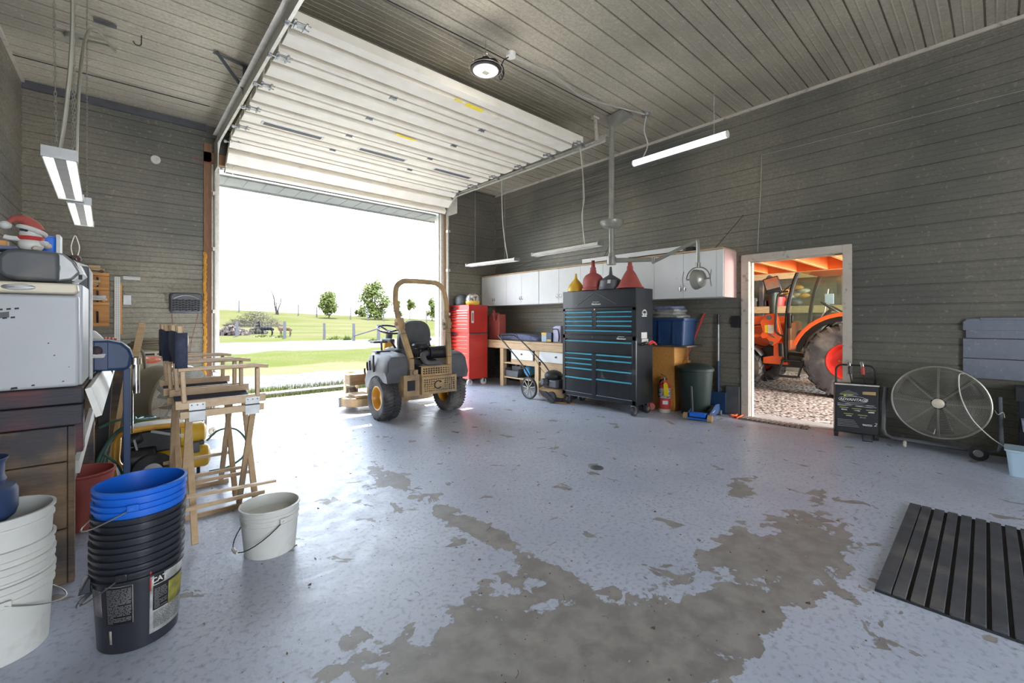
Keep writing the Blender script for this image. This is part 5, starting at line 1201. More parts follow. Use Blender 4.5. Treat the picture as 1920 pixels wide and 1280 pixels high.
# mini fridge
t = thing('mini_fridge', 'white mini fridge with a checkered flag sticker on the plank bench', 'fridge', (-.72, 3.06, .968))
m = MB(); m.box(0, .06, .0, .525, .45, .515); m.build('body', 'white', t, bevel=.008)
m = MB(); m.box(0, 0, .0, .515, .052, .455); d_ = m.build('door', 'white', t, bevel=.014, seg=3)
m = MB(); m.prism([(-.0, .460), (.50, .460), (.515, .475), (.51, .513), (-.0, .515)], -.012, .055, 'XZ'); top_ = m.build('top_trim', 'cream', t, bevel=.01, seg=3)
m = MB(); m.lathe([(0, .003), (.05, .002), (.055, 0)], 28, c=(.315, -.013, .488), ax=(0, -1, 0), ell=.28); m.build('oval_badge', 'grey', top_)
m = MB(); random.seed(3)
m.add([(.12 + .30 * k / 14, -.003, .362 + .004 * math.sin(k)) for k in range(15)] + [(.12 + .30 * k / 14, -.003, .392 + .003 * math.cos(k * 1.3)) for k in range(15)], [(k, k + 1, 16 + k, 15 + k) for k in range(14)])
m.build('worn_flag_sticker', 'dgrey', d_, smooth=False, loc=(-.135, 0, -.022))
m = MB()
for k in range(8):
    for r_ in (0, 1):
        x = .25 + k * .025 + r_ * .012; z = .398 - .0 * k if r_ else .356
        if k > 5: z += .003 * (k - 5)
        m.add([(x, -.0045, z), (x + .014, -.0045, z + .002), (x + .013, -.0045, z + .010), (x - .001, -.0045, z + .008)], [(0, 1, 2, 3)])
m.build('flag_checks', 'ink', d_, smooth=False, loc=(-.135, 0, -.022))
m = MB()
for p in ((.36, .02, .006, .004), (.30, .012, .012, .006), (.41, .22, .003, .003), (.43, .16, .003, .003), (.48, .10, .002, .002), (.46, .03, .004, .003)): m.lathe([(0, .001), (1, .0)], 10, c=(p[0], -.003, p[1]), ax=(0, -1, 0)) if False else m.prism([(p[0] - p[2], p[1] - p[3]), (p[0] + p[2], p[1] - p[3] * .6), (p[0] + p[2] * .7, p[1] + p[3]), (p[0] - p[2] * .8, p[1] + p[3] * .7)], -.002, 0, 'XZ')
m.build('rust_chips', 'ink', d_, smooth=False)
m = MB(); m.cyl((.50, .03, .513), (.50, .03, .522), .012, n=12); m.build('hinge_cap', 'white', t)
# boombox lying end-on
t = thing('radio', 'rounded dark grey and silver portable radio on top of the mini fridge', 'radio', (-.40, 3.27, 1.492))
m = MB(); prof_ = [(.0, 0), (.15, 0.0), (.165, .02), (.14, .14), (.10, .155), (-.16, .158), (-.22, .12), (-.235, .06), (-.20, .012)]
m.prism([(-.085, .04), (-.065, .01), (-.02, .0), (.12, .0), (.12, .150), (-.02, .155), (-.06, .145), (-.085, .11)], -.15, .17, 'XZ'); m.build('body', 'dgrey', t, bevel=.02, seg=4)
m = MB(); m.prism([(.10, .0), (.165, .015), (.195, .055), (.17, .11), (.135, .148), (.095, .150), (.115, .07)], -.13, .16, 'XZ'); fr_ = m.build('silver_front', 'grey', t, bevel=.01, seg=3)
m = MB(); m.prism([(.168, .01), (.205, .05), (.185, .105), (.145, .140), (.155, .135), (.178, .10), (.192, .055), (.16, .012)], -.10, .15, 'XZ'); m.build('control_panel', 'paper', fr_, bevel=.004)
m = MB(); m.box(.186, -.105, .02, .20, -.09, .045); m.build('socket', 'ink', fr_, smooth=False)
m = MB()
for k in range(5): m.cyl((.19 - .006 * k, -.07, .06 + .016 * k), (.20 - .006 * k, -.072, .063 + .016 * k), .006, n=8)
m.build('button', 'ink', fr_)
# festive plush figure (plain gnome-like toy, no character)
t = thing('plush_figure', 'small white plush figure in a red and white winter cap sitting on the radio', 'plush toy', (-.392, 3.27, 1.648)); t.scale = (.86, .86, .86)
m = MB(); m.ball((0, 0, .045), .055, .05, .05); m.build('body', 'whitep', t)
m = MB(); m.ball((.0, -.005, .105), .048, .045, .042); m.build('head', 'paper', t)
m = MB(); m.tube(spline([(.015, .0, .125), (.005, 0, .155), (-.025, 0, .185), (-.06, .0, .188), (-.085, 0, .165)], 6), .045, 16, r2=.012); m.build('cap', 'redd', t)
m = MB(); m.tube([(.052 * math.cos(a) + .004, .05 * math.sin(a), .125 + .018 * math.cos(a + 2.8)) for a in [2 * PI * k / 20 for k in range(20)]], .014, 8, closed=True); m.build('cap_brim', 'paper', t)
m = MB(); m.ball((-.10, 0, .145), .026, .026, .024); m.build('pompom', 'paper', t)
m = MB(); m.tube(spline([(-.04, -.02, .07), (-.08, -.03, .07), (-.10, -.03, .075)], 4), .014, 8); m.build('arm', 'paper', t)
m = MB(); m.tube(spline([(.03, -.01, .06), (.05, -.03, .055), (.07, -.04, .05)], 4), .014, 8); m.build('arm', 'paper', t)
m = MB(); m.ball((.03, -.055, .015), .022, .035, .017); m.build('foot', 'trim', t)
m = MB(); m.ball((.07, -.02, .04), .018, .018, .018); m.build('paw', 'trim', t)
m = MB(); m.tube([(.045 * math.cos(a), .045 * math.sin(a) - .004, .078) for a in [2 * PI * k / 16 for k in range(16)]], .013, 6, closed=True); m.build('scarf', 'redp', t)
m = MB(); m.ball((-.03, -.045, .12), .012, .008, .006, 10, 6); m.ball((-.015, -.048, .118), .010, .008, .006, 10, 6); m.build('holly_sprig', 'green', t)
t = thing('blue_binder', 'upright bright blue box with white edge behind the plush figure', 'box', (-.35, 3.42, 1.648))
m = MB(); m.box(-.05, -.05, 0, .035, .05, .105); m.build('box_body', 'blue', t, bevel=.01); m = MB(); m.box(.036, -.05, 0, .052, .05, .115); m.build('white_edge', 'paper', t, bevel=.003)
boxy('wood_block', 'small orange wood block on the blue tray at the left edge', 'block', -.51, 3.30, 1.668, .075, .06, .03, 'amber')
boxy('blue_tray', 'flat blue tray on the radio at the left edge', 'tray', -.515, 3.30, 1.648, .17, .16, .018, 'bluebag')
# upright things behind the fridge
t = thing('equipment_case', 'dark grey panel with white rounded edging standing behind the fridge', 'case', (-.30, 3.72, .932))
m = MB(); m.box(-.30, 0, 0, .095, .05, .70); m.build('panel', 'dgrey', t, bevel=.01)
m = MB(); m.tube([(.10, .025, 0), (.10, .025, .66), (.08, .025, .70), (.02, .025, .72)], .010, 8); m.build('edging', 'paper', t)
t = thing('capped_tube', 'pale tube with brown cap and wire loop standing behind the radio', 'tube', (-.30, 4.2, .772))
m = MB(); m.cyl((0, 0, .16), (0, 0, .93), .013, n=12); m.build('tube_body', 'trim', t); m = MB(); m.lathe([(0, .93), (.03, .935), (.034, .95), (.022, .972), (0, .975)], 18); m.build('cap', 'redwood', t)
m = MB(); m.tube(spline([(-.012, 0, .97), (-.02, 0, 1.03), (-.005, 0, 1.10), (.005, 0, 1.10), (.02, 0, 1.03), (.012, 0, .97)], 5), .003, 5); m.build('wire_loop', 'cream', t)
# wall rack with carved bits on the far wall
t = thing('wall_rack', 'orange-brown wooden shelf rack on the far wall left of the big doorway', 'shelf', (-.60, YB - .21, 1.22))
m = MB(); m.box(-.35, .17, 0, .37, .19, .68); m.build('back_panel', 'amber', t, smooth=False)
for z in (.01, .27, .46, .64):
    m = MB(); m.box(-.35, .03, z, .37, .17, z + .035); m.build('shelf_board', 'amber', t, bevel=.004)
for z in (.10, .36, .53):
    m = MB(); m.box(.25, .15, z - .06, .27, .165, z + .09); m.bar((.26, .15, z - .04), (.26, .06, z + .09), .012, .012); m.build('bracket', 'ink', t, smooth=False)
m = MB(); m.box(.42, .14, -.1, .49, .18, .55); m.build('side_board', 'amber', t, smooth=False)
def carved(label, x, z, k):
    o = thing('wooden_toy', label, 'toy', (x, YB - .12, z), 0, None)
    m = MB(); m.box(-.09, -.03, .02, .09, .03, .05); m.box(-.06, -.025, .05, .05 + .03 * k, .025, .085); m.build('body', 'wood' if k != 1 else 'paper', o, bevel=.006)
    for q_ in (-.06, .06):
        m = MB(); m.cyl((q_, -.035, .018), (q_, .035, .018), .018, n=12); m.build('wheel', 'amber' if k else 'oldwood', o)
carved('carved wooden toy on top of the wall rack', -.36, 1.90, 0); carved('low carved wooden toy on the upper shelf of the wall rack', -.42, 1.717, 2); carved('pale wooden toy with round wheels on the middle shelf of the wall rack', -.34, 1.527, 1)
m = MB()
m.box(-.185, YB - .08, .95, -.128, YB - .05, 1.86)
po = m.build('perforated_post', 'whitep', bevel=.002); tag(po, 'upright white perforated angle post against the far wall', 'post')
m = MB()
for k in range(38): m.cyl((-.165, YB - .082, .97 + k * .0235), (-.165, YB - .079, .97 + k * .0235), .004, n=6); m.cyl((-.145, YB - .082, .97 + k * .0235), (-.145, YB - .079, .97 + k * .0235), .004, n=6)
m.build('bolt_holes', 'ink', po, weld=False)
m = MB(); m.box(-.10, YB - .10, 1.83, .07, YB - .02, 1.85); m.box(-.10, YB - .06, 1.85, .07, YB - .05, 1.875); tag(m.build('white_bracket', 'whitep'), 'short white bracket fixed high on the far wall beside the post', 'bracket')
m = MB(); m.box(-.10, YB - .05, 1.50, -.02, YB - .02, 1.63); tag(m.build('square_plate', 'grey', bevel=.002), 'small square grey plate on the far wall beside the post', 'plate')
# basket-like grille on the wall
t = thing('wall_basket', 'dark grey woven plastic basket hung on the far wall with red wires below', 'basket', (.555, YB - .03, 1.54))
m = MB()
loft(m, [(rr(.185, .145, .05), 0), (rr(.18, .14, .05), .07), (rr(.165, .125, .05), .085)]); bo_ = m.build('rim', 'dgrey', t, rot=(R(90), 0, 0), bevel=0)
m = MB()
for i in range(9):
    for j in range(5):
        m.ball((-.14 + i * .035, -.088, -.10 + j * .032 + (.008 if i % 2 else 0)), .017, .006, .012, 8, 5)
m.build('woven_pattern', 'black', t)
m = MB(); m.tube(spline([(-.14, -.085, .06), (-.05, -.092, .10), (.05, -.092, .10), (.14, -.085, .06)], 5), .005, 5); m.build('arched_line', 'grey', t)
wire('thin red wire hanging below the left side of the wall basket', [(.40, YB - .02, 1.40), (.41, YB - .02, 1.2), (.42, YB - .02, 1.0)], .003, 'redd')
wire('thin red wire hanging below the right side of the wall basket', [(.70, YB - .02, 1.40), (.66, YB - .02, 1.2), (.62, YB - .02, 1.0), (.60, YB - .02, .8)], .003, 'redd')
wire('short pink wire sticking out beside the door jamb', [(.62, YB - .03, 3.62), (.78, YB - .05, 3.58), (.88, YB - .05, 3.60)], .005, 'redd')
# welder
t = thing('welding_machine', 'cream welding machine with orange oval badge by the far wall', 'welder', (-.12, 6.3, 0))
m = MB(); m.box(0, 0, .20, .46, .60, .95); m.build('cabinet', 'cream', t, bevel=.01)
m = MB(); m.box(.02, .05, .0, .44, .55, .20); m.build('base', 'dgrey', t, bevel=.01)
m = MB(); m.lathe([(0, .006), (.085, .005), (.09, 0)], 36, c=(.27, -.002, .855), ax=(0, -1, 0), ell=.45); bd = m.build('oval_badge', 'orange', t)
text('AIRCO', 'badge_lettering', .05, 'amber', bd, (.27, -.010, .855), (R(90), 0, 0), .001, sx=.85, bold=.001)
m = MB(); m.box(.065, -.004, .60, .078, 0, .86); m.box(.045, -.006, .63, .10, -.002, .66); m.box(.22, -.004, .905, .30, 0, .925); m.cyl((.20, -.004, .915), (.20, 0, .915), .008, n=8); m.cyl((.33, -.004, .915), (.33, 0, .915), .008, n=8); m.box(.16, -.004, .69, .22, 0, .70); m.build('control_slot', 'ink', t, smooth=False)
m = MB()
for k in range(4): z = .60 + .07 * k; m.tube([(.10, -.004, z), (.14, -.004, z), (.14, -.004, z + .03), (.10, -.004, z + .03)], .003, 4)
m.build('dial_marks', 'ink', t)
t = thing('welding_cable', 'coil of grey welding cables lying on top of the welding machine', 'cable', (.17, 6.55, .96))
m = MB()
for k in range(5):
    rx, ry = .24 - .02 * k, .17 - .012 * k; m.tube([(rx * math.cos(a) + .01 * math.sin(3 * a + k), ry * math.sin(a), .015 + .022 * k + .006 * math.sin(2 * a + k)) for a in [2 * PI * q / 28 for q in range(28)]], .013, 6, closed=True)
m.build('coil', 'drum', t)
m = MB(); m.tube(spline([(-.22, -.12, .05), (-.16, -.28, .06), (-.09, -.32, -.02), (-.07, -.30, -.2), (-.06, -.29, -.38)], 6), .014, 7); m.build('hanging_end', 'drum', t)
t = thing('wire_spool', 'coil of pale rope hanging on the far wall behind the chair backs', 'rope', (.52, YB - .08, 1.02))
m = MB()
for k in range(3): m.tube([(.03 * math.sin(a) + .01 * k, -.02 * k, .10 * math.cos(a)) for a in [2 * PI * q / 20 for q in range(20)]], .014, 6, closed=True)
m.tube(spline([(.0, -.03, -.08), (.03, -.03, -.16), (.0, -.03, -.24)], 5), .012, 6); m.build('coil', 'trim', t)
# barrel fan
t = thing('drum_fan', 'large round olive drum fan with wire grille behind the folding chairs', 'fan', (.375, 5.72, .445), R(42))
FR2 = .365   # local -Y is the grille
m = MB(); m.lathe([(FR2 - .01, -.30), (FR2, -.30), (FR2 + .008, -.28), (FR2, -.26), (FR2, .0), (FR2 + .008, .02), (FR2, .04), (FR2 - .01, .04)], 64, ax=(0, -1, 0)); m.build('drum', 'drum', t, solid=.004)
for yy in (-.04, .27):
    m = MB()
    for k in range(30):
        r = .04 + (FR2 - .045) * k / 29; y = yy - (.04 if yy < 0 else -.02) * (1 - (r / FR2) ** 2)
        m.tube([(r * math.cos(a), y, r * math.sin(a)) for a in [2 * PI * q / 48 for q in range(48)]], .0026, 4, closed=True)
    for k in range(8):
        a = 2 * PI * k / 8; m.tube([(.04 * math.cos(a), yy - .035, .04 * math.sin(a)), (FR2 * math.cos(a), yy, FR2 * math.sin(a))], .003, 4)
    m.build('grille', 'wire', t)
m = MB(); m.cyl((0, .0, 0), (0, .2, 0), .09, n=22); m.build('motor', 'dgrey', t)
m = MB()
for k in range(6):
    a0 = PI / 3 * k; vs = []
    for i in range(6):
        r = .08 + .26 * i / 5
        for j in range(4): a = a0 + (j / 3 - .5) * .6; vs.append((r * math.cos(a), .05 + .07 * (j / 3), r * math.sin(a)))
    m.add(vs, [(i * 4 + j, i * 4 + j + 1, (i + 1) * 4 + j + 1, (i + 1) * 4 + j) for i in range(5) for j in range(3)])
m.build('blade', 'drum', t, solid=.003)
m = MB()
for x in (-.30, .30): m.tube([(x, -.02, -.20), (x, -.02, -.42), (x * 1.05, .0, -.42), (x * 1.05, .28, -.42), (x, .30, -.32)], .014, 8)
m.tube([(-.46, .10, -.42), (-.46, .10, -.10)] + arc((-.46, .18, -.10), .08, 180, 0, 8, 'YZ')[1:] + [(-.46, .26, -.42)], .013, 8); m.tube([(-.46, .10, -.42), (-.30, .1, -.42)], .013, 8); m.build('stand', 'drum', t)
for x in (-.36, .36):
    m = MB(); m.lathe([(0, -.02), (.035, -.02), (.05, -.01), (.05, .01), (.035, .02), (0, .02)], 22, c=(x, -.05, -.40), ax=(0, 1, 0)); w_ = m.build('wheel', 'trim', t)
    q = MB(); q.cyl((x, -.08, -.40), (x, -.02, -.40), .018, n=12); q.build('hub', 'drum', w_)
# blue hood stand behind the fridge
t = thing('bench_sander', 'navy blue moulded machine hood on a blue column beside the plank bench', 'machine', (-.13, 4.12, 0))
m = MB(); pts = [(-.20, .95), (.085, .95), (.115, .965), (.128, 1.05), (.112, 1.10), (.07, 1.145), (0, 1.165), (-.20, 1.165)]; m.prism(pts, -.08, .10, 'XZ'); m.build('hood', 'toteblue', t, bevel=.02, seg=3)
m = MB(); m.tube([(p[0], -.082, p[1]) for p in pts[3:]], .003, 6); m.build('hood_rim', 'paper', t)
m = MB(); m.box(-.07, -.088, .96, .0, -.078, 1.15); m.build('dark_channel', 'navy', t, bevel=.004)
m = MB(); m.ball((-.055, -.085, 1.09), .030, .02, .035); m.build('red_knob', 'redwood', t); m = MB(); m.prism([(-.10, 1.045), (-.02, 1.045), (-.01, 1.07), (-.11, 1.07)], -.10, -.08, 'XZ'); m.build('white_clip', 'paper', t, smooth=False)
m = MB(); m.box(.075, -.03, 0, .115, .03, .96); m.build('column', 'toteblue', t, bevel=.005)
m = MB(); m.cyl((.145, -.05, .78), (.145, -.05, 1.00), .020, n=14); m.cyl((.125, -.05, .50), (.125, -.05, .80), .006, n=8); m.lathe([(0, .985), (.035, .985), (.035, 1.03), (.015, 1.04), (0, 1.04)], 18, c=(.14, -.05, 0)); m.build('cylinder', 'chrome', t)
m = MB(); m.box(-.02, -.15, 0, .22, .15, .02); m.build('base_plate', 'toteblue', t, bevel=.005)
t = thing('spray_jug', 'white jug with orange-striped cap on the bench behind the fridge', 'bottle', (-.25, 4.55, .932))
m = MB(); m.prism([(-.10, 0), (.085, 0), (.085, .22), (.03, .29), (-.10, .29)], -.05, .05, 'XZ'); m.build('body', 'paper', t, bevel=.015, seg=3)
m = MB(); m.cyl((.08, 0, .19), (.15, 0, .185), .05, .04, n=16); cp = m.build('cap', 'redp', t); q = MB(); 
for k in range(3): q.lathe([(.052 - .003 * k, 0), (.052 - .003 * k, .006)], 18, c=(.09 + .02 * k, 0, .19), ax=(1, 0, 0))
q.build('stripe', 'paper', cp)
# leaning timber
for lb, a, b_, w, mt_ in (('pale board leaning upright beside the welding machine', (-.02, 5.95, .70), (.07, 5.85, 1.27), .06, 'wood'), ('orange lath leaning beside the plank bench leg', (-.16, 4.9, 0), (-.03, 5.0, .92), .035, 'woodz'), ('dark plank leaning beside the plank bench', (-.20, 4.75, 0), (-.16, 4.8, .90), .07, 'ink')):
    m = MB(); m.bar(a, b_, w, .025, (0, 1, 0)); tag(m.build('leaning_board', mt_, bevel=.002), lb, 'board')
boxy('scrap_block', 'brown wooden block standing under the far end of the plank bench', 'block', -.13, 5.35, 0, .14, .14, .90, 'oldwood')

# twin-tank air compressor
t = thing('air_compressor', 'yellow twin-tank air compressor with black motor behind the folding chairs', 'air compressor', (.05, 4.55, 0), R(-4))
for x0_, x1_, z in ((-.20, .42, .335), (-.16, .46, .15)):
    m = MB(); m.lathe([(0, -.03), (.05, -.025), (.085, 0), (.095, .03), (.095, x1_ - x0_ - .03), (.085, x1_ - x0_), (.05, x1_ - x0_ + .025), (0, x1_ - x0_ + .03)], 30, c=(x0_, -.02 if z < .2 else .02, z), ax=(1, 0, 0)); tk = m.build('air_tank', 'yellowp', t)
m = MB(); m.box(.30, -.12, .20, .37, -.02, .285); m.cyl((.37, -.07, .27), (.42, -.07, .27), .02, n=12); m.build('regulator', 'dgrey', t, bevel=.006)
m = MB(); m.tube(spline([(.28, -.13, .44), (.0, -.13, .455), (-.30, -.13, .44), (-.40, -.13, .40), (-.42, -.13, .30), (-.42, -.13, .14), (-.38, -.13, .07), (-.25, -.13, .06)], 5), .020, 10); m.tube(spline([(.28, .16, .44), (-.30, .16, .44), (-.40, .16, .40), (-.42, .16, .28), (-.42, .16, .14), (-.30, .16, .06)], 5), .018, 8); m.build('tube_frame', 'yellow', t)
m = MB(); m.box(-.34, -.08, .45, .22, .12, .462); m.build('top_plate', 'reflector', t, bevel=.004)
m = MB(); m.box(-.26, -.12, .25, .18, .08, .43); m.cyl((-.30, -.10, .36), (-.18, -.10, .40), .055, n=18); m.cyl((-.32, -.12, .22), (-.05, -.12, .22), .085, n=20); m.build('motor', 'black', t, bevel=.015)
m = MB(); m.bar((-.10, -.15, .43), (.20, -.15, .36), .012, .02); m.bar((-.25, -.15, .38), (-.22, -.15, .28), .012, .02); m.build('silver_strip', 'grey', t, smooth=False)
m = MB(); m.lathe([(.07, -.035), (.125, -.03), (.135, -.01), (.135, .01), (.125, .03), (.07, .035)], 36, c=(.08, -.21, .135), ax=(0, -1, 0)); w_ = m.build('wheel', 'rubber', t); q = MB(); q.lathe([(.072, .0), (.06, .02), (.02, .022), (.018, .035), (0, .035)], 24, c=(.08, -.21, .135), ax=(0, -1, 0)); q.build('rim', 'grey', w_)
m = MB(); m.cyl((.36, 0, 0), (.36, 0, .06), .02, n=10); m.build('foot', 'rubber', t)
for ch in t.children:
    if not ch.name.startswith('wheel'):
        for v in ch.data.vertices: v.co.x = v.co.x * .66 + .13
# green hose
t = thing('air_hose', 'long green air hose looped over the yellow compressor', 'hose', (0, 0, 0))
m = MB()
for k in range(4):
    o_ = .02 * k
    m.tube(spline([(.16 - .05 * k, 4.55 + o_, .50 + .005 * k), (.0, 4.46 + o_, .50), (-.11 - .012 * k, 4.46 + o_, .43 - .03 * k), (-.20 + .012 * k, 4.48 + o_, .25 - .02 * k), (-.22 + .015 * k, 4.5 + o_, .08 + .01 * k)], 8), .010, 7)
m.tube(spline([(.10, 4.55, .50), (.13, 4.62, .50), (.05, 4.68, .505), (-.1, 4.62, .505), (-.2, 4.58, .47)], 6), .010, 7)
m.tube(spline([(-.22, 4.5, .08), (-.22, 4.42, .02), (-.15, 4.36, .012), (-.05, 4.34, .03), (-.08, 4.36, .20), (-.16, 4.4, .30)], 8), .009, 7)
m.build('looped_hose', 'hose', t)
m = MB(); m.tube(spline([(.47, 4.48, .27), (.56, 4.50, .34), (.68, 4.50, .33), (.76, 4.48, .22), (.74, 4.44, .10), (.62, 4.42, .03), (.48, 4.42, .02)], 8), .009, 7); m.build('loose_loop', 'hose', t)

# director's chairs
def director_chair():
    t = thing('folding_chair', 'x', 'chair', (.185, 3.0, 0))
    Wd, Dp, zs = .53, .42, .84
    for s_ in (0, 1):
        y = s_ * Wd
        m = MB(); m.box(-.02, y - .012, zs - .035, Dp, y + .012, zs + .012); rl = m.build('seat_rail', 'beech', t, bevel=.003)
        m = MB(); m.box(-.0, y - .010, zs - .088, Dp - .01, y + .012, zs - .048); m.build('under_rail', 'beech', t, bevel=.003)
        m = MB(); m.bar((.02, y, zs), (-.002, y, zs + .43), .024, .036, (0, 1, 0)); m.build('back_post', 'beech', t, bevel=.005)
        m = MB(); m.box(-.002 - .016, y - .013, zs + .395, .016, y + .013, zs + .432) ; m.build('post_knob', 'beech', t, bevel=.005)
        m = MB(); m.bar((Dp - .045, y, zs), (Dp - .045, y, zs + .17), .022, .034, (0, 1, 0)); m.build('arm_post', 'beech', t, bevel=.004)
        m = MB(); m.add([(-.01, y - .022, zs + .175), (Dp - .06, y - .026, zs + .18), (Dp + .01, y - .018, zs + .168), (Dp + .01, y + .018, zs + .168), (Dp - .06, y + .026, zs + .18), (-.01, y + .022, zs + .175),
                        (-.01, y - .022, zs + .195), (Dp - .06, y - .026, zs + .20), (Dp + .012, y - .018, zs + .188), (Dp + .012, y + .018, zs + .188), (Dp - .06, y + .026, zs + .20), (-.01, y + .022, zs + .195)],
                       [(0, 1, 2, 3, 4, 5), (11, 10, 9, 8, 7, 6)] + [(i, (i + 1) % 6, 6 + (i + 1) % 6, 6 + i) for i in range(6)]); m.build('armrest', 'beech', t, bevel=.004)
        for x in (.04, Dp - .11):
            m = MB(); yy = y - .014 if s_ == 0 else y + .014
            m.box(x, yy - .0015, zs - .105, x + .075, yy + .0015, zs - .002)
            hg = m.build('hinge', 'grey', t, smooth=False)
            q = MB()
            for xx in (.012, .038, .063):
                q.cyl((x + xx, yy - .003, zs - .015), (x + xx, yy + .003, zs - .015), .004, n=8)
            q.cyl((x, yy - .002, zs - .047), (x + .075, yy - .002, zs - .047), .004, n=8); q.build('screw', 'dgrey', hg)
    for x in (.045, Dp - .06):
        m = MB(); m.bar((x, .02, zs - .06), (x, Wd - .02, .03), .022, .034, (1, 0, 0)); m.build('leg', 'beech', t, bevel=.004)
        m = MB(); m.bar((x + .025, Wd - .02, zs - .06), (x + .025, .02, .03), .022, .034, (1, 0, 0)); m.build('leg', 'beech', t, bevel=.004)
    m = MB(); m.cyl((Dp - .05, Wd * .40, .52), (Dp - .05, Wd * .62, .42), .006, n=6); m.build('cross_rod', 'dgrey', t)
    for y in (.03, Wd - .03):
        m = MB(); m.box(.0, y - .010, .225, Dp + .0, y + .010, .247); m.build('stretcher', 'beech', t, bevel=.003)
        m = MB(); m.box(-.01, y - .012, .0, Dp - .01, y + .012, .03); m.build('foot_rail', 'beech', t, bevel=.003) if y > .1 else None
    # canvas
    m = MB(); vs = []
    for i in range(9):
        s_ = i / 8; y = Wd * s_; sag = -.018 * math.sin(PI * s_)
        for j in range(3): vs.append((.0 + (.02 if j == 0 else .0) + sag - .012, y, zs + .20 + .095 * j + .01 * math.sin(6 * s_)))
    m.add(vs, [(i * 3 + j, i * 3 + j + 1, (i + 1) * 3 + j + 1, (i + 1) * 3 + j) for i in range(8) for j in range(2)])
    for y in (0, Wd): m.add([(p[0] - .02, y + p[1], z) for z in (zs + .195, zs + .39) for p in ((.0, -.02), (.052, -.02), (.052, .02), (.0, .02))], [(0, 1, 5, 4), (1, 2, 6, 5), (2, 3, 7, 6), (3, 0, 4, 7)])
    m.build('back_canvas', 'navycloth', t, solid=.004, ang=60)
    m = MB(); vs = []
    for i in range(9):
        s_ = i / 8; 
        for x in (.0, Dp * .5, Dp - .02): vs.append((x, Wd * s_, zs - .03 - .035 * math.sin(PI * s_)))
    m.add(vs, [(i * 3 + j, i * 3 + j + 1, (i + 1) * 3 + j + 1, (i + 1) * 3 + j) for i in range(8) for j in range(2)]); m.build('seat_canvas', 'navycloth', t, solid=.004, ang=60)
    return t
ch = director_chair(); ch.location = (.192, 2.99, 0)
ch['label'] = 'tall wooden folding chair with navy canvas back, nearest to the camera'; ch['group'] = 'tall folding canvas chairs'
c2 = copy_tree(ch); c2.location = (.165, 3.60, 0); c2['label'] = 'second tall folding chair, behind the nearer one and beside the compressor'
m = MB(); m.bar((.215, 2.93, .335), (.66, 2.955, .31), .03, .014); tag(m.build('loose_lath', 'beech', bevel=.003), 'long thin wooden slat resting across the lower front of the near folding chair', 'slat')
ch_ = None

# buckets
def pail(name, label, x, y, z, r0, r1, h, mt, group=None, rings=((.055, .008), (.085, .006)), handle=None, n=48, ears=True, hmat='wire'):
    t = thing(name, label, 'bucket', (x, y, z), 0, group)
    def rad(zz): return r0 + (r1 - r0) * zz / h
    pr = [(0, .004), (r0 - .01, .004), (r0 - .004, .0), (r0, .004)]
    for d, w in sorted(rings, reverse=True): pr += [(rad(h - d) , h - d - .008), (rad(h - d) + w, h - d - .006), (rad(h - d) + w, h - d + .002), (rad(h - d), h - d + .004)]
    pr += [(rad(h), h - .012), (rad(h) + .006, h - .010), (rad(h) + .007, h), (rad(h) - .003, h + .001), (rad(h) - .004, h - .01), (r0 - .006, .010), (0, .010)]
    m = MB(); m.lathe(pr, n); m.build('body', mt, t)
    if handle is not None:
        a0, drop = handle
        ca, sa = math.cos(a0), math.sin(a0); zz = h - .06; rr_ = rad(zz) + .012
        if ears:
            for s_ in (-1, 1):
                q = MB(); p = Vector((s_ * rr_ * ca, s_ * rr_ * sa, zz)); tg = Vector((-sa, ca, 0)) * .019
                q.bar(p - tg, p + tg, .010, .026); q.build('ear', mt, t, bevel=.003)
        pts = []
        for k in range(17):
            th = PI * k / 16; c1 = math.cos(th); s1 = math.sin(th)
            out = Vector((sa, -ca, 0)) * s1 * rr_ * 1.04; pts.append(Vector((rr_ * ca * c1 * 1.02, rr_ * sa * c1 * 1.02, zz)) + out * 1.12 + Vector((0, 0, -s1 * rr_ * math.sin(drop) * 1.0)))
        q = MB(); q.tube(pts, .0028, 6); hd = q.build('wire_handle', hmat, t)
        return t, pts, hd
    return t, None, None
t, pts, hd = pail('bucket', 'short white bucket with a black wire handle standing alone on the floor', .585, 2.745, 0, .128, .148, .262, 'whitep', handle=(R(-78), R(66)), rings=((.035, .004), (.055, .005), (.085, .004)), hmat='ink')
q = MB(); mid = pts[8]; q.tube([pts[7], mid, pts[9]], .010, 8); q.build('grip', 'whitep', hd)
MT['milk'] = mat('milky_liquid', (.72, .72, .66), .2, 0)
m = MB(); m.lathe([(0, .20), (.140, .20)], 40); m.build('liquid', 'milk', t)
G1 = 'nested black and blue buckets'
SX, SY = .018, 2.375
MT['navybk'] = mat('black_bucket_plastic', (.022, .024, .034), .38, 0, (.016, .017, .024), 5, coat=.2)
t, pts, hd = pail('bucket', 'black bucket with oil labels at the bottom of the nested stack', SX, SY, 0, .128, .147, .37, 'navybk', G1, handle=(R(-110), R(60)), rings=((.03, .008), (.055, .008), (.085, .008)), hmat='dgrey')
q = MB(); q.tube(pts[5:12], .009, 8); q.build('grip', 'dgrey', hd)
def curved(t, name, a0, a1, z0, z1, r0, r1, h, mt, off=.0012, n=14):
    m = MB(); vs = []
    for i in range(n + 1):
        a = R(a0 + (a1 - a0) * i / n)
        for z in (z0, z1): r = r0 + (r1 - r0) * z / h + off; vs.append((r * math.cos(a), r * math.sin(a), z))
    m.add(vs, [(2 * i, 2 * i + 2, 2 * i + 3, 2 * i + 1) for i in range(n)]); return m.build(name, mt, t, solid=.0004)
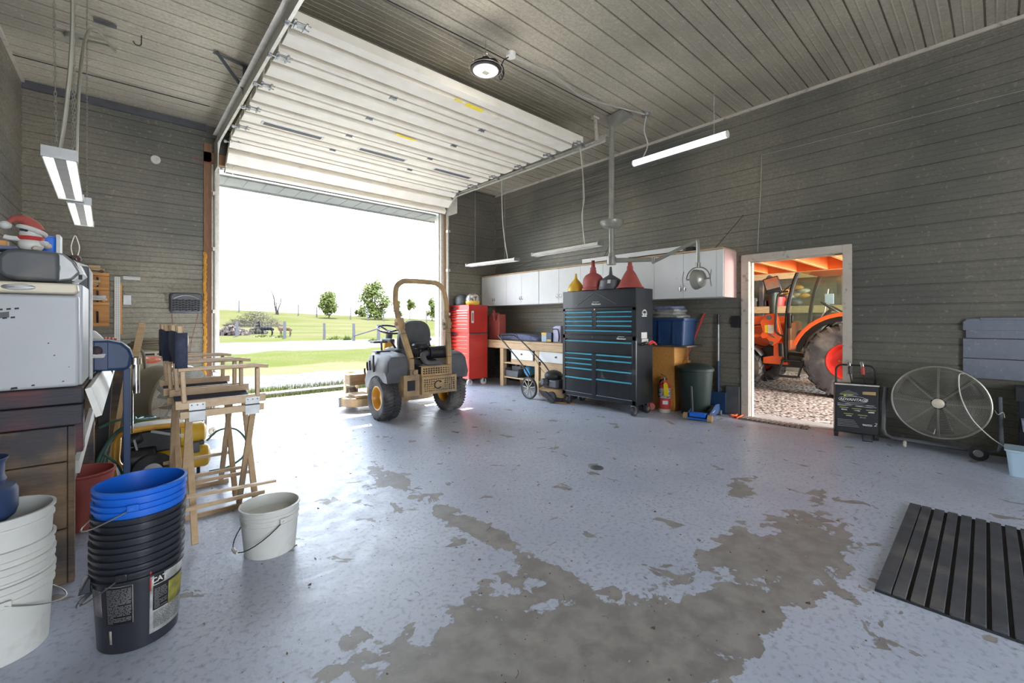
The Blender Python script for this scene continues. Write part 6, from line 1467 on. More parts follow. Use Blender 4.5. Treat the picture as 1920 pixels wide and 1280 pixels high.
def wraptext(t, body, size, a, z, r0, r1, h, mt, off=.003):
    r = r0 + (r1 - r0) * z / h + off; an = R(a); text(body, 'lettering', size, mt, t, (r * math.cos(an), r * math.sin(an), z), (R(90), 0, an + R(90)), .0004, bold=.0006)
K = (.128, .147, .37)
MT['scuff'] = mat('scuffed_label', (.62, .63, .60), .6, 0, (.20, .20, .19), 16, .35)
MT['finetext'] = mat('fine_print', (.35, .37, .42), .6, 0, (.02, .022, .03), 90, .8, stretch=(.35, .35, 2.2))
MT['loader'] = mat('yellow_machine_photo', (.40, .36, .06), .6, 0, (.12, .12, .05), 20, .4)
lb = curved(t, 'oil_label', -77, -4, .045, .285, *K, 'scuff')
curved(lb, 'dark_panel', -73, -14, .135, .235, *K, 'ink', .002)
def printed(t_, name, a0, a1, z0, z1, rows, mt, off, seed):
    rn = random.Random(seed); m = MB()
    for k in range(rows):
        z = z1 - (z1 - z0) * (k + .5) / rows; a = a0; th = (z1 - z0) / rows * .22
        while a < a1 - 2:
            b_ = min(a1, a + rn.uniform(2, 9)); r = K[0] + (K[1] - K[0]) * z / K[2] + off; n = max(1, int((b_ - a) / 3)); vs = []
            for i in range(n + 1):
                q_ = R(a + (b_ - a) * i / n); vs += [(r * math.cos(q_), r * math.sin(q_), z - th), (r * math.cos(q_), r * math.sin(q_), z + th)]
            m.add(vs, [(2 * i, 2 * i + 2, 2 * i + 3, 2 * i + 1) for i in range(n)]); a = b_ + rn.uniform(.6, 1.6)
            if rn.random() < .12 and k % 4 == 3: break
    return m.build(name, mt, t_, smooth=False)
printed(lb, 'print_lines', -71, -52, .140, .222, 13, 'grey', .0030, 4)
curved(lb, 'printed_picture', -50, -13, .13, .225, *K, 'loader', .0027)
_ = (MT.setdefault('ftw', mat('fine_print_white', (.55, .55, .53), .6, 0, (.18, .18, .18), 90, .75, stretch=(.35, .35, 2.2))),)
printed(lb, 'fine_lines', -72, -22, .060, .128, 13, 'dgrey', .0022, 5)
curved(lb, 'logo_patch', -72, -58, .240, .276, *K, 'ink', .0026)
wraptext(lb, 'CAT', .028, -65, .258, *K, 'paper', .0045)
curved(lb, 'red_stripe', -77.5, -75.5, .22, .300, *K, 'redp', .003)
l2 = curved(t, 'warning_text_label', -134, -98, .12, .27, *K, 'ink')
printed(l2, 'print_lines', -132, -100, .125, .262, 24, 'grey', .0026, 6)
m = MB(); m.tube([((.128 + .019 * z / .37 + .002) * math.cos(R(a)), (.128 + .019 * z / .37 + .002) * math.sin(R(a)), z) for a, z in ((-134, .27), (-120, .27), (-110, .27), (-98, .27), (-98, .2), (-98, .12))], .0007, 4); m.build('label_border', 'paper', l2)
curved(t, 'torn_paper', -160, -142, .15, .255, *K, MT.setdefault('torn', mat('torn_label', (.30, .26, .28), .7, 0, (.03, .03, .04), 14, .4)))
curved(t, 'level_strip', -131, -127, .045, .098, *K, 'trim', .0025, 2)
m = MB(); m.add([(-.142, -.02, .30), (-.175, -.035, .245), (-.165, -.02, .30)], [(0, 1, 2)]); m.prism([(-.142, .245), (-.178, .245), (-.150, .30), (-.142, .30)], -.05, .01, 'XZ'); m.build('lid_flap', 'navybk', t, bevel=.003)
zz = .37 - .32
tops = []
for i in range(5):
    zc = .052 * (i + 1)
    mt_ = 'navybk' if i < 3 else 'blue'
    lbs = ['second black bucket up from the labelled one in the nested stack', 'third black bucket in the nested stack', 'uppermost black bucket, just under the blue ones', 'lower of the two blue buckets on the nested stack', 'topmost bright blue bucket, open, on the black stack']
    hnd = (R(-100), R(38)) if i == 4 else None
    pail('bucket', lbs[i], SX + .002 * i, SY + .001 * i, zc, .128, .147, .37, mt_, G1, rings=((.026, .007),), handle=hnd, n=44)
# white stack
WX, WY = -.402, 2.60
G2 = 'nested white buckets at the left'
for i, (zc, lb_, hd_) in enumerate(((0, 'lowest white bucket of the left stack, with a wire handle', (R(105), R(40))), (.07, 'second white bucket of the left stack, with its own wire handle', (R(-100), R(50))), (.13, 'third white bucket of the left stack, plain rimmed', None), (.25, 'topmost white bucket of the left stack, holding the dark blue vessel', None))):
    pail('bucket', lb_, WX, WY, zc, .140, .155, .30, 'whitep', G2, rings=((.03, .006), (.06, .006)) if i < 2 else ((.04, .005),), handle=hd_, n=48, hmat='ink' if i else 'wire')
t = thing('dark_blue_vessel', 'dark blue flared plastic vessel standing in the top white bucket', 'vessel', (-.452, 2.56, .17))
m = MB(); m.lathe([(0, 0), (.05, 0), (.056, .08), (.062, .25), (.066, .34), (.105, .375), (.112, .40), (.112, .47), (.104, .487), (.078, .50), (.082, .515), (.076, .53), (.077, .575), (.088, .598), (.086, .60), (.07, .575), (.06, .52)], 40, ell=1.0); m.build('shell', 'navy', t)
# red bucket beneath the bench
pail('bucket', 'old dark red bucket on the floor under the plank bench', -.245, 3.84, 0, .115, .155, .345, 'redd', None, rings=((.02, .005),))

# ================================================================== TRACTOR in the neighbouring bay (local +X is its front, local +Y faces the doorway)
t = thing('tractor', 'orange cab tractor with front loader parked in the bay behind the small doorway', 'tractor', (9.13, 1.685, -.03), R(90))
TR = t
tyre(TR, 'rear_tyre', (0, 0, .63), .63, .40, .30, ax=(0, 1, 0), side=1, rimmat='red', tread=False)
# tread lugs run round the tyre
def lugs(parent, c, r, w, n, size):
    q = MB(); cx_, cy_, cz_ = c; h = w / 2
    for k in range(n):
        for s_ in (-1, 1):
            a = 2 * PI * (k + (.5 if s_ > 0 else 0)) / n
            p0 = (cx_ + (r + .005) * math.cos(a), cy_ + s_ * .01, cz_ + (r + .005) * math.sin(a)); p1 = (cx_ + (r - .01) * math.cos(a + .16), cy_ + s_ * h * .98, cz_ + (r - .01) * math.sin(a + .16))
            q.bar(p0, p1, size, size * 1.1, up=(math.cos(a), 0, math.sin(a)))
            p2 = (cx_ + (r - .09) * math.cos(a + .18), cy_ + s_ * (h * 1.0), cz_ + (r - .09) * math.sin(a + .18)); q.bar(p1, p2, size, size * .7, up=(0, 1, 0))
    q.build('tread', 'tyre', parent, smooth=False)
rw = [o for o in TR.children if o.name.startswith('rear_tyre')][0]; lugs(rw, (0, 0, .63), .625, .40, 22, .045)
q = MB(); q.cyl((0, .05, .63), (0, .13, .63), .07, n=16)
for k in range(6): a = 2 * PI * k / 6; q.cyl((.12 * math.cos(a), .02, .63 + .12 * math.sin(a)), (.12 * math.cos(a), .07, .63 + .12 * math.sin(a)), .016, n=8)
q.build('wheel_hub', 'yellowd', rw)
w2 = tyre(TR, 'rear_tyre', (0, -1.35, .63), .63, .40, .30, ax=(0, 1, 0), side=-1, rimmat='red', tread=False)
for y in (.02, -1.30):
    w3 = tyre(TR, 'front_tyre', (1.72, y, .40), .40, .26, .19, ax=(0, 1, 0), side=1 if y > -1 else -1, rimmat='red', tread=False); lugs(w3, (1.72, y, .40), .395, .26, 18, .035)
# fender
m = MB(); vs = []; n = 14
for k in range(n + 1):
    a = R(168 - 150 * k / n) ; a = R(20 + 140 * k / n)
    for y, rr_ in ((.17, .80), (.17, .87), (-.30, .87), (-.30, .85)): vs.append((-.02 + rr_ * math.cos(a), y, .60 + rr_ * math.sin(a) * 1.0))
m.add(vs, [(i * 4 + j, i * 4 + (j + 1) % 4, (i + 1) * 4 + (j + 1) % 4, (i + 1) * 4 + j) for i in range(n) for j in range(4)]); m.build('fender', 'orange', TR, bevel=.01)
m = MB(); vs = []
for k in range(n + 1):
    a = R(12 + 150 * k / n)
    for y, rr_ in ((.10, .72), (.10, .805), (-.30, .805)): vs.append((-.02 + rr_ * math.cos(a), y, .60 + rr_ * math.sin(a)))
m.add(vs, [(i * 3 + j, i * 3 + j + 1, (i + 1) * 3 + j + 1, (i + 1) * 3 + j) for i in range(n) for j in range(2)]); m.build('fender_liner', 'black', TR)
# cab
def pillar(pts, r=.035, nm='cab_pillar', mt='black'):
    m = MB(); m.tube(spline(pts, 5), r, 8); return m.build(nm, mt, TR)
for y in (.05, -1.40):
    pillar([(.92, y, .55), (.93, y, 1.0), (.90, y, 1.5), (.82, y, 1.95), (.72, y, 2.25)], .035)
    pillar([(-.45, y, 1.45), (-.50, y, 1.9), (-.45, y, 2.25)], .035)
    pillar([(.93, y, .72), (.55, y, .70), (.50, y, .85), (.35, y, 1.14), (.10, y, 1.38), (-.20, y, 1.46), (-.45, y, 1.45)], .028)
m = MB(); m.box(-.55, -1.42, 2.22, .80, .08, 2.38); m.build('cab_roof', 'orange', TR, bevel=.04, seg=3)
m = MB(); door = [(.90, .74), (.56, .72), (.52, .86), (.36, 1.16), (.10, 1.41), (-.20, 1.49), (-.44, 1.48), (-.49, 1.9), (-.44, 2.22), (.72, 2.22), (.81, 1.95), (.89, 1.5), (.92, 1.0)]
m.add([(a, .055, b_) for a, b_ in door], [tuple(range(len(door)))]); m.build('cab_door_glass', 'glass', TR, smooth=False)
m = MB(); m.add([(a, -1.40, b_) for a, b_ in door], [tuple(range(len(door)))]); m.build('cab_side_glass', 'glass', TR, smooth=False)
m = MB(); m.add([(.94, .04, .95), (.94, -1.38, .95), (.74, -1.38, 2.22), (.74, .04, 2.22)], [(0, 1, 2, 3)]); m.build('windscreen', 'glass', TR, smooth=False)
m = MB(); m.bar((.86, .08, 1.18), (.86, .08, 1.46), .045, .05, (0, 1, 0)); m.box(.80, .06, 1.28, .84, .10, 1.42); m.build('door_handle', 'black', TR, bevel=.01)
m = MB(); m.box(-.5, -1.35, .60, .90, .0, .70); m.build('cab_floor', 'dgrey', TR, smooth=False)
m = MB(); m.box(-.38, -.95, .90, .10, -.45, 1.05); m.bar((-.36, -.70, 1.0), (-.48, -.70, 1.60), .46, .12, (0, 1, 0)); m.build('driver_seat', 'seatb', TR, bevel=.03, seg=3)
m = MB(); m.bar((.72, -.70, .70), (.55, -.70, 1.42), .22, .20, (0, 1, 0)); m.build('dash_column', 'dgrey', TR, bevel=.03)
m = MB(); wd = Vector((-.55, 0, .83)).normalized(); u_, v_ = frame_of(wd); cc = Vector((.36, -.62, 1.56)); m.tube([cc + .20 * (math.cos(a) * u_ + math.sin(a) * v_) for a in [2 * PI * k / 32 for k in range(32)]], .015, 8, closed=True)
for k in range(3): a = 2 * PI * k / 3; m.tube([cc - wd * .05, cc + .19 * (math.cos(a) * u_ + math.sin(a) * v_)], .011, 6)
m.tube([cc - wd * .05, (.52, -.64, 1.40)], .03, 8); m.build('steering_wheel', 'black', TR)
m = MB(); m.tube([(.58, .0, 1.0), (.36, -.02, 1.46)], .010, 6); m.tube([(.66, -1.3, 1.3), (.56, -1.25, 1.95)], .012, 6); m.build('lever_rod', 'paper', TR)
m = MB(); m.box(.06, -1.1, 1.05, .30, -.98, 1.30); m.build('control_box', 'lblue', TR, bevel=.01)
m = MB(); m.box(-.05, .058, 1.58, .0, .062, 1.68); m.build('window_sticker', 'paper', TR, smooth=False)
m = MB(); m.box(.46, -1.20, 1.65, .60, -1.17, 1.85); m.build('notice_sheet', 'lblue', TR, smooth=False)
m = MB(); m.tube(spline([(.62, .0, .74), (.66, -.02, 1.0), (.72, -.04, 1.12), (.76, -.04, 1.0), (.74, -.02, .74)], 5), .035, 8); m.build('floor_lever_boot', 'seatb', TR)
# grab rail, steps
m = MB(); m.tube(spline([(.88, .08, 1.86), (1.00, .10, 1.84), (1.06, .10, 1.70), (1.08, .10, 1.2), (1.05, .08, 1.08), (.94, .06, 1.02)], 5), .018, 8); m.build('grab_rail', 'black', TR)
m = MB(); m.bar((.95, .12, .64), (1.04, .12, .30), .03, .04, (0, 1, 0)); m.bar((.62, .12, .64), (.72, .12, .28), .03, .04, (0, 1, 0)); m.box(.66, .02, .58, .98, .18, .605); m.box(.70, .04, .28, 1.05, .20, .31); m.build('cab_steps', 'black', TR, bevel=.004)
# bonnet, chassis, exhaust, mirror
m = MB(); m.prism([(.95, .75), (.95, 1.32), (1.6, 1.27), (2.25, 1.15), (2.32, 1.05), (2.32, .62), (2.0, .55)], -1.02, -.33, 'XZ'); m.build('bonnet', 'orange', TR, bevel=.05, seg=3)
m = MB(); m.box(-.35, -.98, .42, 2.2, -.37, .72); m.cyl((.2, -1.3, .63), (.2, 0, .63), .12, n=16); m.cyl((1.72, -1.2, .40), (1.72, -.1, .40), .07, n=12); m.build('chassis', 'dgrey', TR, bevel=.02)
m = MB(); m.cyl((1.20, -.15, 1.25), (1.20, -.15, 2.0), .065, n=20); m.tube(spline([(1.20, -.15, 1.98), (1.22, -.15, 2.10), (1.30, -.15, 2.16)], 5), .060, 14); m.build('exhaust_stack', 'grey' if False else 'dgrey', TR)
m = MB(); m.box(-.13, -.02, -.10, .13, .02, .20); mr_ = m.build('mirror', 'blackm', TR, bevel=.03, seg=3, loc=(1.12, .12, 1.94), rot=(0, R(14), R(12)))
q = MB(); q.box(-.11, .021, -.02, .11, .024, .18); q.build('mirror_glass', 'chrome', mr_, smooth=False); q = MB(); q.tube([(0, 0, -.08), (-.12, -.05, -.12), (-.32, -.10, .0)], .012, 6); q.build('mirror_arm', 'black', mr_)
# loader
m = MB(); m.prism([(1.26, 1.44), (1.10, 1.46), (.99, 1.02), (1.04, .92), (1.14, .84), (1.30, 1.06), (1.36, 1.30)], -.06, .08, 'XZ'); m.build('loader_bracket', 'orange', TR, bevel=.01)
m = MB(); m.prism([(1.14, .96), (.98, .92), (.90, .50), (1.32, .50), (1.32, .62), (1.14, .66)], -.10, .04, 'XZ'); m.build('loader_mast', 'orange', TR, bevel=.01)
m = MB(); m.prism([(1.22, 1.20), (1.18, 1.42), (1.60, 1.40), (2.3, 1.18), (2.9, .60), (2.8, .48), (2.2, 1.0), (1.62, 1.20)], -.06, .02, 'XZ'); m.build('loader_arm', 'orange', TR, bevel=.01)
m = MB(); m.prism([(1.22, 1.20), (1.18, 1.42), (1.60, 1.40), (2.3, 1.18), (2.9, .60), (2.8, .48), (2.2, 1.0), (1.62, 1.20)], -1.36, -1.28, 'XZ'); m.build('loader_arm', 'orange', TR, bevel=.01)
m = MB(); m.tube([(1.28, .0, 1.04), (1.9, .0, 1.0)], .045, 14); m.tube([(1.9, 0, 1.0), (2.2, 0, 1.0)], .025, 10); m.cyl((1.28, -.06, 1.04), (1.28, .11, 1.04), .055, n=14); m.build('lift_cylinder', 'orange', TR)
m = MB(); m.cyl((1.20, -.05, 1.38), (1.20, .11, 1.38), .045, n=14); m.cyl((1.16, -.02, .90), (1.16, .10, .90), .035, n=12); m.tube([(1.10, .09, 1.0), (1.20, .10, 1.08)], .012, 6); m.build('pivot_pin', 'dgrey', TR)
m = MB(); m.box(1.12, .082, 1.08, 1.22, .085, 1.24); m.build('spec_label', 'paper', TR, smooth=False)
m = MB(); m.box(1.225, .082, 1.09, 1.275, .085, 1.235); m.build('warning_label', 'tape', TR, smooth=False)
m = MB(); m.tube(spline([(1.30, .02, 1.16), (1.34, .06, 1.24), (1.50, .04, 1.22), (1.7, 0, 1.15)], 5), .012, 6); m.tube(spline([(1.15, -.1, .95), (1.3, -.05, .82), (1.5, -.05, .85), (1.45, -.1, .65)], 5), .016, 6); m.build('hydraulic_hose', 'black', TR)
m = MB(); m.prism([(1.05, .55), (1.5, .55), (1.5, .72), (1.3, .85), (1.1, .8)], -.35, -.12, 'XZ'); m.build('battery_box', 'black', TR, bevel=.02)
m = MB(); vs = []
for k in range(11):
    a = R(30 + 120 * k / 10)
    for y in (-.12, .16): vs.append((1.72 + .46 * math.cos(a), y, .42 + .46 * math.sin(a)))
m.add(vs, [(2 * i, 2 * i + 1, 2 * i + 3, 2 * i + 2) for i in range(10)]); m.build('front_mudguard', 'dgrey', TR, solid=.012)
m = MB(); m.cyl((1.0, .06, .90), (.99, .06, .66), .05, n=14); m.build('filter_canister', 'black', TR)
# loft of orange stained joists
t = thing('timber_loft', 'low loft of orange-stained joists above the tractor bay', 'loft', (XR + .16, 0, 0))
for k in range(13):
    y = -1.6 + k * .42
    m = MB(); m.box(.02, y, 2.10, 1.75, y + .045, 2.27); j = m.build('joist', 'joist', t, smooth=False)
    q = MB(); q.box(.02, y - .001, 2.094, 1.75, y + .046, 2.10); q.build('joist_edge', 'joiste', j, smooth=False)
m = MB(); m.box(1.75, -1.8, 2.09, 1.80, 3.55, 2.27); m.build('rim_beam', 'joist', t, smooth=False)
m = MB(); m.box(1.745, -1.8, 2.084, 1.805, 3.55, 2.09); m.build('joist_edge', 'joiste', t, smooth=False)
m = MB(); m.box(0.0, -1.8, 2.275, 1.82, 3.55, 2.30); m.build('deck', 'joist', t, smooth=False)
# shelves at the back of the bay
t = thing('storage_shelves', 'long pine shelving with clutter on the far wall of the tractor bay', 'shelf', (12.2, 0, 0))
for z in (1.60, 2.45):
    m = MB(); m.box(0, -1.0, z, .55, 7.0, z + .04); m.build('shelf_board', 'wood', t, smooth=False)
    m = MB(); m.box(-.02, -1.0, z - .12, .02, 7.0, z + .05); m.build('shelf_front', 'woody', t, smooth=False)
for y in (.6, 2.4, 4.05, 4.75, 6.2):
    m = MB(); m.box(.05, y, 0, .14, y + .09, 3.4); m.build('post', 'greywood' if y < 2 else 'oldwood', t, smooth=False)
def bayitem(name, label, cat, y, z, sy, sz, mt, shape='box'):
    m = MB()
    if shape == 'tub': m.lathe([(0, 0), (sy * .42, 0), (sy * .5, sz), (sy * .47, sz), (0, sz * .8)], 20)
    elif shape == 'bag': m.ball((0, 0, sz * .5), sy * .35, sy * .5, sz * .5, 12, 8)
    else: m.box(-.15, -sy / 2, 0, .15, sy / 2, sz)
    o = m.build(name, mt, bevel=.01 if shape == 'box' else 0); o.location = (12.42, y, z); return tag(o, label, cat)
bayitem('red_tub', 'red plastic tub on the shelf of the tractor bay', 'tub', 3.78, 1.645, .42, .24, 'redp', 'tub')
bayitem('grey_tray', 'grey bin on the bay shelf left of the exhaust stack', 'bin', 4.42, 1.645, .45, .24, 'grey')
bayitem('black_crate', 'black crate on the bay shelf beside the red tub', 'crate', 4.10, 1.645, .22, .16, 'ink')
for i in range(7):
    bayitem('log', ['pale split log at the bottom of the pile above the red tub', 'brown split log lying left in the pile on the bay shelf', 'short split log in the middle of the bay shelf pile', 'thick log at the right of the bay shelf pile', 'small log on top of the bay shelf pile', 'dark log behind the others on the bay shelf', 'topmost tan log of the bay shelf pile'][i], 'log', 3.2 + .13 * (i % 5), 1.85 + .10 * (i // 3) + .02 * (i % 2), .3, .12, ['amber', 'wood', 'trim'][i % 3], 'bag')['group'] = 'split logs on the bay shelf'
bayitem('grey_sack', 'crumpled grey sack on the bay shelf right of the red tub', 'sack', 3.38, 1.645, .35, .2, 'dgrey', 'bag')

# ================================================================== OUTDOORS
def fence_post(label, x, y, h, r, grp, mt='greywood'):
    m = MB(); z = ground_z(x, y); m.tube([(0, 0, -.2), (.01, 0, h * .5), (0, 0, h)], r, 8, r2=r * .85); o = m.build('fence_post', mt); o.location = (x, y, z); return tag(o, label, 'fence post', grp)
GP = 'weathered posts of the near paddock fence'
for (x, y), l, h, r in zip(((5.82, 37.8), (8.30, 34.6), (10.2, 31.8), (11.15, 28.8), (12.05, 26.9)), ('weathered fence post by the rubble heap, leftmost of the near fence', 'thick weathered fence post in front of the brown alpaca', 'dark weathered fence post right of the brown alpaca', 'weathered fence post at the left end of the fallen rail', 'weathered fence post at the right end of the fallen rail'), (1.15, 1.25, 1.15, 1.15, 1.1), (.10, .12, .10, .11, .12)):
    fence_post(l, x, y, h, r, GP)
m = MB(); m.tube([(11.15, 28.7, .25), (12.1, 26.8, .78)], .045, 7); tag(m.build('fence_rail', 'greywood'), 'sloping wooden rail between the two right-hand near fence posts', 'rail')
GF = 'distant fence posts along the hill crest'
for (px_, py_), l in zip(((12.6, 80.0), (18.0, 80), (20.4, 76.4), (22.4, 73.5), (26.2, 69.0), (28.2, 67.0), (30.0, 65.0), (36.0, 62.0), (38.5, 62.0)),
        ('distant fence post at the far left of the hill crest', 'distant fence post beside the bare dead tree', 'distant fence post right of the dead tree', 'distant fence post left of the smaller leafy tree', 'distant fence post left of the largest tree', 'distant fence post just left of the largest tree trunk', 'distant fence post under the largest tree', 'distant fence post seen through the mower roll bar, left one', 'distant fence post seen through the mower roll bar, right one')):
    fence_post(l, px_, py_, 1.9, .11, GF)
def tree(label, x, y, h, w, leaves, name='tree', blobs=14, low=.12, mt='foliage', seed=1, grp='trees on the hill crest', lsz=.36):
    rn = random.Random(seed); t = thing(name, label, 'tree', (x, y, ground_z(x, y) - .1), 0, grp)
    m = MB(); m.tube(spline([(0, 0, 0), (.05 * w, 0, h * .3), (-.03 * w, 0, h * .6), (0, 0, h * .9)], 4), .03 * h * .9, 7, r2=.02)
    bl = []
    for k in range(blobs):
        z = h * (low + (1 - low) * (k + .6) / blobs); ww = w * .5 * math.sin(PI * min(1, max(.12, (z / h - low * .5) / (1.05 - low * .5)))) ; a = rn.uniform(0, 2 * PI); r = ww * rn.uniform(.2, .8)
        c = (r * math.cos(a), r * math.sin(a), z); bl.append((c, w * rn.uniform(.13, .24))); m.tube([(0, 0, z * .65), c], .012 * h * .5, 5, r2=.01)
    m.build('trunk', 'bark', t); g = MB()
    for k in range(leaves):
        c, r = bl[rn.randrange(len(bl))]; d = Vector((rn.gauss(0, 1), rn.gauss(0, 1), rn.gauss(0, 1))).normalized() * r * (rn.random() ** .4)
        p = Vector(c) + d; u = Vector((rn.gauss(0, 1), rn.gauss(0, 1), rn.gauss(0, 1))).normalized() * lsz * rn.uniform(.5, 1); v = u.orthogonal().normalized() * lsz * .5
        g.add([p - u, p + v, p + u, p - v], [(0, 1, 2, 3)])
    g.build('foliage', mt, t, smooth=False, weld=False); return t
tree('largest leafy green tree on the hill crest left of the mower roll bar', 31.2, 71.0, 6.1, 5.4, 2300, blobs=30, seed=2, low=.1)
tree('smaller rounded leafy tree in the middle of the hill crest', 23.6, 71.4, 3.9, 3.6, 1200, blobs=20, seed=3, low=.25)
tree('slender tree with bare trunk seen inside the mower roll bar', 40.6, 76.4, 3.7, 2.2, 550, blobs=9, seed=4, low=.55)
tree('faint distant tree seen through the mower roll bar beside its left leg', 41.5, 83.0, 3.4, 2.6, 700, blobs=10, seed=5, low=.05)
tree('loose leafy tree at the right edge of the big doorway', 42.4, 71.0, 4.0, 3.2, 650, blobs=12, seed=6, low=.2)
tree('low round bush on the hill crest just left of the largest tree', 32.6, 80.0, 1.6, 3.0, 500, name='bush', blobs=8, seed=7, low=.0)
t = thing('dead_tree', 'bare dead tree with two forked stems on the hill crest', 'tree', (17.6, 78.0, ground_z(17.6, 78) - .1))
m = MB(); m.tube(spline([(0, 0, 0), (-.3, 0, 1.5), (-.5, 0, 3.0), (-1.1, 0, 4.3)], 5), .17, 7, r2=.05); m.tube(spline([(.1, 0, 0), (.2, 0, 1.0), (.55, 0, 2.2), (.5, 0, 3.6)], 5), .14, 7, r2=.04)
rn = random.Random(5)
for k in range(12):
    b0 = Vector((-.5, 0, 2.6)).lerp(Vector((-1.1, 0, 4.2)), rn.random()) if k % 2 else Vector((.5, 0, 2.0)).lerp(Vector((.5, 0, 3.5)), rn.random())
    m.tube([b0, b0 + Vector((rn.uniform(-.6, .6), rn.uniform(-.3, .3), rn.uniform(.2, .7)))], .035, 4, r2=.015)
m.build('stems', 'bark', t)
# brush pile
bx, by = 9.3, 50.0
t = thing('brush_pile', 'wide heap of dry brushwood behind the two alpacas', 'brushwood', (bx, by, ground_z(bx, by)))
m = MB(); rn = random.Random(9)
for k in range(900):
    a = rn.uniform(0, 2 * PI); r = rn.random() ** .6; x = 2.7 * r * math.cos(a); y = 1.6 * r * math.sin(a); z = 1.55 * (1 - r * r) * rn.random() + .05
    d = Vector((x * .35 + rn.gauss(0, .5), rn.gauss(0, .5), rn.uniform(0, .6))).normalized() * rn.uniform(.3, .7)
    p = Vector((x, y, z)); m.tube([p - d * .5, p + d * .5], .022, 3, r2=.006)
m.build('branches', 'brush', t, smooth=False, weld=False)
def rubble(name, label, x, y, w, h, mt, n, seed, cat='heap'):
    rn = random.Random(seed); m = MB()
    for k in range(n):
        a = rn.uniform(0, 2 * PI); r = rn.random() ** .5; s_ = rn.uniform(.08, .2)
        m.box(-s_, -s_ * .6, -s_ * .4, s_, s_ * .6, s_ * .4, Matrix.Translation((w * r * math.cos(a), w * .5 * r * math.sin(a), h * (1 - r) * rn.uniform(.5, 1) + .04)) @ Euler((rn.uniform(0, 3), rn.uniform(0, 3), rn.uniform(0, 3))).to_matrix().to_4x4())
    o = m.build(name, mt, smooth=False, weld=False); o.location = (x, y, ground_z(x, y)); return tag(o, label, cat)
rubble('rubble_heap', 'pinkish heap of rubble beside the leftmost near fence post', 5.7, 39.4, 1.3, .8, 'soil', 150, 3)
rubble('stump_pile', 'small brown pile of stumps behind the black alpaca', 7.6, 40.2, .7, 1.0, 'brush', 70, 4)
GW = 'weeds along the near fence'
for i, (x, y, w, h, l) in enumerate(((7.35, 36.6, .8, .3, 'green weeds at the feet of the black alpaca'), (8.25, 35.6, .5, .3, 'green weeds between the two alpacas'), (10.7, 31.0, .8, .4, 'green weed clump right of the middle fence post'), (11.0, 29.6, .3, .5, 'thin weeds beside the fallen rail'), (11.9, 27.3, .5, .3, 'weeds under the sloping rail'))):
    rn = random.Random(i + 20); m = MB()
    for k in range(260):
        a = rn.uniform(0, 6.3); r = rn.random() ** .5; p = Vector((w * r * math.cos(a), w * .5 * r * math.sin(a), 0)); d = Vector((rn.gauss(0, .1), rn.gauss(0, .1), h * rn.uniform(.4, 1) * (1.1 - r))); s_ = Vector((.025, .01, 0)); m.add([p - s_, p + s_, p + d], [(0, 1, 2)])
    o = m.build('weeds', 'foliage', smooth=False, weld=False); o.location = (x, y, ground_z(x, y)); tag(o, l, 'weeds', GW)
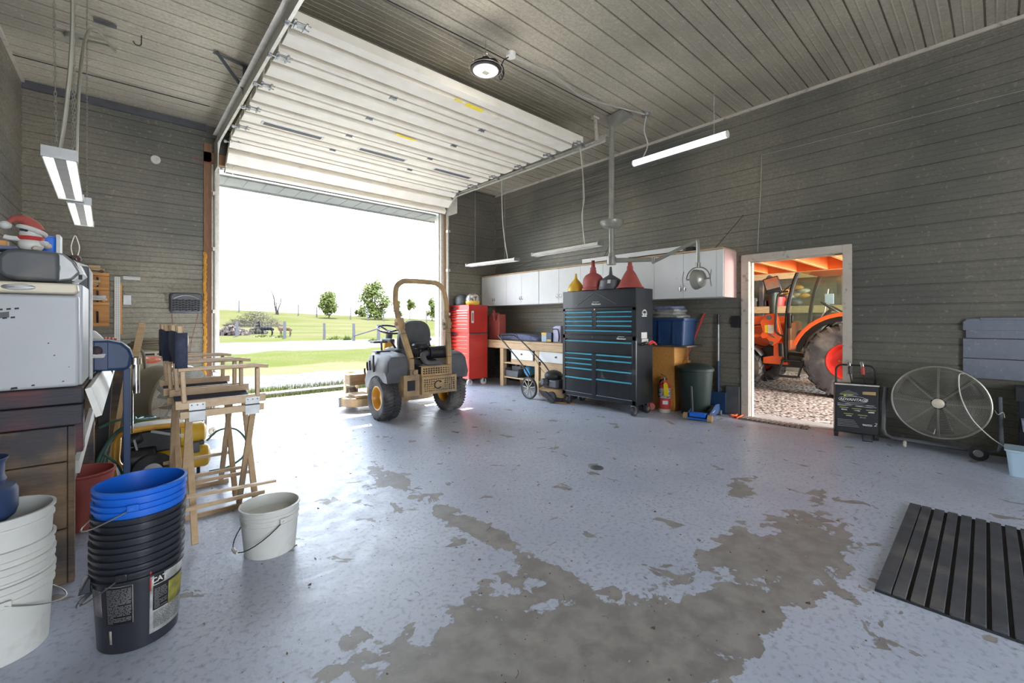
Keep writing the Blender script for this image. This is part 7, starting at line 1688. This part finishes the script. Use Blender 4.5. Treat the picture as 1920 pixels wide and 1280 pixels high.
# alpacas: skinned skeletons
def skin(name, verts, edges, radii, mt, root=0, sub=2, parent=None):
    me = bpy.data.meshes.new(name); me.from_pydata(verts, edges, []); o = bpy.data.objects.new(name, me); COL.objects.link(o)
    md = o.modifiers.new('skin', 'SKIN'); sv = me.skin_vertices[0].data
    for i, r in enumerate(radii): sv[i].radius = (r, r) if isinstance(r, (int, float)) else r
    sv[root].use_root = True; md.use_smooth_shade = True
    s2 = o.modifiers.new('sub', 'SUBSURF'); s2.levels = sub; s2.render_levels = sub
    me.materials.append(MT[mt]); o.parent = parent; return o
def alpaca(label, x, y, rz, s_, mt, head_down=0):
    V = [(0, 0, .72), (.28, 0, .74), (.48, 0, .72), (-.30, 0, .74), (-.50, 0, .70), (.60, 0, .86), (.66, 0, 1.05), (.68, 0, 1.24), (.72, 0, 1.32), (.84, 0, 1.28), (.92, 0, 1.25), (-.58, 0, .62),
         (.40, .12, .50), (.42, .13, .28), (.41, .13, .03), (.40, -.12, .50), (.34, -.13, .28), (.36, -.13, .03), (-.42, .12, .52), (-.50, .13, .30), (-.44, .13, .03), (-.42, -.12, .52), (-.38, -.13, .28), (-.34, -.13, .03),
         (.68, .05, 1.38), (.67, .07, 1.47), (.68, -.05, 1.38), (.67, -.07, 1.47)]
    Ed = [(0, 1), (1, 2), (0, 3), (3, 4), (2, 5), (5, 6), (6, 7), (7, 8), (8, 9), (9, 10), (4, 11), (2, 12), (12, 13), (13, 14), (2, 15), (15, 16), (16, 17), (4, 18), (18, 19), (19, 20), (4, 21), (21, 22), (22, 23), (8, 24), (24, 25), (8, 26), (26, 27)]
    rd = [.21, .21, .17, .21, .16, .10, .075, .07, .085, .055, .04, .05, .075, .045, .035, .075, .045, .035, .085, .045, .035, .085, .045, .035, .022, .012, .022, .012]
    t = thing('alpaca', label, 'alpaca', (x, y, ground_z(x, y)), rz); t.scale = (s_, s_, s_)
    skin('body', V, Ed, rd, mt, 0, 2, t)
    m = MB(); m.ball((.90, 0, 1.25), .045, .035, .03, 10, 6); m.build('muzzle', 'trim' if mt == 'brown' else 'bwool', t)
    m = MB(); m.ball((.78, .055, 1.325), .014); m.ball((.78, -.055, 1.325), .014); m.build('eye', 'ink', t)
    return t
alpaca('black alpaca standing in the field facing left', 7.80, 37.6, R(160), .80, 'bwool')
alpaca('fawn brown alpaca standing behind the thick fence post', 8.85, 36.6, R(158), .80, 'brown')
# wire fence strands
m = MB()
PT = [(5.82, 37.8), (8.30, 34.6), (10.2, 31.8), (11.15, 28.8)]
for z in (.25, .5, .75, 1.0):
    for (a, b_), (c, d) in zip(PT, PT[1:]): m.tube([(a, b_, z), (c, d, z)], .0015, 3)
for k in range(16): f_ = k / 16; m.tube([(5.82 + 2.48 * f_, 37.8 - 3.2 * f_, .1), (5.82 + 2.48 * f_, 37.8 - 3.2 * f_, 1.0)], .0012, 3)
tag(m.build('fence_wire', 'wire', weld=False), 'thin wire mesh strung between the near fence posts', 'wire fence')
